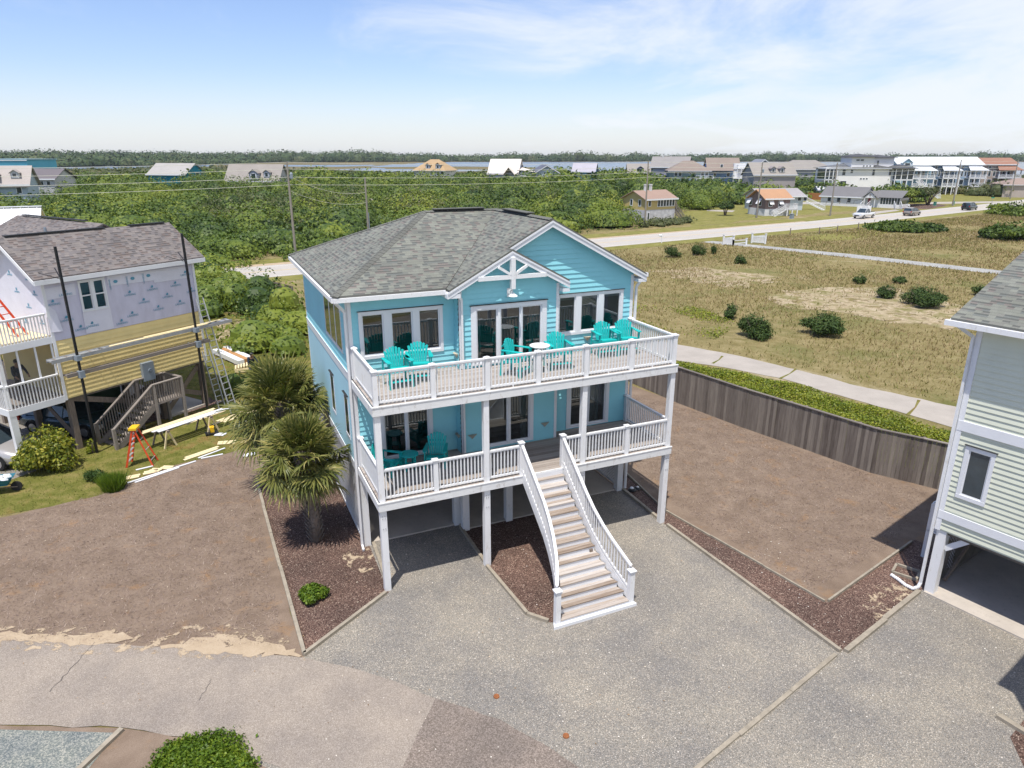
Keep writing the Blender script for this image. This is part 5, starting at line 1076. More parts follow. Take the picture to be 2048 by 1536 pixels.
mb.build('rake_board', M['trim'], rc); mb = MB(); mb.add([(-0.19, 0, 8.1), (-0.19, 11, 8.1), (-0.19, 5.5, 10.4)], [(0,2,1)]); mb.build('gable_wall', M['green'], HC); mb = MB(); mb.box(-0.70, 9.5, -0.44, 0, ez-0.17, ez-0.15); mb.box(-0.70, -0.18, 0, 11.3, ez-0.17, ez-0.15); mb.build('soffit', M['trim'], rc)
for x, y in ((-0.02, 0.14), (4.2, 0.14), (8.5, 0.14), (0.0, 4.5), (0.0, 9.0)): mb = MB(); mb.box(x-0.13, x+0.13, y-0.13, y+0.13, 0, 2.12); mb.build('post', M['white'] if y < 1 else M['pile'], HC)
for a, b, m_ in (((0.1, 0.14, 1.55), (0.75, 0.14, 2.15), 'trim'), ((0.05, 0.8, 0.2), (0.05, 3.6, 2.0), 'pile'), ((0.05, 3.6, 0.3), (0.05, 0.8, 2.1), 'pile'), ((0.25, 4.5, 2.1), (0.25, 4.5, 0), 'pile')): mb = MB(); mb.beam(a, b, 0.06, 0.16); mb.build('brace', M[m_], HC)
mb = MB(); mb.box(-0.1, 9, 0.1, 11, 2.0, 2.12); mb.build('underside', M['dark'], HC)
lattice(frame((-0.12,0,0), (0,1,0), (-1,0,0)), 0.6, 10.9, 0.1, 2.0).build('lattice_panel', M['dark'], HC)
mb = MB(); mb.box(-0.12, 9, -0.08, 10.9, -0.05, 0.06); mb.build('slab', M['conc'], HC)
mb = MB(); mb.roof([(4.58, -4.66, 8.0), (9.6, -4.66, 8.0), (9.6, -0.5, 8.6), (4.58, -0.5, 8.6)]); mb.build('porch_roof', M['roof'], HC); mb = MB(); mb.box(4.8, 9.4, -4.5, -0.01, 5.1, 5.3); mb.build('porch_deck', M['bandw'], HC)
for x in (4.9, 9.3): mb = MB(); mb.box(x-0.1, x+0.1, -4.5, -4.3, 0, 8.0); mb.build('post', M['white'], HC)
downspout(HC, [(-0.50, -0.50, 8.1), (-0.24, -0.10, 7.8), (-0.24, -0.10, 0.25)])
t = thing('drain_hose', 'white corrugated drain hose curving out of the downspout', 'hose', C3(-0.24, -0.10), RC_); mb = MB(); pts = [(0, 0, 0.30), (-0.02, -0.05, 0.16), (-0.12, -0.12, 0.07), (-0.35, -0.10, 0.06), (-0.62, 0.02, 0.06), (-0.90, 0.10, 0.06)]
P_ = []
for a, b in zip(pts[:-1], pts[1:]):
    for k in range(8): P_.append(Vector(a).lerp(Vector(b), k/8))
mb.tube(P_, [0.055 if i % 2 else 0.045 for i in range(len(P_))], 10); mb.build('corrugated_tube', M['white'], t)
ldg = thing('side_landing', None, None); ldg.parent = HC; ldg['label'] = 'small white side landing with railing'
mb = MB(); mb.box(-1.15, -0.2, 1.9, 3.6, 0.95, 1.0)
for x, y in ((-1.1, 1.95), (-0.3, 1.95), (-1.1, 3.5)): mb.box(x-0.05, x+0.05, y-0.05, y+0.05, 0, 1.9)
mb.build('frame', M['white'], ldg)
for p, q in (((-1.1, 1.95, 1.0), (-0.3, 1.95, 1.0)), ((-1.1, 1.95, 1.0), (-1.1, 3.5, 1.0))): mb = MB(); railpath(mb, [p, q], h=0.92, bot=0.05, sp=0.13); mb.build('railing', M['white'], ldg)
t = thing('square_bed_edging', 'white square timber frame set in the mulch beside the green house', 'frame', G(1812, 1146), R(-40)); mb = MB()
for a, b in (((-0.33,-0.28),(0.33,-0.28)), ((0.33,-0.28),(0.33,0.28)), ((0.33,0.28),(-0.33,0.28)), ((-0.33,0.28),(-0.33,-0.28))): mb.beam((a[0], a[1], 0.04), (b[0], b[1], 0.04), 0.07, 0.08)
mb.build('rails', M['border'], t)

# ---------------------------------------------------------------- wooden fence
fp = [G(1180, 716), G(1262, 765), G(1356, 806), G(1480, 853), G(1600, 895), G(1740, 945), G(1830, 967), G(1900, 985)]
fc = thing('wooden_fence', 'long weathered grey wooden privacy fence behind the yard', 'fence', tuple(fp[3]))
O_ = fp[3].copy(); mb = MB(); rr = random.Random(3); rl = MB(); ps = MB()
for a, b in zip(fp[:-1], fp[1:]):
    d = b-a; L = d.length; d.normalize(); s = Vector((-d.y, d.x, 0)); n = int(L/0.145)
    for i in range(n):
        p = a+d*(i*L/n)-O_; q = a+d*((i+0.95)*L/n)-O_; h = 1.90+rr.uniform(-0.02, 0.02); of = s*rr.uniform(-0.006, 0.006)-s*0.02
        mb.prism([p+of, q+of, q+of+s*0.018, p+of+s*0.018], (0, 0, h))
    for z in (0.5, 1.5): rl.beam(a-O_+s*0.04+Vector((0,0,z)), b-O_+s*0.04+Vector((0,0,z)), 0.05, 0.09)
    rl.beam(a-O_+Vector((0,0,1.93)), b-O_+Vector((0,0,1.93)), 0.13, 0.035)
    for i in range(int(L/2.4)+1): p = a+d*min(L, i*2.4)-O_+s*0.09; ps.box(p.x-0.05, p.x+0.05, p.y-0.05, p.y+0.05, 0, 1.95)
mb.build('boards', M['fencew'], fc); rl.build('rails', M['oldwood'], fc); ps.build('posts', M['pile'], fc)
fq = [G(548, 600), G(590, 612)]; f2 = thing('wooden_fence', 'short grey fence panel in bushes left of the aqua house', 'fence', tuple(fq[0])); mb = MB(); d = fq[1]-fq[0]
for i in range(12): p = d*(i/12); mb.prism([p, p+d*0.075, p+d*0.075+Vector((0,0.02,0)), p+Vector((0,0.02,0))], (0, 0, 1.7))
mb.build('boards', M['fencew'], f2)
for i, (u, v, lab) in enumerate(((993, 1394, 'rusty round utility lid on the gravel, upper left one'), (1132, 1473, 'rusty round utility lid on the gravel, lower right one'))):
    mb = MB(); mb.lathe((0,0,0), [(0.075, 0), (0.07, 0.03), (0.03, 0.032)], 16); o = mb.build('manhole_cover', paint('rusty_lid', (0.25, 0.09, 0.03), 0.7, 0.3, 20), loc=G(u, v)+Vector((0,0,0.008))); tag(o, lab, 'cover')
# ---------------------------------------------------------------- palms
m_fr = leafmat('palm_fronds', [(0.15, (0.05,0.07,0.018)), (0.42, (0.115,0.132,0.033)), (0.68, (0.20,0.20,0.055)), (0.92, (0.42,0.35,0.13))], 1.2, 0.4, 0.2)
m_frd = leafmat('dry_palm_fronds', [(0.2, (0.16,0.13,0.07)), (0.6, (0.30,0.25,0.15)), (0.95, (0.42,0.36,0.22))], 1.5, 0.7, 0.1)
def frond(mb, c, d, L, Rf, r, nl=26, droop=0.5):
    d = d.normalized(); side = d.cross(Vector((0,0,1)));  side = side.normalized() if side.length > 1e-3 else Vector((1,0,0)); upn = side.cross(d).normalized(); ro = r.uniform(-0.7, 0.7); side, upn = side*math.cos(ro)+upn*math.sin(ro), upn*math.cos(ro)-side*math.sin(ro)
    h = c+d*L+Vector((0,0,-0.10*L)); w = 0.012
    mb.add([c+side*w, c-side*w, h-side*w, h+side*w], [(0,1,2,3)])
    for i in range(nl):
        a = (i/(nl-1)-0.5)*R(235)*(1+0.05*r.uniform(-1, 1)); dr = (d*math.cos(a)+side*math.sin(a)+upn*0.16*math.cos(a*2)).normalized()
        Lf = Rf*(0.82+0.18*math.cos(a))*r.uniform(0.85, 1.08); ww = 0.038
        m1 = h+dr*Lf*0.55+Vector((0,0,-droop*0.02*Lf)); t1 = h+dr*Lf*0.85+Vector((0,0,-droop*0.16*Lf)); t2 = h+dr*Lf*1.02+Vector((0,0,-droop*0.42*Lf*r.uniform(0.5, 1.5)))
        s = dr.cross(upn).normalized()*ww; f = upn*0.012
        mb.add([h, m1+s-f, m1+f, m1-s-f, t1+s*0.5, t1-s*0.5, t2], [(0,1,2), (0,2,3), (1,4,5,2), (2,5,3), (4,6,5)])
def palm(label, loc, crown_z, trunk_pts, nf, Rf, seed, H=0.5):
    t = thing('fan_palm', label, 'palm', loc, 0, 'fan palms beside the aqua house'); r = random.Random(seed); c = Vector(trunk_pts[-1])
    mb = MB(); n = len(trunk_pts); mb.tube(trunk_pts, [0.20-0.03*i/(n-1) for i in range(n)], 14); mb.build('trunk', M['pile'], t, True)
    bt = MB()                                     # split leaf bases in a criss-cross up the trunk
    for k in range(int(c.z/0.085)):
        z = 0.06+k*0.085; f = z/c.z; p = Vector(trunk_pts[0]).lerp(c, f); 
        for j in range(5):
            a = j*2*PI/5+k*0.63+r.uniform(-0.1, 0.1); o = Vector((math.cos(a), math.sin(a), 0)); s = Vector((-o.y, o.x, 0)); rad = 0.17
            b0 = p+o*rad; bt.prism([b0+s*0.06+Vector((0,0,-0.04)), b0-s*0.06+Vector((0,0,-0.04)), b0-s*0.03+o*0.12+s*0.02*r.uniform(-1,1)+Vector((0,0,0.17)), b0+s*0.03+o*0.12+Vector((0,0,0.17))], o*0.02)
    bt.build('leaf_bases', M['oldwood'], t)
    mb = MB()
    for i in range(nf):
        f = (i+0.5)/nf; el = R(84)-f*R(132); a = i*2.399+r.uniform(-0.45, 0.45); d = Vector((math.cos(a)*math.cos(el), math.sin(a)*math.cos(el), math.sin(el)))
        frond(mb, c+Vector((0,0,0.05-0.35*f)), d, H*r.uniform(0.55, 1.35)*(0.75+0.4*f), Rf*r.uniform(0.75, 1.12), r, 20, 0.15+0.75*f)
    mb.build('crown', m_fr, t)
    mb = MB()
    for i in range(int(nf*0.34)): a = r.uniform(0, 2*PI); el = -R(r.uniform(38, 70)); d = Vector((math.cos(a)*math.cos(el), math.sin(a)*math.cos(el), math.sin(el))); frond(mb, c+Vector((0,0,-0.35)), d, H*0.75, Rf*0.8, r, 18, 1.0)
    mb.build('dry_fronds', m_frd, t); return t
palm('fan palm with thick rough trunk in front, nearest the street', (-6.62, 20.55, 0), 3.3, [(0, 0, 0), (0.0, 0.0, 0.8), (-0.06, 0.05, 1.6), (-0.20, 0.12, 3.2)], 88, 0.84, 5, 0.82)
palm('fan palm with fuller crown behind the front palm', (-8.75, 24.6, 0), 3.7, [(0, 0, 0), (0.02, 0, 1.2), (0.03, 0.0, 2.4), (0.0, 0.05, 3.5)], 112, 0.98, 9, 1.08)
# ================================================================ SHRUBS AND TREES
shrub('round_shrub', 'large round yellow-green shrub by the left house post', 'shrub', G(103, 935), 1.30, 1.12, 9000, 0.075, L_bush, lobes=16, seed=21, shell=0.75, spread=0.8)
shrub('yucca_plant', 'spiky dark plant in the lawn between round shrub and grass clump', 'plant', G(194, 962), 0.45, 0.28, 500, 0.16, L_cedar, lobes=3, seed=22, aspect=0.12, up=0, stem=False)
shrub('weedy_shrub', 'small pale leafy shrub beside the black scaffold pole', 'shrub', G(185, 905), 0.28, 0.42, 420, 0.05, L_vine, lobes=4, seed=23)
def grasscloud(name, P, h, w, mat, parent=None, lean=0.35):
    n = len(P); a = RNG.uniform(0, 2*PI, n); s = np.stack([np.cos(a), np.sin(a), 0*a], 1)*(w*RNG.uniform(0.6, 1.4, n))[:, None]
    hh = h*RNG.uniform(0.5, 1.3, n); T = P+np.stack([RNG.normal(0, lean, n)*hh, RNG.normal(0, lean, n)*hh, hh], 1)
    V = np.empty((n, 3, 3)); V[:, 0] = P-s; V[:, 1] = P+s; V[:, 2] = T
    me = bpy.data.meshes.new(name); me.vertices.add(3*n); me.vertices.foreach_set('co', V.ravel()); me.loops.add(3*n); me.loops.foreach_set('vertex_index', np.arange(3*n, dtype=np.int32))
    me.polygons.add(n); me.polygons.foreach_set('loop_start', np.arange(0, 3*n, 3, dtype=np.int32)); me.polygons.foreach_set('loop_total', np.full(n, 3, dtype=np.int32)); me.materials.append(mat); me.update(calc_edges=True)
    o = bpy.data.objects.new(name, me); COL.objects.link(o)
    if parent: o.parent = parent
    return o
def clump(label, loc, r, h, n, mat, seed):
    g = np.random.default_rng(seed); a = g.uniform(0, 2*PI, n); q = r*np.sqrt(g.random(n)); P = np.stack([q*np.cos(a), q*np.sin(a), 0*a], 1)
    o = grasscloud('grass_clump', P, h, 0.02, mat, None, 0.28); o.location = loc; tag(o, label, 'grass clump'); return o
clump('bright green grass clump on the edge of the bare lot', G(228, 978), 0.36, 0.55, 2600, L_green, 31)
shrub('low_shrub', 'small bright green shrub in the palm bed near the street', 'shrub', G(628, 1197), 0.50, 0.27, 2600, 0.06, L_green, lobes=9, seed=24, stem=False)
shrub('bottom_shrub', 'low green juniper-like shrub cut by the bottom frame edge', 'shrub', G(385, 1566), 1.45, 0.15, 24000, 0.042, L_green, lobes=26, seed=25, stem=False, shell=0.6)
gc = 'dark cedar shrubs dotted over the dry field'
for i, (u, v, rx, rz, n, lab) in enumerate([
    (1462, 637, 0.78, 0.85, 2600, 'small dark cedar just left of the taller spiky cedar'), (1506, 674, 1.40, 1.15, 6500, 'spiky dark cedar in the middle of the field behind the fence path'),
    (1645, 668, 1.75, 1.10, 8500, 'broad round cedar right of the spiky cedar'), (1775, 596, 1.05, 0.82, 3200, 'medium cedar on bare sand left of the widest cedar'),
    (1842, 611, 2.10, 1.12, 9000, 'widest cedar on the bare sand near the green house roof'), (1800, 566, 0.85, 0.5, 1200, 'small cedar behind the bare-sand cedars'),
    (1720, 567, 0.75, 0.62, 1500, 'small round cedar on the left rim of the bare sand'), (1345, 514, 1.15, 1.05, 2600, 'leftmost cedar of the row near the main road'),
    (1397, 510, 1.15, 1.10, 2600, 'second cedar of the row near the main road'), (1427, 508, 0.45, 0.85, 900, 'slim cedar right of the roadside pair'), (1480, 527, 0.85, 0.75, 1500, 'lone cedar below the white lane fence'),
    (1960, 590, 0.95, 0.65, 1300, 'cedar half hidden by the green house roof'), (1127, 463, 1.0, 1.3, 900, 'small dark cedar across the road above the aqua gable')]):
    shrub('cedar_shrub', lab, 'shrub', G(u, v), rx, rz, n, 0.11 if n > 2000 else 0.13, L_cedar, gc, lobes=14, seed=40+i, aspect=0.30, up=0.8, spread=0.7, shell=0.45)
for i, (u, v, rx, rz, n, lab) in enumerate([(1800, 461, 6.0, 1.1, 5000, 'wide low bright shrub beside the road behind the tan car'), (2030, 478, 5.2, 1.6, 5000, 'low dark green thicket clump at right above the green roof'), (2040, 430, 7.5, 1.8, 6000, 'broad green thicket clump by the road at the right edge'), (1860, 462, 3.2, 0.9, 2000, 'low shrub joining the right end of the roadside shrub')]):
    shrub('wide_shrub', lab, 'shrub', G(u, v), rx, rz, n, 0.28, L_th, None, lobes=16, seed=70+i, stem=False, up=0.5)
# thicket of maritime scrub (no one could count its crowns)
def inpoly(x, y, poly):
    c = np.zeros(len(x), bool); n = len(poly)
    for i in range(n):
        x0, y0 = poly[i]; x1, y1 = poly[(i+1) % n]; k = ((y0 > y) != (y1 > y)) & (x < (x1-x0)*(y-y0)/((y1-y0) or 1e-9)+x0); c ^= k
    return c
def thicket(name, poly, sp, hfun, rr, dens, size, mat, seed, avoid=(), hull=True):
    g = np.random.default_rng(seed); xs = [p[0] for p in poly]; ys = [p[1] for p in poly]
    X, Y = np.meshgrid(np.arange(min(xs), max(xs), sp), np.arange(min(ys), max(ys), sp)); X = X.ravel()+g.uniform(-sp*.55, sp*.55, X.size); Y = Y.ravel()+g.uniform(-sp*.55, sp*.55, Y.size)
    k = inpoly(X, Y, poly)
    for (ax, ay, ar) in avoid: k &= (X-ax)**2+(Y-ay)**2 > ar**2
    X, Y = X[k], Y[k]; Rr = g.uniform(rr[0], rr[1], len(X))*(1+0.25*(g.random(len(X)) > 0.85)); Hh = hfun(X, Y)*g.uniform(0.55, 1.28, len(X))
    A = 2*PI*Rr**2*0.75; cnt = (A*dens).astype(int); idx = np.repeat(np.arange(len(X)), cnt); m = len(idx)
    d = g.normal(0, 1, (m, 3)); d[:, 2] = np.abs(d[:, 2])*0.9+0.02; d[:, 1] -= 0.35; d /= np.linalg.norm(d, axis=1)[:, None]
    top = Hh[idx]; rz = np.minimum(top*0.8, Rr[idx]*1.05); lump = 1+0.10*np.sin(d[:, 0]*9+idx)+0.10*np.sin(d[:, 1]*8+d[:, 2]*7+idx*1.7)+g.normal(0, 0.05, m)
    P = np.stack([X[idx]+d[:, 0]*Rr[idx]*lump, Y[idx]+d[:, 1]*Rr[idx]*lump, top-rz+d[:, 2]*rz*lump], 1); low = g.random(m) < 0.12; P[low, 2] *= g.random(low.sum())
    P[:, 2] = np.maximum(P[:, 2], 0.1)
    o = leafcloud(name, P, d, size, mat, None, aspect=0.7, spread=0.38, up=0.15); o['kind'] = 'stuff'
    if hull:
        mb = MB()
        for x, y, r_, h in zip(X, Y, Rr, Hh):
            rz_ = min(h*0.8, r_*1.05); n = 8; vs = []
            for q, z in ((0.5, 0.0), (0.72, max(0.3, h-rz_*1.1)), (0.62, h-rz_*0.62), (0.34, h-rz_*0.36)):
                for j in range(n): a = 2*PI*j/n+x; vs.append((x+r_*q*math.cos(a), y+r_*q*math.sin(a), z))
            vs.append((x, y, h-rz_*0.27)); mb.add(vs, [(i*n+j, i*n+(j+1) % n, (i+1)*n+(j+1) % n, (i+1)*n+j) for i in range(3) for j in range(n)]+[(3*n+j, 3*n+(j+1) % n, 4*n) for j in range(n)])
        hl = mb.build(name+'_inner_growth', mat); hl['kind'] = 'stuff'
    return o
roadfar = offs(road_n, WD+7)
t1 = [(-150, 20), (-95, 42), (-48, 71), (-29, 85), (-18, 96), (0, 110), (14, 124), (19, 131), (20.5, 150), (33, 160), (46, 170), (55, 185), (60, 200), (60, 215), (-150, 215)]
hT1 = lambda X, Y: 1.8+np.clip((Y-0.66*X-102)/28, 0, 1)*2.6+np.clip((Y-130)/80, 0, 1)*1.5+0.9*np.sin(X*0.11+1)*np.sin(Y*0.09)
thicket('scrub_thicket', [p for p in t1 if True], 6.2, hT1, (2.6, 6.4), 6.5, 0.22, L_th, 101)
thicket('scrub_thicket', [(-40, 105), (0, 122), (15, 135), (14, 160), (-60, 170), (-60, 120)], 9.5, lambda X, Y: hT1(X, Y)+0.9, (2.6, 5.2), 5.0, 0.22, L_th2, 102, hull=False)
thicket('scrub_thicket', [(-160, 205), (60, 212), (110, 222), (160, 262), (210, 300), (210, 330), (-190, 325)], 8.0, lambda X, Y: 5.3+0.8*np.sin(X*0.05), (4.5, 7.5), 1.6, 0.55, L_th, 103,
    avoid=((-138, 205, 9), (-104, 224, 9), (-75, 214, 10), (-30, 262, 9), (0, 272, 10), (13, 272, 9), (26, 262, 8), (60, 252, 10), (74, 252, 10), (52, 272, 8), (83, 232, 8), (118, 290, 10)))
thicket('scrub_thicket', [(58, 186), (70, 205), (92, 214), (100, 222), (60, 224), (52, 200)], 6.0, lambda X, Y: 4.6+0*X, (3.5, 5), 2.0, 0.36, L_th, 104)
thicket('scrub_thicket', [g2(*q) for q in ((385,560),(470,572),(560,600),(612,622),(640,722),(560,712),(503,700),(515,668),(560,640),(500,628),(430,640),(385,640))], 2.3, lambda X, Y: 2.3+0.5*np.sin(X*0.6)*np.sin(Y*0.5), (1.3, 2.5), 11, 0.13, L_th, 105)
thicket('scrub_thicket', [(-16.2, 37.5), (-14.0, 36.6), (-13.4, 35.4), (-15.6, 34.7)], 1.2, lambda X, Y: 1.5+0*X, (0.6, 0.9), 30, 0.09, L_th, 107)
thicket('scrub_thicket', [(23, 127), (30, 130), (35, 134), (34, 138), (24, 133)], 2.2, lambda X, Y: 1.3+0*X, (1.0, 1.7), 8, 0.18, L_th2, 108)
thicket('scrub_thicket', [(104, 192), (112, 198), (122, 204), (125, 210), (112, 208), (102, 200)], 4.6, lambda X, Y: 4.0+0*X, (3, 4.2), 3.0, 0.3, L_th, 109)
thicket('scrub_thicket', [(152, 222), (175, 245), (200, 250), (200, 275), (165, 262), (150, 240)], 6, lambda X, Y: 4.5+0*X, (3, 5), 1.4, 0.42, L_th2, 110)
thicket('marsh_edge_scrub', [(-340, 335), (260, 335), (330, 410), (60, 440), (-60, 520), (-420, 640)], 26, lambda X, Y: 3.0+1.5*np.sin(X*0.02), (9, 16), 0.10, 1.3, L_th2, 111)
thicket('far_forest', [(-1500, 1180), (-560, 1180), (-420, 1330), (-160, 1500), (300, 1560), (1750, 1560), (1900, 1720), (-1500, 1700)], 22, lambda X, Y: 15.0+1.6*np.sin(X*0.013)+1.2*np.sin(X*0.041+2)+1.5*(X < -200), (12, 19), 0.075, 1.7, L_far, 112)
thicket('far_forest', [(-900, 760), (-560, 760), (-440, 900), (-400, 1180), (-1200, 1180)], 20, lambda X, Y: 10.5+2*np.sin(X*0.02), (9, 15), 0.09, 1.5, L_far, 113)
thicket('added_scrub', [(-70, -45), (70, -45), (70, -7), (-70, -7)], 5, lambda X, Y: 3.2+0*X, (2.5, 4), 0.4, 0.5, L_th, 120)  # unseen scrub added behind the camera to darken the window reflections
# groundcover vines beside the fence and path
def scatter(poly, n, seed):
    g = np.random.default_rng(seed); xs = [p[0] for p in poly]; ys = [p[1] for p in poly]; X = g.uniform(min(xs), max(xs), n*3); Y = g.uniform(min(ys), max(ys), n*3); k = inpoly(X, Y, poly); return X[k][:n], Y[k][:n]
vp = [g2(1345, 727), g2(1440, 742), g2(1560, 768), g2(1700, 808), g2(1820, 845), g2(1905, 872), (24, 27), (19.5, 23.5), g2(1900, 983), g2(1830, 965), g2(1740, 944), g2(1600, 893), g2(1480, 851), g2(1356, 804), g2(1262, 762), g2(1200, 690)]
X, Y = scatter(vp, 80000, 5); Z = 0.08+0.10*np.sin(X*2.1+1.3*Y)*np.sin(Y*1.7)+0.20*RNG.random(len(X)); P = np.stack([X, Y, np.maximum(Z, 0.02)], 1)
o = leafcloud('vine_groundcover', P, np.tile([0, 0, 1.0], (len(X), 1)), 0.052, L_vine, None, aspect=0.7, spread=0.8); o['kind'] = 'stuff'
X, Y = scatter([g2(1262, 590), g2(1400, 620), g2(1480, 650), g2(1430, 680), g2(1330, 665), g2(1262, 660)], 9000, 6); k = (np.sin(X*0.9)+np.sin(Y*0.8+X*0.5)+RNG.normal(0, 0.7, len(X))) > 0.9; X, Y = X[k], Y[k]
o = leafcloud('vine_groundcover', np.stack([X, Y, 0.03+0.2*RNG.random(len(X))], 1), np.tile([0, 0, 1.0], (len(X), 1)), 0.07, L_vine, None, aspect=0.7, spread=0.8); o['kind'] = 'stuff'
# dry field grass
field = [(4, 46), (12, 46), g2(1600, 736), g2(1905, 808), (40, 30), (95, 55), (130, 100), (150, 190), (66, 128), (14, 96), (-6, 76), (-4, 50)]
X, Y = scatter(field, 190000, 7); lane_poly = lane_u+lane_l; k = ~inpoly(X, Y, lane_poly)
sandp = [g2(*p) for p in [(1540,590),(1640,575),(1760,575),(1880,600),(1960,640),(1900,660),(1760,640),(1650,620),(1560,610)]]
ins = inpoly(X, Y, sandp) & (RNG.random(len(X)) < 0.8); pat = (np.sin(X*0.35+Y*0.11)+np.sin(Y*0.27-X*0.13)+RNG.normal(0, 0.7, len(X))) > -0.9
k &= ~ins & pat; X, Y = X[k], Y[k]; D = np.hypot(X, Y)
o = grasscloud('field_grass', np.stack([X, Y, 0*X], 1), 0.20+0.0004*D, 0.012+0.0004*D, L_dry, None, 0.5); o['kind'] = 'stuff'
X, Y = scatter(lawn, 50000, 8); k = ~inpoly(X, Y, [(-20.2, 28.2), (-15.2, 34.2), (-24, 40), (-30, 30)]) ; X, Y = X[k], Y[k]
o = grasscloud('lawn_grass', np.stack([X, Y, 0*X], 1), 0.07, 0.012, leafmat('lawn_blades', [(0.2, (0.06,0.08,0.012)), (0.55, (0.15,0.16,0.03)), (0.9, (0.34,0.26,0.11))], 0.8, 0.7), None, 0.5); o['kind'] = 'stuff'
# fallen straw bits on the bare lots
X, Y = scatter([(-20, 15.5), (-6, 15.2), (-10.13, 24.5), (-10.2, 30.5), (-11.8, 27.9), (-18, 21.8)], 30000, 9); X2, Y2 = scatter([(5, 25), (8.9, 17.6), (13, 20.5), (16, 24), (12.6, 28), (9.4, 32.8), (6, 36)], 26000, 10)
X = np.concatenate([X, X2]); Y = np.concatenate([Y, Y2])
o = grasscloud('dead_straw', np.stack([X, Y, 0*X+0.002], 1), 0.045, 0.008, leafmat('dead_straw_blades', [(0.2, (0.12,0.08,0.06)), (0.6, (0.27,0.20,0.165)), (0.95, (0.42,0.34,0.27))], 0.9, 0.9, 0.0), None, 1.6); o['kind'] = 'stuff'
g_ = np.random.default_rng(77); pts = []
for poly, n_ in (([(-20, 15.5), (-6, 15.2), (-10.13, 24.5), (-10.2, 30.5), (-11.8, 27.9), (-18, 21.8)], 260), ([(5, 25), (8.9, 17.6), (13, 20.5), (16, 24), (12.6, 28), (9.4, 32.8), (6, 36)], 240), ([(-5.39, 14.81), (-10.13, 24.82), (-9.9, 31.0), (-4.6, 21.0), (-3.66, 17.55)], 160), (gravel, 120), ([(-17, 13), (-9, 13), (-4, 12.2), (-3, 13.4), (-9, 15), (-17, 15.4)], 60)):
    X, Y = scatter(poly, n_, n_); pts.append(np.stack([X, Y, 0*X+0.028], 1))
P = np.concatenate(pts); o = leafcloud('leaf_litter', P, np.tile([0, 0, 1.0], (len(P), 1)), 0.022, leafmat('dry_leaf_litter', [(0.2, (0.10,0.06,0.03)), (0.5, (0.35,0.24,0.14)), (0.75, (0.62,0.54,0.42)), (0.95, (0.42,0.24,0.09))], 2.0, 0.9, 0.0), None, aspect=0.6, spread=0.2); o['kind'] = 'stuff'
# pebbles and chips scattered loose on the gravel
mb = MB(); rr = random.Random(8)
for i in range(420):
    x, y = (rr.uniform(-4.5, 9), rr.uniform(11.5, 21)) if i % 3 else (rr.uniform(6, 14), rr.uniform(11, 17)); s = rr.uniform(0.010, 0.022)
    mb.lathe((x, y, 0.012), [(s*0.8, 0), (s, s*0.5), (s*0.4, s)], 5)
o = mb.build('loose_pebbles', stone('pale_pebbles', [(0, (0.5, 0.44, 0.36)), (1, (0.75, 0.7, 0.62))], 8)); o['kind'] = 'stuff'

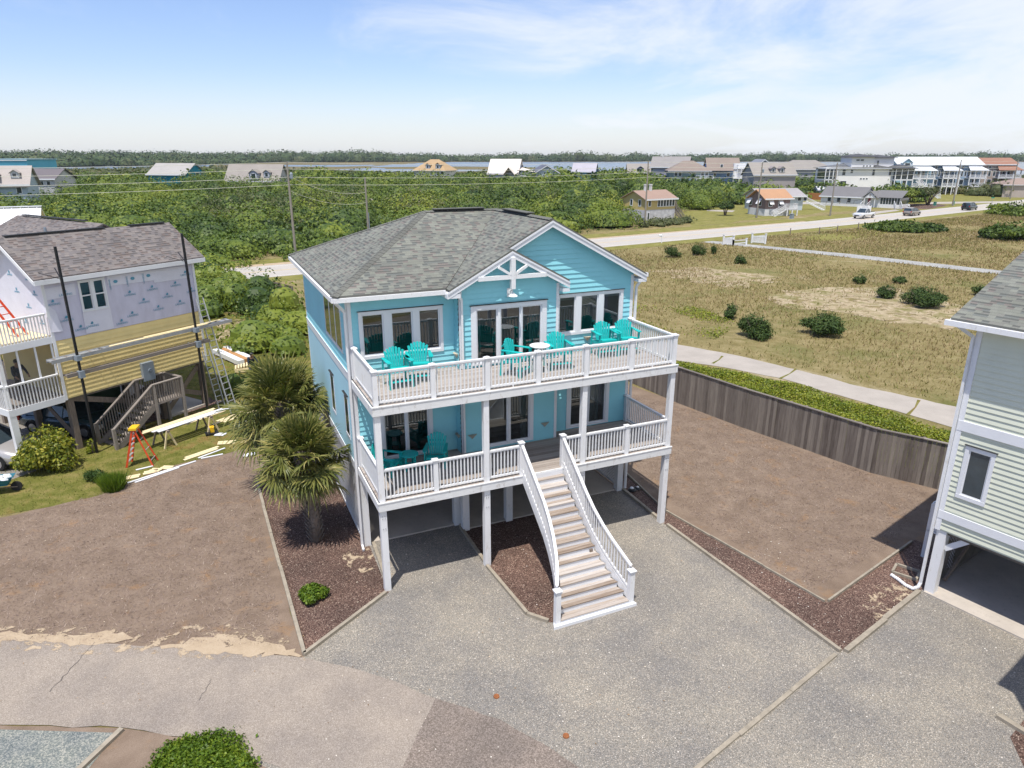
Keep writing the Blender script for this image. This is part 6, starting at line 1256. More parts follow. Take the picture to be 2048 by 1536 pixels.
# ================================================================ BACKGROUND HOUSES
BM = {}
def bm_(c):
    if c not in BM: BM[c] = paint('house_paint', c, 0.7, 0.06, 0.4)
    return BM[c]
def bgwin(par, F, u, z, w, h, frame_=True, mat='bgglass'):
    mb = MB(); t = 0.10; mb.fbox(F, u-w/2-t, u+w/2+t, 0.005, 0.05, z-t, z); mb.fbox(F, u-w/2-t, u+w/2+t, 0.005, 0.05, z+h, z+h+t); mb.fbox(F, u-w/2-t, u-w/2, 0.005, 0.05, z, z+h); mb.fbox(F, u+w/2, u+w/2+t, 0.005, 0.05, z, z+h)
    f = mb.build('window', M['trim'], par); g = MB(); g.add([F(u-w/2, 0.02, z), F(u+w/2, 0.02, z), F(u+w/2, 0.02, z+h), F(u-w/2, 0.02, z+h)], [(0,1,2,3)]); g.build('pane', M[mat], f)
def bghouse(label, x0, y0, rz, w, d, zb, zt, zr, wallc, roofc, rtype='gable', ov=0.5, wins=(), lwins=(), rwins=(), gablewin=False, name='house'):
    """origin = front left ground corner; front faces local -y; ridge along x (gable), along y (gabley), hip or flat."""
    t = thing(name, label, 'house', (x0, y0, 0), rz); mb = MB()
    mb.add([(0,0,zb),(w,0,zb),(w,d,zb),(0,d,zb),(0,0,zt),(w,0,zt),(w,d,zt),(0,d,zt)], [(0,1,5,4),(1,2,6,5),(2,3,7,6),(3,0,4,7),(0,3,2,1)])
    if rtype == 'gable': mb.add([(0,0,zt),(0,d/2,zr-0.1),(0,d,zt)], [(0,1,2)]); mb.add([(w,0,zt),(w,d,zt),(w,d/2,zr-0.1)], [(0,1,2)])
    if rtype == 'gabley': mb.add([(0,0,zt),(w,0,zt),(w/2,0,zr-0.1)], [(0,1,2)]); mb.add([(0,d,zt),(w/2,d,zr-0.1),(w,d,zt)], [(0,1,2)])
    mb.build('wall', bm_(wallc), t); mb = MB(); z = zt-0.05; s = 0
    if rtype == 'gable':
        e = zt-ov*(zr-zt)/(d/2); mb.roof([(-ov,-ov,e),(w+ov,-ov,e),(w+ov,d/2,zr),(-ov,d/2,zr)], 0.12); mb.roof([(w+ov,d+ov,e),(-ov,d+ov,e),(-ov,d/2,zr),(w+ov,d/2,zr)], 0.12)
    elif rtype == 'gabley':
        e = zt-ov*(zr-zt)/(w/2); mb.roof([(-ov,-ov,e),(w/2,-ov,zr),(w/2,d+ov,zr),(-ov,d+ov,e)], 0.12); mb.roof([(w/2,-ov,zr),(w+ov,-ov,e),(w+ov,d+ov,e),(w/2,d+ov,zr)], 0.12)
    elif rtype == 'hip':
        k = min(w, d)/2; a = (k, d/2, zr) if w >= d else (w/2, k, zr); b = (w-k, d/2, zr) if w >= d else (w/2, d-k, zr)
        if w >= d: mb.roof([(-ov,-ov,z),(w+ov,-ov,z),b,a] if b != a else [(-ov,-ov,z),(w+ov,-ov,z),a], 0.12); mb.roof([(w+ov,d+ov,z),(-ov,d+ov,z),a,b] if b != a else [(w+ov,d+ov,z),(-ov,d+ov,z),a], 0.12); mb.roof([(-ov,d+ov,z),(-ov,-ov,z),a], 0.12); mb.roof([(w+ov,-ov,z),(w+ov,d+ov,z),b], 0.12)
        else: mb.roof([(-ov,-ov,z),(w+ov,-ov,z),a], 0.12); mb.roof([(w+ov,d+ov,z),(-ov,d+ov,z),b], 0.12); mb.roof([(-ov,d+ov,z),(-ov,-ov,z),a,b], 0.12); mb.roof([(w+ov,-ov,z),(w+ov,d+ov,z),b,a], 0.12)
    else: mb.box(-ov, w+ov, -ov, d+ov, zt, zt+0.25)
    mb.build('roof', bm_(roofc), t)
    mb = MB(); e2 = z-0.22; mb.box(-ov, w+ov, -ov-0.05, -ov, e2-0.12 if rtype in ('gable','gabley') else e2, z-0.05)
    if rtype != 'gabley': mb.build('fascia', M['trim'], t)
    else:
        mb = MB(); e = zt-ov*(zr-zt)/(w/2)
        mb.prism([(-ov,-ov-0.04,e-0.12),(w/2,-ov-0.04,zr-0.12),(w+ov,-ov-0.04,e-0.12),(w+ov,-ov-0.04,e-0.42),(w/2,-ov-0.04,zr-0.42),(-ov,-ov-0.04,e-0.42)], (0,0.03,0)); mb.build('fascia', M['trim'], t)
    F = frame((0,0,0), (1,0,0), (0,-1,0)); FL_ = frame((0,0,0), (0,1,0), (-1,0,0)); FR_ = frame((w,0,0), (0,1,0), (1,0,0))
    for (u, zz, ww, hh) in wins: bgwin(t, F, u, zz, ww, hh)
    for (u, zz, ww, hh) in lwins: bgwin(t, FL_, u, zz, ww, hh)
    for (u, zz, ww, hh) in rwins: bgwin(t, FR_, u, zz, ww, hh)
    return t
def dormer(t, x, y, z, w, h, d, wallc, roofc):
    mb = MB(); mb.add([(x-w/2,y,z),(x+w/2,y,z),(x+w/2,y,z+h),(x,y,z+h+w*0.38),(x-w/2,y,z+h)], [(0,1,2,3,4)]); mb.box(x-w/2, x+w/2, y+0.01, y+d, z, z+h); q = mb.build('dormer', bm_(wallc), t)
    mb = MB(); mb.roof([(x-w/2-0.2,y-0.3,z+h-0.05),(x,y-0.3,z+h+w*0.42),(x,y+d,z+h+w*0.42),(x-w/2-0.2,y+d,z+h-0.05)], 0.1); mb.roof([(x,y-0.3,z+h+w*0.42),(x+w/2+0.2,y-0.3,z+h-0.05),(x+w/2+0.2,y+d,z+h-0.05),(x,y+d,z+h+w*0.42)], 0.1); mb.build('dormer_roof', bm_(roofc), q)
    F = frame((x, y, 0), (1,0,0), (0,-1,0)); mb = MB(); mb.fbox(F, -w*0.32, w*0.32, 0.01, 0.05, z+0.2, z+h-0.05); f = mb.build('dormer_window', M['trim'], q); 
    mb = MB(); mb.add([F(-w*0.24, 0.06, z+0.3), F(w*0.24, 0.06, z+0.3), F(w*0.24, 0.06, z+h-0.15), F(-w*0.24, 0.06, z+h-0.15)], [(0,1,2,3)]); mb.build('pane', M['bgglass'], q)
def chim(t, x, y, z0, z1, c=(0.5,0.5,0.48), w=0.6):
    mb = MB(); mb.box(x-w/2, x+w/2, y-w/2, y+w/2, z0, z1); mb.box(x-w/2-0.06, x+w/2+0.06, y-w/2-0.06, y+w/2+0.06, z1-0.2, z1-0.08); mb.build('chimney', bm_(c), t)
def deckon(t, x0, x1, y0, y1, z, zs_=0, rail=True, n=3, post_to=None):
    mb = MB(); mb.box(x0, x1, y0, y1, z-0.25, z); mb.build('deck', M['white'], t)
    if rail:
        mb = MB()
        for p, q in (((x0,y0,z),(x1,y0,z)), ((x0,y0,z),(x0,y1,z)), ((x1,y0,z),(x1,y1,z))): railpath(mb, [p, q], h=1.0, sp=0.22, w=0.06)
        mb.build('railing', M['white'], t)
    mb = MB()
    for i in range(n+1): x = x0+(x1-x0)*i/n; mb.box(x-0.1, x+0.1, y0, y0+0.2, 0, post_to or z-0.25)
    mb.build_each('post', M['white'], t)
def exstair(t, a, b, w=1.1, mat='white'):
    a = Vector(a); b = Vector(b); d = b-a; s = Vector((-d.y, d.x, 0)).normalized()*(w/2); up = Vector((0,0,1)); mb = MB(); n = max(4, int(abs(d.z)/0.19))
    for i in range(n): c = a+d*((i+0.5)/n); mb.beam(c-s, c+s, 0.28, 0.04)
    for q in (s, -s): mb.beam(a+q-up*0.1, b+q-up*0.1, 0.06, 0.26); mb.beam(a+q+up*0.9, b+q+up*0.9, 0.08, 0.06); 
    for q in (s, -s):
        for i in range(n*2+1): c = a+d*(i/(2*n))+q; mb.beam(c, c+up*0.9, 0.035)
    mb.build('stair', M[mat], t)
GR = (0.20,0.19,0.19); GB = (0.16,0.16,0.17); TAN = (0.38,0.26,0.14); BRN = (0.22,0.175,0.145)
bghouse('blue flat-topped tall house at the far left edge', -147, 202, R(-3), 12.5, 12, 0, 11.2, 11.9, (0.10,0.38,0.52), (0.30,0.45,0.52), 'flat', 0.3)
t = bghouse('grey-blue house with front dormers at the left edge, partly cut off', -105, 140, R(20), 9.0, 8, 0, 7.0, 10.4, (0.34,0.41,0.47), (0.33,0.295,0.27), 'gable', 0.6, wins=[(1.5,5.2,0.8,1.2),(3.4,5.2,0.8,1.2),(7.5,5.2,0.8,1.2)]); dormer(t, 3.0, -0.1, 7.3, 2.6, 1.5, 3.5, (0.34,0.41,0.47), (0.33,0.295,0.27)); dormer(t, 7.0, 1.0, 8.0, 1.4, 1.1, 2.4, (0.5,0.52,0.53), (0.33,0.295,0.27))
mb = MB(); mb.roof([(2.0, -2.4, 6.9), (5.2, -2.4, 6.9), (3.6, -2.4, 8.3)], 0.1); mb.build('porch_gable', bm_((0.34,0.41,0.47)), t)
bghouse('low dark-roofed house behind the left dormered house', -115, 168, R(3), 8, 9, 0, 7.3, 9.4, (0.45,0.45,0.45), (0.13,0.115,0.12), 'gable', 0.5, wins=[(5,5.6,0.8,1.0),(6.6,5.6,0.8,1.0)])
t = bghouse('teal house with gable facing right behind the thicket', -111.5, 221, R(-18), 14, 9, 0, 7.0, 10.1, (0.005,0.20,0.29), (0.34,0.32,0.30), 'gable', 0.5, rwins=[(2.2,6.0,1.0,1.2),(5.2,6.0,1.6,1.3),(7.3,6.0,1.0,1.2)])
t = bghouse('long grey-roofed house with two arched dormers in the thicket', -83.5, 210, R(-4), 15.5, 9, 0, 5.4, 9.9, (0.38,0.38,0.42), (0.25,0.225,0.20), 'gable', 0.6, wins=[(13,3.6,0.9,1.3)]); dormer(t, 8.6, -0.2, 5.6, 2.6, 1.9, 3, (0.3,0.32,0.38), (0.25,0.225,0.20)); dormer(t, 12.2, 0.6, 6.2, 1.8, 1.5, 2.6, (0.3,0.32,0.38), (0.25,0.225,0.20))
t = bghouse('house with orange-tan roof and cream end tower', -35.5, 262, R(-22), 12.5, 9, 0, 7.3, 11.0, (0.60,0.58,0.54), TAN, 'hip', 0.5, wins=[(9.8,5.6,1.0,1.3),(11.4,5.6,1.0,1.3)]); dormer(t, 5.5, 0.3, 7.7, 1.6, 1.4, 2.6, (0.25,0.3,0.38), TAN); dormer(t, 9.6, 0.3, 7.7, 1.8, 1.5, 2.6, (0.25,0.3,0.38), TAN)
t = bghouse('house with pale cream metal roof and white gable', -8.8, 272, R(-14), 11, 10, 0, 6.2, 11.1, (0.36,0.42,0.52), (0.62,0.56,0.50), 'gable', 0.6); mb = MB(); mb.roof([(6.2,-3,5.4),(8.4,-3,8.2),(8.4,2,8.2),(6.2,2,5.4)], 0.1); mb.roof([(8.4,-3,8.2),(10.8,-3,5.6),(10.8,2,5.6),(8.4,2,8.2)], 0.1); mb.build('porch_roof', bm_((0.62,0.56,0.50)), t); deckon(t, 10.5, 16, 1, 5, 5.2); mb = MB(); mb.roof([(10.8,0.6,7.3),(17,0.6,6.6),(17,6,6.6),(11,6,8.2)], 0.1); mb.build('side_roof', bm_((0.62,0.56,0.50)), t)
bghouse('low house with dark slate roof right of the cream metal roof', 8.2, 271, R(10), 10, 9, 0, 6.2, 9.0, (0.36,0.42,0.46), (0.11,0.115,0.145), 'gabley', 0.5)
t = bghouse('light blue house with blue gable behind the thicket', 21.8, 259, R(-14), 7.6, 8.5, 0, 7.0, 9.8, (0.20,0.37,0.55), (0.36,0.34,0.38), 'gable', 0.6, wins=[(6,5.6,1.1,1.2)])
t = bghouse('grey-green house with wide brown hip roof and white porch', 54.5, 250, R(-6), 13.5, 10, 0, 7.4, 10.6, (0.17,0.24,0.25), BRN, 'hip', 0.7, wins=[(2.2,5.6,1.0,1.3),(3.6,5.6,1.0,1.3),(7,6.2,0.6,0.6),(8.6,6.2,0.6,0.6),(11.2,5.6,1.0,1.3),(12.6,5.6,1.0,1.3)]); deckon(t, 9.0, 14.8, -2.0, 0, 4.9, n=3)
t = bghouse('grey-roofed house with chimney directly behind the brown hip roof', 51.5, 268, R(-20), 13, 11, 0, 8.4, 12.0, (0.34,0.34,0.40), (0.24,0.225,0.215), 'gable', 0.6); chim(t, 3.5, 5.0, 11, 13.0)
t = bghouse('blue house with brown roof and stacked white balconies', 68, 251, R(-6), 10.5, 9, 0, 8.2, 11.6, (0.22,0.34,0.52), BRN, 'gable', 0.5, wins=[(2.4,5.5,0.9,1.2),(7,5.5,0.9,1.2),(4.5,8.4,0.8,1.0)]); deckon(t, 8.2, 14.0, -3.2, 0, 5.0); deckon(t, 9.6, 13.4, -2.0, 0, 8.2, post_to=7.9); mb = MB(); mb.box(8.6, 12.5, -0.3, 5, 5.0, 9.8); mb.build('bay', M['white'], t); mb = MB(); mb.roof([(-0.6,-3,7.4),(8.2,-3,7.4),(8.2,0.5,8.6),(-0.6,0.5,8.6)], 0.1); mb.build('porch_roof', bm_(BRN), t)
t = bghouse('dark grey-roofed house with two pointed dormers among trees', 44.5, 276, R(-4), 15, 9, 0, 6.2, 9.4, (0.10,0.11,0.13), (0.26,0.235,0.21), 'gable', 0.5); dormer(t, 4.5, 0.2, 6.4, 2.2, 1.2, 2.4, (0.10,0.11,0.13), (0.1,0.12,0.16)); dormer(t, 11, 0.2, 6.4, 2.2, 1.2, 2.4, (0.10,0.11,0.13), (0.1,0.12,0.16))
t = bghouse('grey-tan roofed house with two small white-framed dormers', 77.5, 231, R(6), 14, 9, 0, 6.6, 10.2, (0.34,0.31,0.30), (0.26,0.235,0.21), 'gable', 0.5); dormer(t, 6.4, 0.4, 7.0, 1.6, 1.4, 2.4, (0.3,0.28,0.28), (0.24,0.21,0.21)); dormer(t, 9.4, 0.4, 7.0, 1.6, 1.4, 2.4, (0.3,0.28,0.28), (0.24,0.21,0.21))
bghouse('wide low grey-roofed house left of the white modern house', 106, 284, R(-2), 20, 11, 0, 7.2, 10.6, (0.3,0.3,0.33), (0.24,0.22,0.20), 'hip', 0.6)
bghouse('distant grey-roofed house between two grey roofs', 99, 300, R(5), 11, 9, 0, 7.2, 10.9, (0.32,0.34,0.38), (0.20,0.21,0.24), 'gabley', 0.5)
# white modern three-storey house
t = bghouse('tall white modern house with dark hip roofs and screened porches', 99.5, 226, R(-2), 19.5, 12, 0, 8.6, 9.9, (0.80,0.78,0.75), (0.06,0.062,0.07), 'hip', 0.7, wins=[(4.2,6.5,0.9,1.7),(6.6,7.1,0.7,1.0),(4.4,3.2,1.8,1.5),(13.3,6.4,0.7,1.8),(18.4,6.4,0.7,1.8),(9.7,5.2,0.5,0.4),(10.6,5.2,0.5,0.4),(11.5,5.2,0.5,0.4)])
mb = MB(); mb.box(6.4, 13.2, 0.5, 9, 8.7, 12.0); mb.box(13.2, 21, 4, 11, 8.7, 11.8); q = mb.build('upper_storey', bm_((0.76,0.75,0.75)), t)
FU = frame((0, 0.5, 0), (1,0,0), (0,-1,0)); bgwin(t, FU, 8.2, 10.7, 1.0, 0.5); bgwin(t, FU, 9.5, 10.7, 1.0, 0.5); bgwin(t, FU, 10.2, 9.0, 0.5, 0.4); bgwin(t, FU, 11.2, 9.0, 0.5, 0.4); bgwin(t, FU, 12.2, 9.0, 0.5, 0.4); bgwin(t, frame((0, 4, 0), (1,0,0), (0,-1,0)), 16, 9.6, 0.6, 1.2)
mb = MB(); mb.roof([(5.7,-0.3,12.0),(13.9,-0.3,12.0),(9.8,4.7,12.9)], 0.15); mb.roof([(13.9,-0.3,12.0),(13.9,9.8,12.0),(9.8,4.7,12.9)], 0.15); mb.roof([(5.7,9.8,12.0),(5.7,-0.3,12.0),(9.8,4.7,12.9)], 0.15); mb.roof([(12.5,3.3,11.8),(21.8,3.3,11.8),(17.2,7.5,12.6)], 0.15); mb.roof([(21.8,3.3,11.8),(21.8,11.8,11.8),(17.2,7.5,12.6)], 0.15); mb.roof([(12.6,11.8,11.8),(12.5,3.3,11.8),(17.2,7.5,12.6)], 0.15); mb.build('upper_roof', bm_((0.06,0.062,0.07)), t)
for x0, x1, y0 in ((-1.6, 2.0, -0.6), (19.5, 25.0, -1.5)):
    mb = MB(); mb.box(x0, x1, y0+0.2, 6, 5.3, 8.3); mb.build('porch_screen', M['bgglass'], t); mb = MB(); mb.box(x0-0.1, x1+0.1, y0, 6, 4.95, 5.28); mb.box(x0-0.1, x1+0.1, y0, 6, 8.31, 8.6)
    for i in range(4): x = x0+(x1-x0)*i/3; mb.box(x-0.12, x+0.12, y0, y0+0.19, 0, 8.3)
    mb.build('porch_frame', M['white'], t)
mb = MB(); mb.roof([(18.5,-2.2,8.62),(25.8,-2.2,8.62),(22,2.6,9.8)], 0.15); mb.roof([(25.8,-2.2,8.62),(25.8,7,8.62),(22,2.6,9.8)], 0.15); mb.roof([(18.5,7,8.62),(18.5,-2.2,8.62),(22,2.6,9.8)], 0.15); mb.build('porch_roof', bm_((0.06,0.062,0.07)), t)
mb = MB(); railpath(mb, [(-1.6,-0.5,8.6),(6.0,-0.5,8.6)], h=1.2, sp=0.3, w=0.05); mb.box(-1.6, 6.3, -0.5, 8, 8.61, 8.75); mb.build('roof_terrace', M['trim'], t); exstair(t, (25.5, -3.0, 4.9), (30.0, -9.0, 0), 1.3)
# pale blue row of beach houses
def rowhouse(label, x0, y0, rz, w, wallc, roofc, zr=11.9, low=True):
    t = bghouse(label, x0, y0, rz, w, 11, 2.6, 9.6, zr, wallc, roofc, 'gable', 0.6, wins=[(w*0.2,9.0-0.9,0.8,0.8), (w*0.8,8.1,0.8,0.8)]+[(w*0.08+i*w*0.14, 5.7, w*0.07, 1.7) for i in range(6)]+[(w*0.25,3.0,1.2,1.6),(w*0.75,3.0,1.2,1.6)])
    mb = MB(); mb.roof([(w*0.30,-3.6,7.7),(w+0.5,-3.6,7.7),(w-0.6,-0.1,9.0),(w*0.42,-0.1,9.0)], 0.12); mb.build('porch_roof', bm_(roofc), t)
    for z in (2.7, 5.3): mb = MB(); mb.box(w*0.34, w+0.3, -3.2, -0.05, z-0.3, z); mb.build('porch_deck', M['white'], t); mb = MB(); railpath(mb, [(w*0.34,-3.1,z),(w+0.2,-3.1,z)], h=1.0, sp=0.2, w=0.07); mb.build('railing', M['white'], t)
    mb = MB()
    for i in range(4): x = w*0.35+(w*0.63)*i/3; mb.box(x-0.13, x+0.13, -3.2, -2.95, 0, 7.7)
    for x in (0.1, w*0.5, w-0.2):
        for y in (0.1, 5, 10.8): mb.box(x-0.13, x+0.13, y-0.13, y+0.13, 0, 2.6)
    mb.build_each('post', M['white'], t); return t
PB = (0.26,0.42,0.52); WM = (0.62,0.64,0.66)
t = rowhouse('pale blue house with white roof beside the white modern house', 127, 238, R(-4), 10.5, PB, WM); dormer(t, 2.4, -0.6, 8.9, 3.2, 1.2, 4, PB, WM)
rowhouse('slate-blue house with white roof and red pennants, second of the row', 139.5, 241, R(-4), 8.0, (0.10,0.16,0.24), WM)
rowhouse('grey-blue house with white and rust roofs, third of the row', 149.5, 243, R(-4), 8.0, (0.30,0.40,0.50), (0.60,0.62,0.64))
rowhouse('tan house with rust-red roof at the right end of the row', 160, 246, R(-4), 11.0, (0.40,0.33,0.28), (0.27,0.135,0.09), 11.6)
t = bghouse('navy house cut by the right frame edge', 171, 232, R(-20), 11, 10, 2.6, 9.8, 11.8, (0.03,0.06,0.13), (0.27,0.135,0.09), 'gable', 0.5, wins=[(2,7,1.2,1.2),(5,7,1.2,1.2),(2,4,1.2,1.2)]); deckon(t, 0, 5, -2.5, 0, 5.0)
bghouse('low tan-roofed house in front of the navy house', 152, 222, R(-14), 18, 10, 0, 3.9, 5.6, (0.40,0.34,0.30), (0.27,0.20,0.165), 'hip', 0.5)
def corner_house(label, lc, c, rc, zt, zr, wallc, roofc, low=None, zb=0, **k):
    c, l, r = G(*c), G(*lc), G(*rc); d = r-c; w = d.length; dd = (l-c).length; t = bghouse(label, c.x, c.y, math.atan2(d.y, d.x), w, dd, zb, zt, zr, wallc, roofc, **k)
    if low: mb = MB(); mb.box(-0.03, w+0.03, -0.03, dd+0.03, 0, low[0]); mb.build('ground_floor', low[1], t)
    return t, w, dd
m_block = paint('whitewashed_block', (0.48, 0.48, 0.50), 0.9, 0.25, 1.2)
t, w, d = corner_house('yellow house with whitewashed block ground floor across the road', (1248, 438), (1289, 443), (1348, 439), 4.35, 5.75, (0.50,0.39,0.16), (0.30,0.205,0.16), low=(2.15, m_block), ov=0.45,
    wins=[(1.1,2.9,0.55,1.0)]+[(w_, 2.75, 0.55, 1.35) for w_ in (3.6, 4.4, 5.2, 6.0, 6.8, 7.6)], lwins=[(1.6,2.9,0.6,1.1),(4.0,2.9,0.6,1.1)])
bgwin(t, frame((0, -0.04, 0), (1,0,0), (0,-1,0)), 0.9, 0.3, 0.45, 1.3); chim(t, 2.6, 3.0, 5.0, 6.9, (0.6,0.6,0.58), 0.45); chim(t, 4.0, 3.0, 5.0, 6.9, (0.6,0.6,0.58), 0.45)
mb = MB(); mb.box(w, w+2.2, 1.5, 4.8, 2.3, 2.45); railpath(mb, [(w+2.15,1.5,2.45),(w+2.15,4.8,2.45)], h=1, sp=0.2, w=0.05); railpath(mb, [(w,1.5,2.45),(w+2.1,1.5,2.45)], h=1, sp=0.2, w=0.05)
for x in (w+0.3, w+2.1): mb.box(x-0.08, x+0.08, 1.5, 1.66, 0, 2.3)
mb.build('rear_deck', M['oldwood'], t); exstair(t, (w+0.6, 1.0, 2.4), (w+0.6, -1.8, 0), 0.9, 'oldwood')
t, w, d = corner_house('brown shingled house with orange-tan roof and white ground floor', (1472, 429.6), (1528.6, 432), (1577, 430.7), 3.75, 5.4, (0.21,0.15,0.14), (0.40,0.225,0.125), low=(1.45, bm_((0.62,0.62,0.62))), ov=0.6,
    wins=[(1.2,2.0,0.8,1.2),(3.6,2.0,0.8,1.2)], lwins=[(2.0,2.1,1.0,1.2),(5.4,2.1,1.0,1.2)])
mb = MB()
for y in (2.0, 5.4): mb.prism([(-0.05,y-0.6,3.5),(-0.05,y+0.6,3.5),(-0.75,y+0.6,2.4),(-0.75,y-0.6,2.4)], (0,0,0.05))
for x in (1.2, 3.6): mb.prism([(x-0.5,-0.05,3.4),(x+0.5,-0.05,3.4),(x+0.5,-0.7,2.4),(x-0.5,-0.7,2.4)], (0,0,0.05))
mb.build_each('awning_shutter', M['white'], t); deckon(t, w-1.6, w+0.9, -1.6, 0, 1.55, n=2); exstair(t, (w-1.8, -1.0, 1.5), (w-4.8, -1.0, 0), 1.0)
p_ = G(1560, 424); t = bghouse('white house with grey roof behind the orange-tan roof', p_.x-3, p_.y+4, R(10), 10.5, 8, 0, 3.4, 4.9, (0.50,0.55,0.60), (0.30,0.28,0.28), 'gable', 0.6, wins=[(9.5,2.2,0.8,1.2),(11,2.2,0.8,1.2)], rwins=[(2,2.2,1,1.2),(5,2.2,1,1.2)]); exstair(t, (12.6, 2, 1.9), (15.8, -1.0, 0), 1.0)
p_ = G(1634, 396); bghouse('small grey shed behind the orange board fence', p_.x, p_.y, R(-5), 5, 4, 0, 2.6, 3.4, (0.35,0.38,0.42), (0.5,0.5,0.5), 'gable', 0.2)
a, b = G(1604, 398), G(1645, 400); t = thing('board_fence', 'orange-brown board fence in front of the small grey shed', 'fence', a); mb = MB(); n = 40
for i in range(n): p = (b-a)*(i/n); q = (b-a)*((i+0.92)/n); mb.prism([p, q, q+Vector((0,0.05,0)), p+Vector((0,0.05,0))], (0, 0, 1.9))
mb.build('boards', paint('orange_boards', (0.36, 0.15, 0.05), 0.8, 0.15), t)
# white chapel
a, b = G(1640, 410), G(1722, 414); t = bghouse('low white chapel with grey roof, red door and cross on its porch gable', a.x, a.y, math.atan2((b-a).y, (b-a).x), (b-a).length, 8, 0, 2.5, 4.7, (0.72,0.72,0.72), (0.155,0.15,0.15), 'gable', 0.4,
    wins=[(2.2,1.0,0.8,1.1),(4.6,1.0,0.8,1.1),(7.2,1.0,0.8,1.1)]); wc = (b-a).length
mb = MB(); mb.box(wc+0.01, wc+4.5, 1, 7, 0, 2.5); mb.add([(wc+0.5,-0.3,2.3),(wc+3.3,-0.3,2.3),(wc+1.9,-0.3,3.7)], [(0,1,2)]); mb.box(wc+0.6, wc+0.75, -0.3, -0.15, 0, 2.3); mb.box(wc+3.05, wc+3.2, -0.3, -0.15, 0, 2.3); mb.build('entry_wing', M['white'], t)
mb = MB(); mb.roof([(wc,-0.5,2.35),(wc+1.9,-0.5,3.9),(wc+1.9,6,3.9),(wc,6,2.35)], 0.1); mb.roof([(wc+1.9,-0.5,3.9),(wc+3.8,-0.5,2.35),(wc+3.8,6,2.35),(wc+1.9,6,3.9)], 0.1); mb.roof([(wc+2.6,0.6,2.5),(wc+9,0.6,2.5),(wc+9,4.2,4.1),(wc+2.6,4.2,4.1)], 0.1); mb.build('wing_roof', bm_((0.155,0.15,0.15)), t)
mb = MB(); mb.box(wc+1.86, wc+1.94, -0.36, -0.31, 2.5, 3.4); mb.box(wc+1.6, wc+2.2, -0.36, -0.31, 3.0, 3.1); mb.build('cross', M['pile'], t); mb = MB(); mb.box(wc+1.1, wc+1.7, 0.93, 0.99, 0.5, 2.2); mb.build('door', paint('red_door', (0.28, 0.03, 0.03), 0.5), t)
mb = MB(); mb.box(wc+4.0, wc+8.6, 0.9, 7, 0.9, 2.4); mb.build('glazed_porch', M['bgglass'], t); mb = MB(); mb.box(wc+3.9, wc+8.7, 0.8, 7, 0, 0.88)
for i in range(8): x = wc+4.0+i*0.65; mb.box(x-0.04, x+0.04, 0.82, 0.88, 0.9, 2.4)
mb.build('porch_base', M['white'], t); exstair(t, (wc+1.5,-0.8,0.7), (wc+1.5,-3.0,0), 1.6); exstair(t, (wc+8.2,0.2,0.9), (wc+9.6,-2.6,0), 1.4)
mb = MB(); railpath(mb, [(-0.5,-1.4,0.1),(wc-0.5,-1.4,0.7)], h=0.9, sp=1.6, w=0.07); mb.build('ramp_railing', M['oldwood'], t)
# wind-shaped live oak by the row houses
def tree(label, loc, h, r, tr, n, size, mat, seed, name='oak_tree'):
    t = thing(name, label, 'tree', loc); mb = MB(); g = random.Random(seed)
    for i in range(6):
        a = i*PI/3+g.uniform(-.3,.3); mb.tube([(0.15*math.cos(a), 0.15*math.sin(a), 0), (r*0.2*math.cos(a), r*0.2*math.sin(a), h*0.3), (r*0.55*math.cos(a), r*0.5*math.sin(a), h*0.62)], [tr, tr*0.7, tr*0.3], 7)
    mb.build('trunk', M['pile'], t, True); P, N = crownpts(n, r, r*0.8, h*0.30, 14, seed=seed, shell=0.6); P[:, 2] += h*0.36; leafcloud('crown', P, N, size, mat, t, up=0.5, spread=0.6); return t
tree('broad wind-shaped oak with bare trunks in front of the pale blue row', G(1808, 412)+Vector((0, 0, 0)), 6.0, 5.6, 0.25, 6500, 0.26, L_th, 51); tree('right half of the wind-shaped oak clump, darker', G(1855, 410), 5.6, 4.6, 0.22, 5000, 0.26, L_th2, 52)
tree('dark round tree alone between the yellow and brown houses', G(1450, 431), 3.8, 1.9, 0.12, 3200, 0.16, L_cedar, 53, 'round_tree'); tree('tree behind the last row house near the navy house', Vector((167, 250, 0)), 9.5, 5.0, 0.3, 3000, 0.4, L_th2, 54)
tree('dark shrub-like tree beside the stair of the white modern house', G(1690, 398)+Vector((0,12,0)), 5.0, 3.0, 0.15, 2000, 0.3, L_th2, 55)
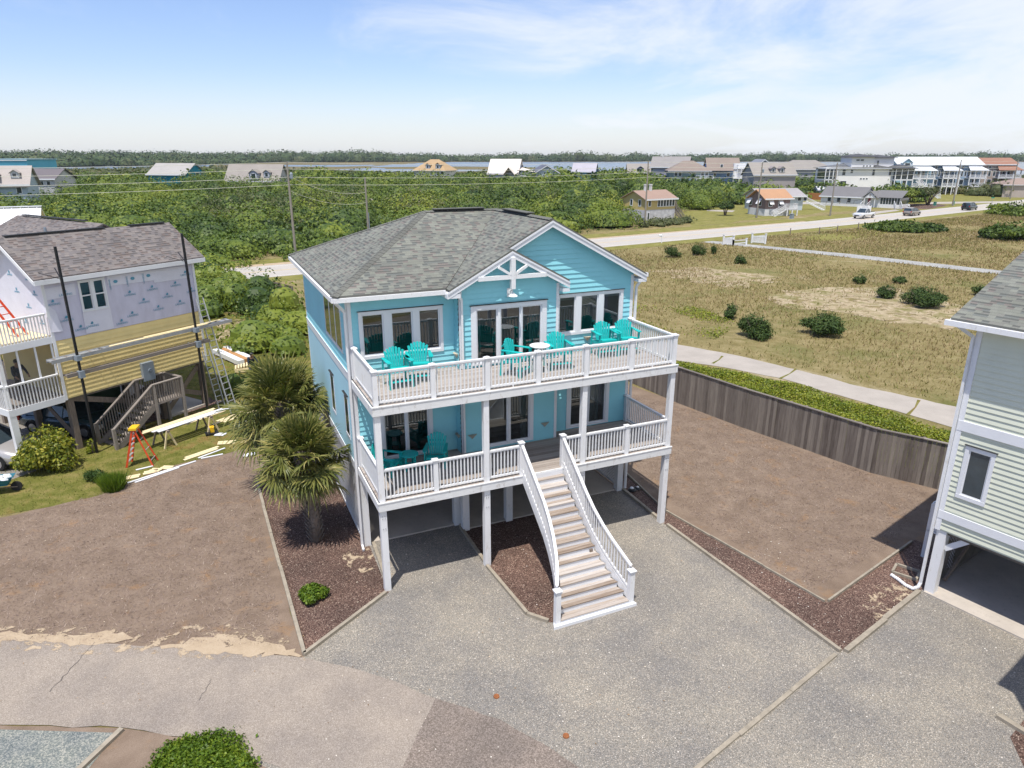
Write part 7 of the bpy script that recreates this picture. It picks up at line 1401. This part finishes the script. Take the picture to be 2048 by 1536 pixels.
# ================================================================ UTILITY POLES AND WIRES
PG = 'roadside utility poles'
poles = [(592, 515, 11.6, 'tall leaning-looking wooden utility pole left of the aqua roof'), (1289, 455, 11.4, 'utility pole standing in front of the yellow house'), (1513, 436, 11.0, 'utility pole beside the brown house with orange-tan roof'), (1660, 432, 10.9, 'utility pole in front of the white chapel'), (1905, 412, 11.3, 'utility pole in front of the second row house'), (2020, 398, 10.9, 'utility pole nearest the right edge by the low tan roof')]
PB_ = [Vector((-75.0, 57.5, 0))]; PH = [11.5]
for (u, v, h, lab) in poles:
    c = G(u, v); PB_.append(c); PH.append(h); t = thing('utility_pole', lab, 'utility pole', c, R(34), PG); mb = MB(); mb.tube([(0,0,-0.1), (0,0,h)], [0.17, 0.11], 10); mb.build('shaft', M['pole'], t)
    mb = MB()
    for z in (h-0.1, h-0.95, h-1.9, h-2.8): mb.lathe((0.16, 0, z), [(0.05, 0), (0.06, 0.05), (0.03, 0.14)], 8); mb.beam((0,0,z), (0.18,0,z), 0.05)
    mb.build('insulators', M['conduit'], t)
    if u in (592, 1513, 1905): mb = MB(); mb.lathe((0.38, -0.1, h-2.0), [(0.17, 0), (0.19, 0.04), (0.19, 0.62), (0.14, 0.68), (0.04, 0.78)], 12); mb.build('transformer', M['conduit'], t)
    if u == 592: mb = MB(); mb.tube([(0,0,h-1.9), (0.4,0.3,h-1.5), (0.65,0.5,h-1.75)], 0.03, 5); mb.build('lamp_arm', M['alu'], t)
c2 = Vector((-20.6, 101, 0)); t = thing('utility_pole', 'shorter utility pole half hidden behind the left slope of the aqua roof', 'utility pole', c2, 0, PG); mb = MB(); mb.tube([(0,0,0), (0,0,9.4)], [0.15, 0.11], 10); mb.build('shaft', M['pole'], t); mb = MB(); mb.tube([(0.05,0,6.0), (0.5,-0.2,6.6), (0.8,-0.3,6.5)], 0.03, 5); mb.lathe((0.85,-0.3,6.35), [(0.16, 0), (0.10, 0.12), (0.05, 0.2)], 8); mb.build('lamp_arm', M['pole'], t); mb = MB(); mb.tube([(0.2,0,0), (0.2,0,4.6)], 0.06, 6); mb.build('conduit', M['conduit'], t)
def wire(label, a, b, sag, r=0.014):
    a, b = Vector(a), Vector(b); mb = MB(); n = 14; mb.tube([a.lerp(b, i/n)-Vector((0,0,4*sag*(i/n)*(1-i/n))) for i in range(n+1)], r, 4); o = mb.build('power_line', M['wire']); tag(o, label, 'wire', 'power lines along the road'); return o
lv = ['top', 'second', 'third', 'lowest']; seg = ['left of the first pole', 'between the first pole and the yellow house pole', 'between the yellow house pole and the brown house pole', 'between the brown house pole and the chapel pole', 'between the chapel pole and the row house pole', 'between the last two poles at right']
for k in range(6):
    for j, dz in enumerate((0.05, 0.85, 1.8, 2.7)):
        d = (PB_[k+1]-PB_[k]).length; wire(f'{lv[j]} power line {seg[k]}', PB_[k]+Vector((0.1,0,PH[k]-dz)), PB_[k+1]+Vector((0.1,0,PH[k+1]-dz)), 0.007*d, 0.019 if k < 2 else 0.026)
wire('upper slack service cable between the first pole and the half-hidden pole', PB_[1]+Vector((0,0,10.0)), c2+Vector((0,0,7.4)), 0.9, 0.018); wire('lower slack service cable between the first pole and the half-hidden pole', PB_[1]+Vector((0,0,8.2)), c2+Vector((0,0,6.0)), 0.8, 0.018)
# ================================================================ VEHICLES
def vehicle(name, label, kind, loc, rz, col, cat='car', L=4.8, Wd=1.85, Hh=1.5, group=None):
    """Lofted body along local x, nose at +x."""
    t = thing(name, label, cat, loc, rz, group); bodym = newmat('car_paint'); setc(bodym[2], Roughness=0.25, Metallic=0.3); bodym[2].inputs['Base Color'].default_value = c4(col); bodym[2].inputs['Coat Weight'].default_value = 0.6; bodym = bodym[0]
    h = Wd/2
    if kind == 'sedan': st = [(-1.0,.42,.80,.86),(-.96,.30,.90,.93),(-.75,.24,.95,.98),(-.45,.22,.97,1),(0,.22,.96,1),(.45,.22,.94,1),(.72,.22,.86,.98),(.93,.25,.74,.90),(1.0,.36,.62,.78)]; cab = [(-.82,.94),(-.50,1.38),(-.18,1.46),(.12,1.44),(.50,.93)]
    elif kind == 'suv': st = [(-1.0,.42,.95,.92),(-.97,.30,1.05,.96),(-.8,.26,1.06,1),(-.4,.24,1.06,1),(0,.24,1.05,1),(.45,.24,1.03,1),(.75,.24,.98,.98),(.94,.28,.86,.92),(1.0,.40,.72,.80)]; cab = [(-.95,1.04),(-.86,1.58),(-.3,1.68),(.14,1.64),(.52,1.03)]
    else: st = [(-1.0,.55,1.10,.97),(-.98,.45,1.12,1),(-.5,.42,1.12,1),(-.1,.38,1.12,1),(.35,.38,1.12,1),(.62,.38,1.12,1),(.88,.40,1.08,.97),(.97,.42,1.0,.93),(1.0,.55,.85,.88)]; cab = [(-.22,1.1),(-.16,1.72),(.0,1.82),(.22,1.80),(.50,1.12)]
    k = Hh/max(c[1] for c in cab); hl = L/2; mb = MB(); vs = []
    prof = [(-0.86, 0), (-1.0, .18), (-1.0, .62), (-.90, .92), (-.72, 1.0), (.72, 1.0), (.90, .92), (1.0, .62), (1.0, .18), (.86, 0)]; n = len(prof)
    for (x, zb, zt, wf) in st:
        for (a, b) in prof: vs.append((x*hl, a*h*wf, (zb+(zt-zb)*b)*k))
    fs = [(i*n+j, i*n+(j+1) % n, (i+1)*n+(j+1) % n, (i+1)*n+j) for i in range(len(st)-1) for j in range(n)]; fs = [f[::-1] for f in fs]+[tuple(range(n)), tuple(range((len(st)-1)*n, len(st)*n))[::-1]]
    mb.add(vs, fs); mb.build('body', bodym, t, True)
    mb = MB(); vs = []; a0, b0 = cab[0], cab[-1]
    for x, z in cab:
        f = (z-cab[0][1])/(cab[2][1]-cab[0][1]); vs += [(x*hl, -h*(.92-.20*f), z*k), (x*hl, h*(.92-.20*f), z*k)]
    m = len(cab); ba = [(x*hl, -h*.92, (cab[0][1]-0.02)*k) for x, z in cab]
    mb.add(vs, [(2*i, 2*i+2, 2*i+3, 2*i+1) for i in range(m-1)]); low = [vs[0], vs[-2]]; mb.add([vs[2*i] for i in range(m)], [tuple(range(m))]); mb.add([vs[2*i+1] for i in range(m)], [tuple(range(m))[::-1]]); mb.build('windows', M['bgglass'], t)
    mb = MB(); q = [(vs[2*i], vs[2*i+1]) for i in range(1, m-1)]
    for (l0, r0), (l1, r1) in zip(q[:-1], q[1:]): mb.prism([l0, r0, r1, l1], (0, 0, 0.03))
    for i in range(m-1):
        for s in (0, 1): mb.beam(vs[2*i+s], vs[2*(i+1)+s], 0.06, 0.05)
    for xx in (-.30, .12): 
        for s in (0, 1):
            zt_ = float(np.interp(xx, [c[0] for c in cab], [c[1] for c in cab])); f = (zt_-cab[0][1])/(cab[2][1]-cab[0][1])
            if f > 0.3: mb.beam((xx*hl, (1 if s else -1)*h*.92, cab[0][1]*k), (xx*hl, (1 if s else -1)*h*(.925-.20*f), zt_*k), 0.07, 0.05)
    mb.build('roof_panel', bodym, t)
    if kind == 'pickup': mb = MB(); mb.box(-hl+0.12, -.27*hl, -h*.8, h*.8, 1.13*k*0.995, 1.135*k); mb.build('bed_cover', M['black'], t)
    wr = 0.36 if kind != 'sedan' else 0.33; wx = hl*.62
    for x in (-wx, wx):
        for s in (-1, 1):
            mb = MB(); mb.lathe((x, s*(h-0.20), wr), [(wr*.6, 0), (wr, 0.02), (wr, 0.19), (wr*.93, 0.215), (wr*.66, 0.22)], 18, (0, s, 0)); w_ = mb.build('wheel', M['tyre'], t, False)
            mb = MB(); mb.lathe((x, s*(h+0.005), wr), [(wr*.64, 0), (wr*.60, 0.02), (wr*.2, 0.03)], 14, (0, s, 0)); mb.build('rim', M['rim'], w_)
            mb = MB(); P = [(x+wr*1.13*math.cos(a), s*(h*1.0+0.004), wr+wr*1.13*math.sin(a)) for a in [PI*i/12 for i in range(13)]]; mb.tube(P, 0.025, 5); mb.build('wheel_arch', M['black'], t)
    for s in (-1, 1):
        zt_ = st[-2][2]*k; mb = MB(); mb.box(hl-0.16, hl-0.005, s*h*.80-0.16, s*h*.80+0.10, zt_-0.20, zt_-0.05); mb.build('headlight', M['lens'], t)
        zr_ = st[1][2]*k; mb = MB(); mb.box(-hl-0.012, -hl+0.14, s*h*.84-0.10, s*h*.84+0.10, zr_-0.28, zr_-0.06); mb.build('tail_light', M['redlens'], t)
        mb = MB(); mb.box(.30*hl, .36*hl, s*(h+0.14)-0.07, s*(h+0.14)+0.07, cab[0][1]*k, cab[0][1]*k+0.13); mb.build('mirror', bodym, t)
    mb = MB(); mb.box(hl-0.05, hl+0.01, -h*.5, h*.5, 0.50*k, 0.70*k); mb.build('grille', M['black'], t); mb = MB(); mb.box(-hl-0.02, -hl+0.1, -h*.85, h*.85, 0.38*k, 0.55*k); mb.build('bumper', M['black'], t)
    return t
rd = math.atan2(52, 69); vg = 'vehicles on the main road'
vehicle('pickup_truck', 'white pickup truck driving left on the main road', 'pickup', G(1727, 436.2), rd+PI, (0.72,0.72,0.72), 'truck', 5.8, 2.0, 1.95, vg)
vehicle('tan_suv', 'tan grey sport wagon in the middle of the main road', 'suv', G(1823, 431), rd, (0.30,0.26,0.22), 'car', 4.7, 1.9, 1.7, vg)
t = vehicle('dark_suv', 'dark green-black car with a rack on the tail, farthest on the road', 'suv', G(1938, 420), rd, (0.02,0.035,0.04), 'car', 4.8, 1.95, 1.8, vg); mb = MB()
for z in (1.0, 1.5): mb.lathe((-2.75, 0.1, z), [(0.30, 0), (0.30, 0.03)], 14, (1,0.1,0))
mb.build('rear_rack', M['black'], t)
vehicle('silver_car', 'silver grey sedan parked under the left house porch, front at the shrub', 'sedan', B(-8.55, 1.0)+Vector((-1.4, 0.25, 0)), R(-8), (0.42,0.40,0.38), 'car', 4.7, 1.85, 1.45)
vehicle('dark_car', 'dark teal car in the shade under the left house', 'sedan', B(-5.2, 2.6), R(-12), (0.03,0.06,0.07), 'car', 4.5, 1.8, 1.45)
sheet('parking_gravel', [(-30, 25.5), (-20.2, 24.8), (-18.9, 27.2), (-19.8, 29.4), (-22, 33), (-34, 33)], 0.002, m_gravel)
timber((-21.8, 24.9), (-20.0, 24.95), 'white timber edging at the lawn corner below the silver sedan', 0.1, 0.12, 'trim')
# ================================================================ ROADSIDE BITS
def mailbox(label, c, rz=0):
    t = thing('mailbox', label, 'mailbox', c, rz); mb = MB(); mb.box(-0.06, 0.06, -0.06, 0.06, 0, 1.35); mb.beam((-0.35, 0, 0.95), (0.3, 0, 0.95), 0.07, 0.08); mb.build('post', M['white'], t); mb = MB(); mb.box(-0.45, -0.02, -0.1, 0.1, 1.0, 1.14); mb.lathe((-0.45, 0, 1.14), [(0.1, 0), (0.1, 0.43)], 10, (1,0,0)); mb.build('box', M['white'], t)
mailbox('white mailbox on a post beside the near road edge', G(1323, 486)); mailbox('white mailbox post across the road from the tan wagon', G(1817, 420), 0.2)
for (lab, a, b, sl_) in (('white picket wing fence left of the gravel lane entrance', (1446, 490), (1466, 492), 1), ('low white rail fence joining the lane entrance', (1466, 492), (1492, 490), 0), ('white picket wing fence right of the gravel lane entrance', (1503, 486), (1530, 488), 1)):
    A, B_ = G(*a), G(*b); t = thing('picket_fence', lab, 'fence', A, 0, 'white fences at the lane entrance'); d = B_-A
    mb = MB()
    for f in (0, 1): p = d*f; mb.box(p.x-0.1, p.x+0.1, p.y-0.1, p.y+0.1, 0, 1.5 if sl_ else 1.0); mb.box(p.x-0.14, p.x+0.14, p.y-0.14, p.y+0.14, (1.5 if sl_ else 1.0)-0.1, 1.5 if sl_ else 1.0)
    mb.build('posts', M['white'], t); mb = MB()
    for z in ((0.2, 1.0) if sl_ else (0.35, 0.75)): mb.beam(Vector((0,0,z)), d+Vector((0,0,z)), 0.05, 0.1)
    if sl_:
        for i in range(14): f = (i+0.5)/14; p = d*f; mb.box(p.x-0.05, p.x+0.05, p.y-0.02, p.y+0.02, 0.1, 1.05+0.35*abs(f-0.2))
    mb.build('pickets', M['white'], t)
fpst = [(1380, 470), (1460, 452), (1638, 467), (1675, 465), (1720, 460), (1830, 455)]
for i, (u, v) in enumerate([(1638, 468), (1674, 464), (1580, 470), (1716, 458)]):
    mb = MB(); mb.box(-0.06, 0.06, -0.06, 0.06, 0, 1.1); o = mb.build('fence_post', M['pile'], loc=G(u, v)); tag(o, ('dark rope-fence post in the roadside grass, nearest the wide roadside shrub', 'dark rope-fence post, second from the wide roadside shrub', 'dark rope-fence post, farthest left in the roadside grass', 'dark rope-fence post at the left tip of the wide roadside shrub')[i], 'post', 'rope fence posts')
pa, pb = G(1638, 468), G(1674, 464); wire('rope strung between two low posts in the roadside grass', pa+Vector((0,0,1)), pb+Vector((0,0,1)), 0.3, 0.03)
for (u, v, lab, hh, ww) in ((1583, 438, 'grey utility cabinet on the far verge left of the chapel', 1.0, 0.7), (1284, 447, 'white utility cabinet at the foot of the yellow house pole', 1.1, 0.8), (1869, 412, 'green utility cabinet on the verge near the dark car', 1.0, 0.6), (1906, 410, 'green cabinet by the row house pole', 0.9, 0.5)):
    t = thing('utility_cabinet', lab, 'cabinet', G(u, v), R(30)); mb = MB(); mb.box(-ww/2, ww/2, -ww*.4, ww*.4, 0.08, hh); mb.box(-ww/2-0.05, ww/2+0.05, -ww*.45, ww*.45, hh, hh+0.06); mb.build('housing', M['conduit'] if u < 1600 else bm_((0.05,0.22,0.16)), t); mb = MB(); mb.box(-ww/2-0.08, ww/2+0.08, -ww*.5, ww*.5, 0, 0.08); mb.build('pad', M['conc'], t)
t = thing('street_sign', 'green street name sign on a thin post at the far road edge', 'sign', G(1981, 419), R(20)); mb = MB(); mb.tube([(0,0,0), (0,0,2.6)], 0.04, 6); mb.build('post', M['alu'], t); mb = MB(); mb.box(-0.55, 0.55, -0.02, 0.02, 2.6, 2.85); mb.build('sign_plate', bm_((0.01,0.25,0.16)), t)
for i, (u, v, lab) in enumerate(((1720, 424, 'white lattice sign panel left part before the chapel'), (1734, 424, 'white lattice sign panel right part before the chapel'))):
    t = thing('sign_panel', lab, 'sign', G(u, v), R(-10)); mb = MB(); mb.box(-0.7, 0.7, -0.05, 0.05, 0.25, 1.35); mb.box(-0.78, -0.66, -0.08, 0.08, 0, 1.5); mb.box(0.66, 0.78, -0.08, 0.08, 0, 1.5); mb.build('panel', M['white'], t)
for q in ([(1560,404),(1640,404),(1640,408),(1560,409)], [(1700,428),(1790,419),(1800,421),(1730,431)], [(1860,404),(2040,402),(2040,405),(1860,408)], [(1410,419),(1470,421),(1465,424),(1415,422)]): sheet('driveway', [g2(*p) for p in q], 0.003, m_path)
sheet('mulch_island', [g2(*p) for p in [(1780,412),(1800,408),(1870,407),(1895,411),(1860,418),(1800,418)]], 0.001, m_mulch, 0.5, 2)
# haze box around everything
mb = MB(); mb.box(-2600, 2600, -70, 2600, -1.05, 24.0)
hm = bpy.data.materials.new('haze_air'); hm.use_nodes = True; ht = hm.node_tree; ht.nodes.clear(); vo = ht.nodes.new('ShaderNodeVolumePrincipled'); vo.inputs['Density'].default_value = HAZE_D if 'HAZE_D' in globals() else 0.00007
vo.inputs['Color'].default_value = (0.80, 0.88, 1.0, 1); vo.inputs['Anisotropy'].default_value = 0.1; oo = ht.nodes.new('ShaderNodeOutputMaterial'); ht.links.new(vo.outputs[0], oo.inputs['Volume'])
USE_HAZE = True
if USE_HAZE: hb = mb.build('haze', hm); hb['kind'] = 'stuff'
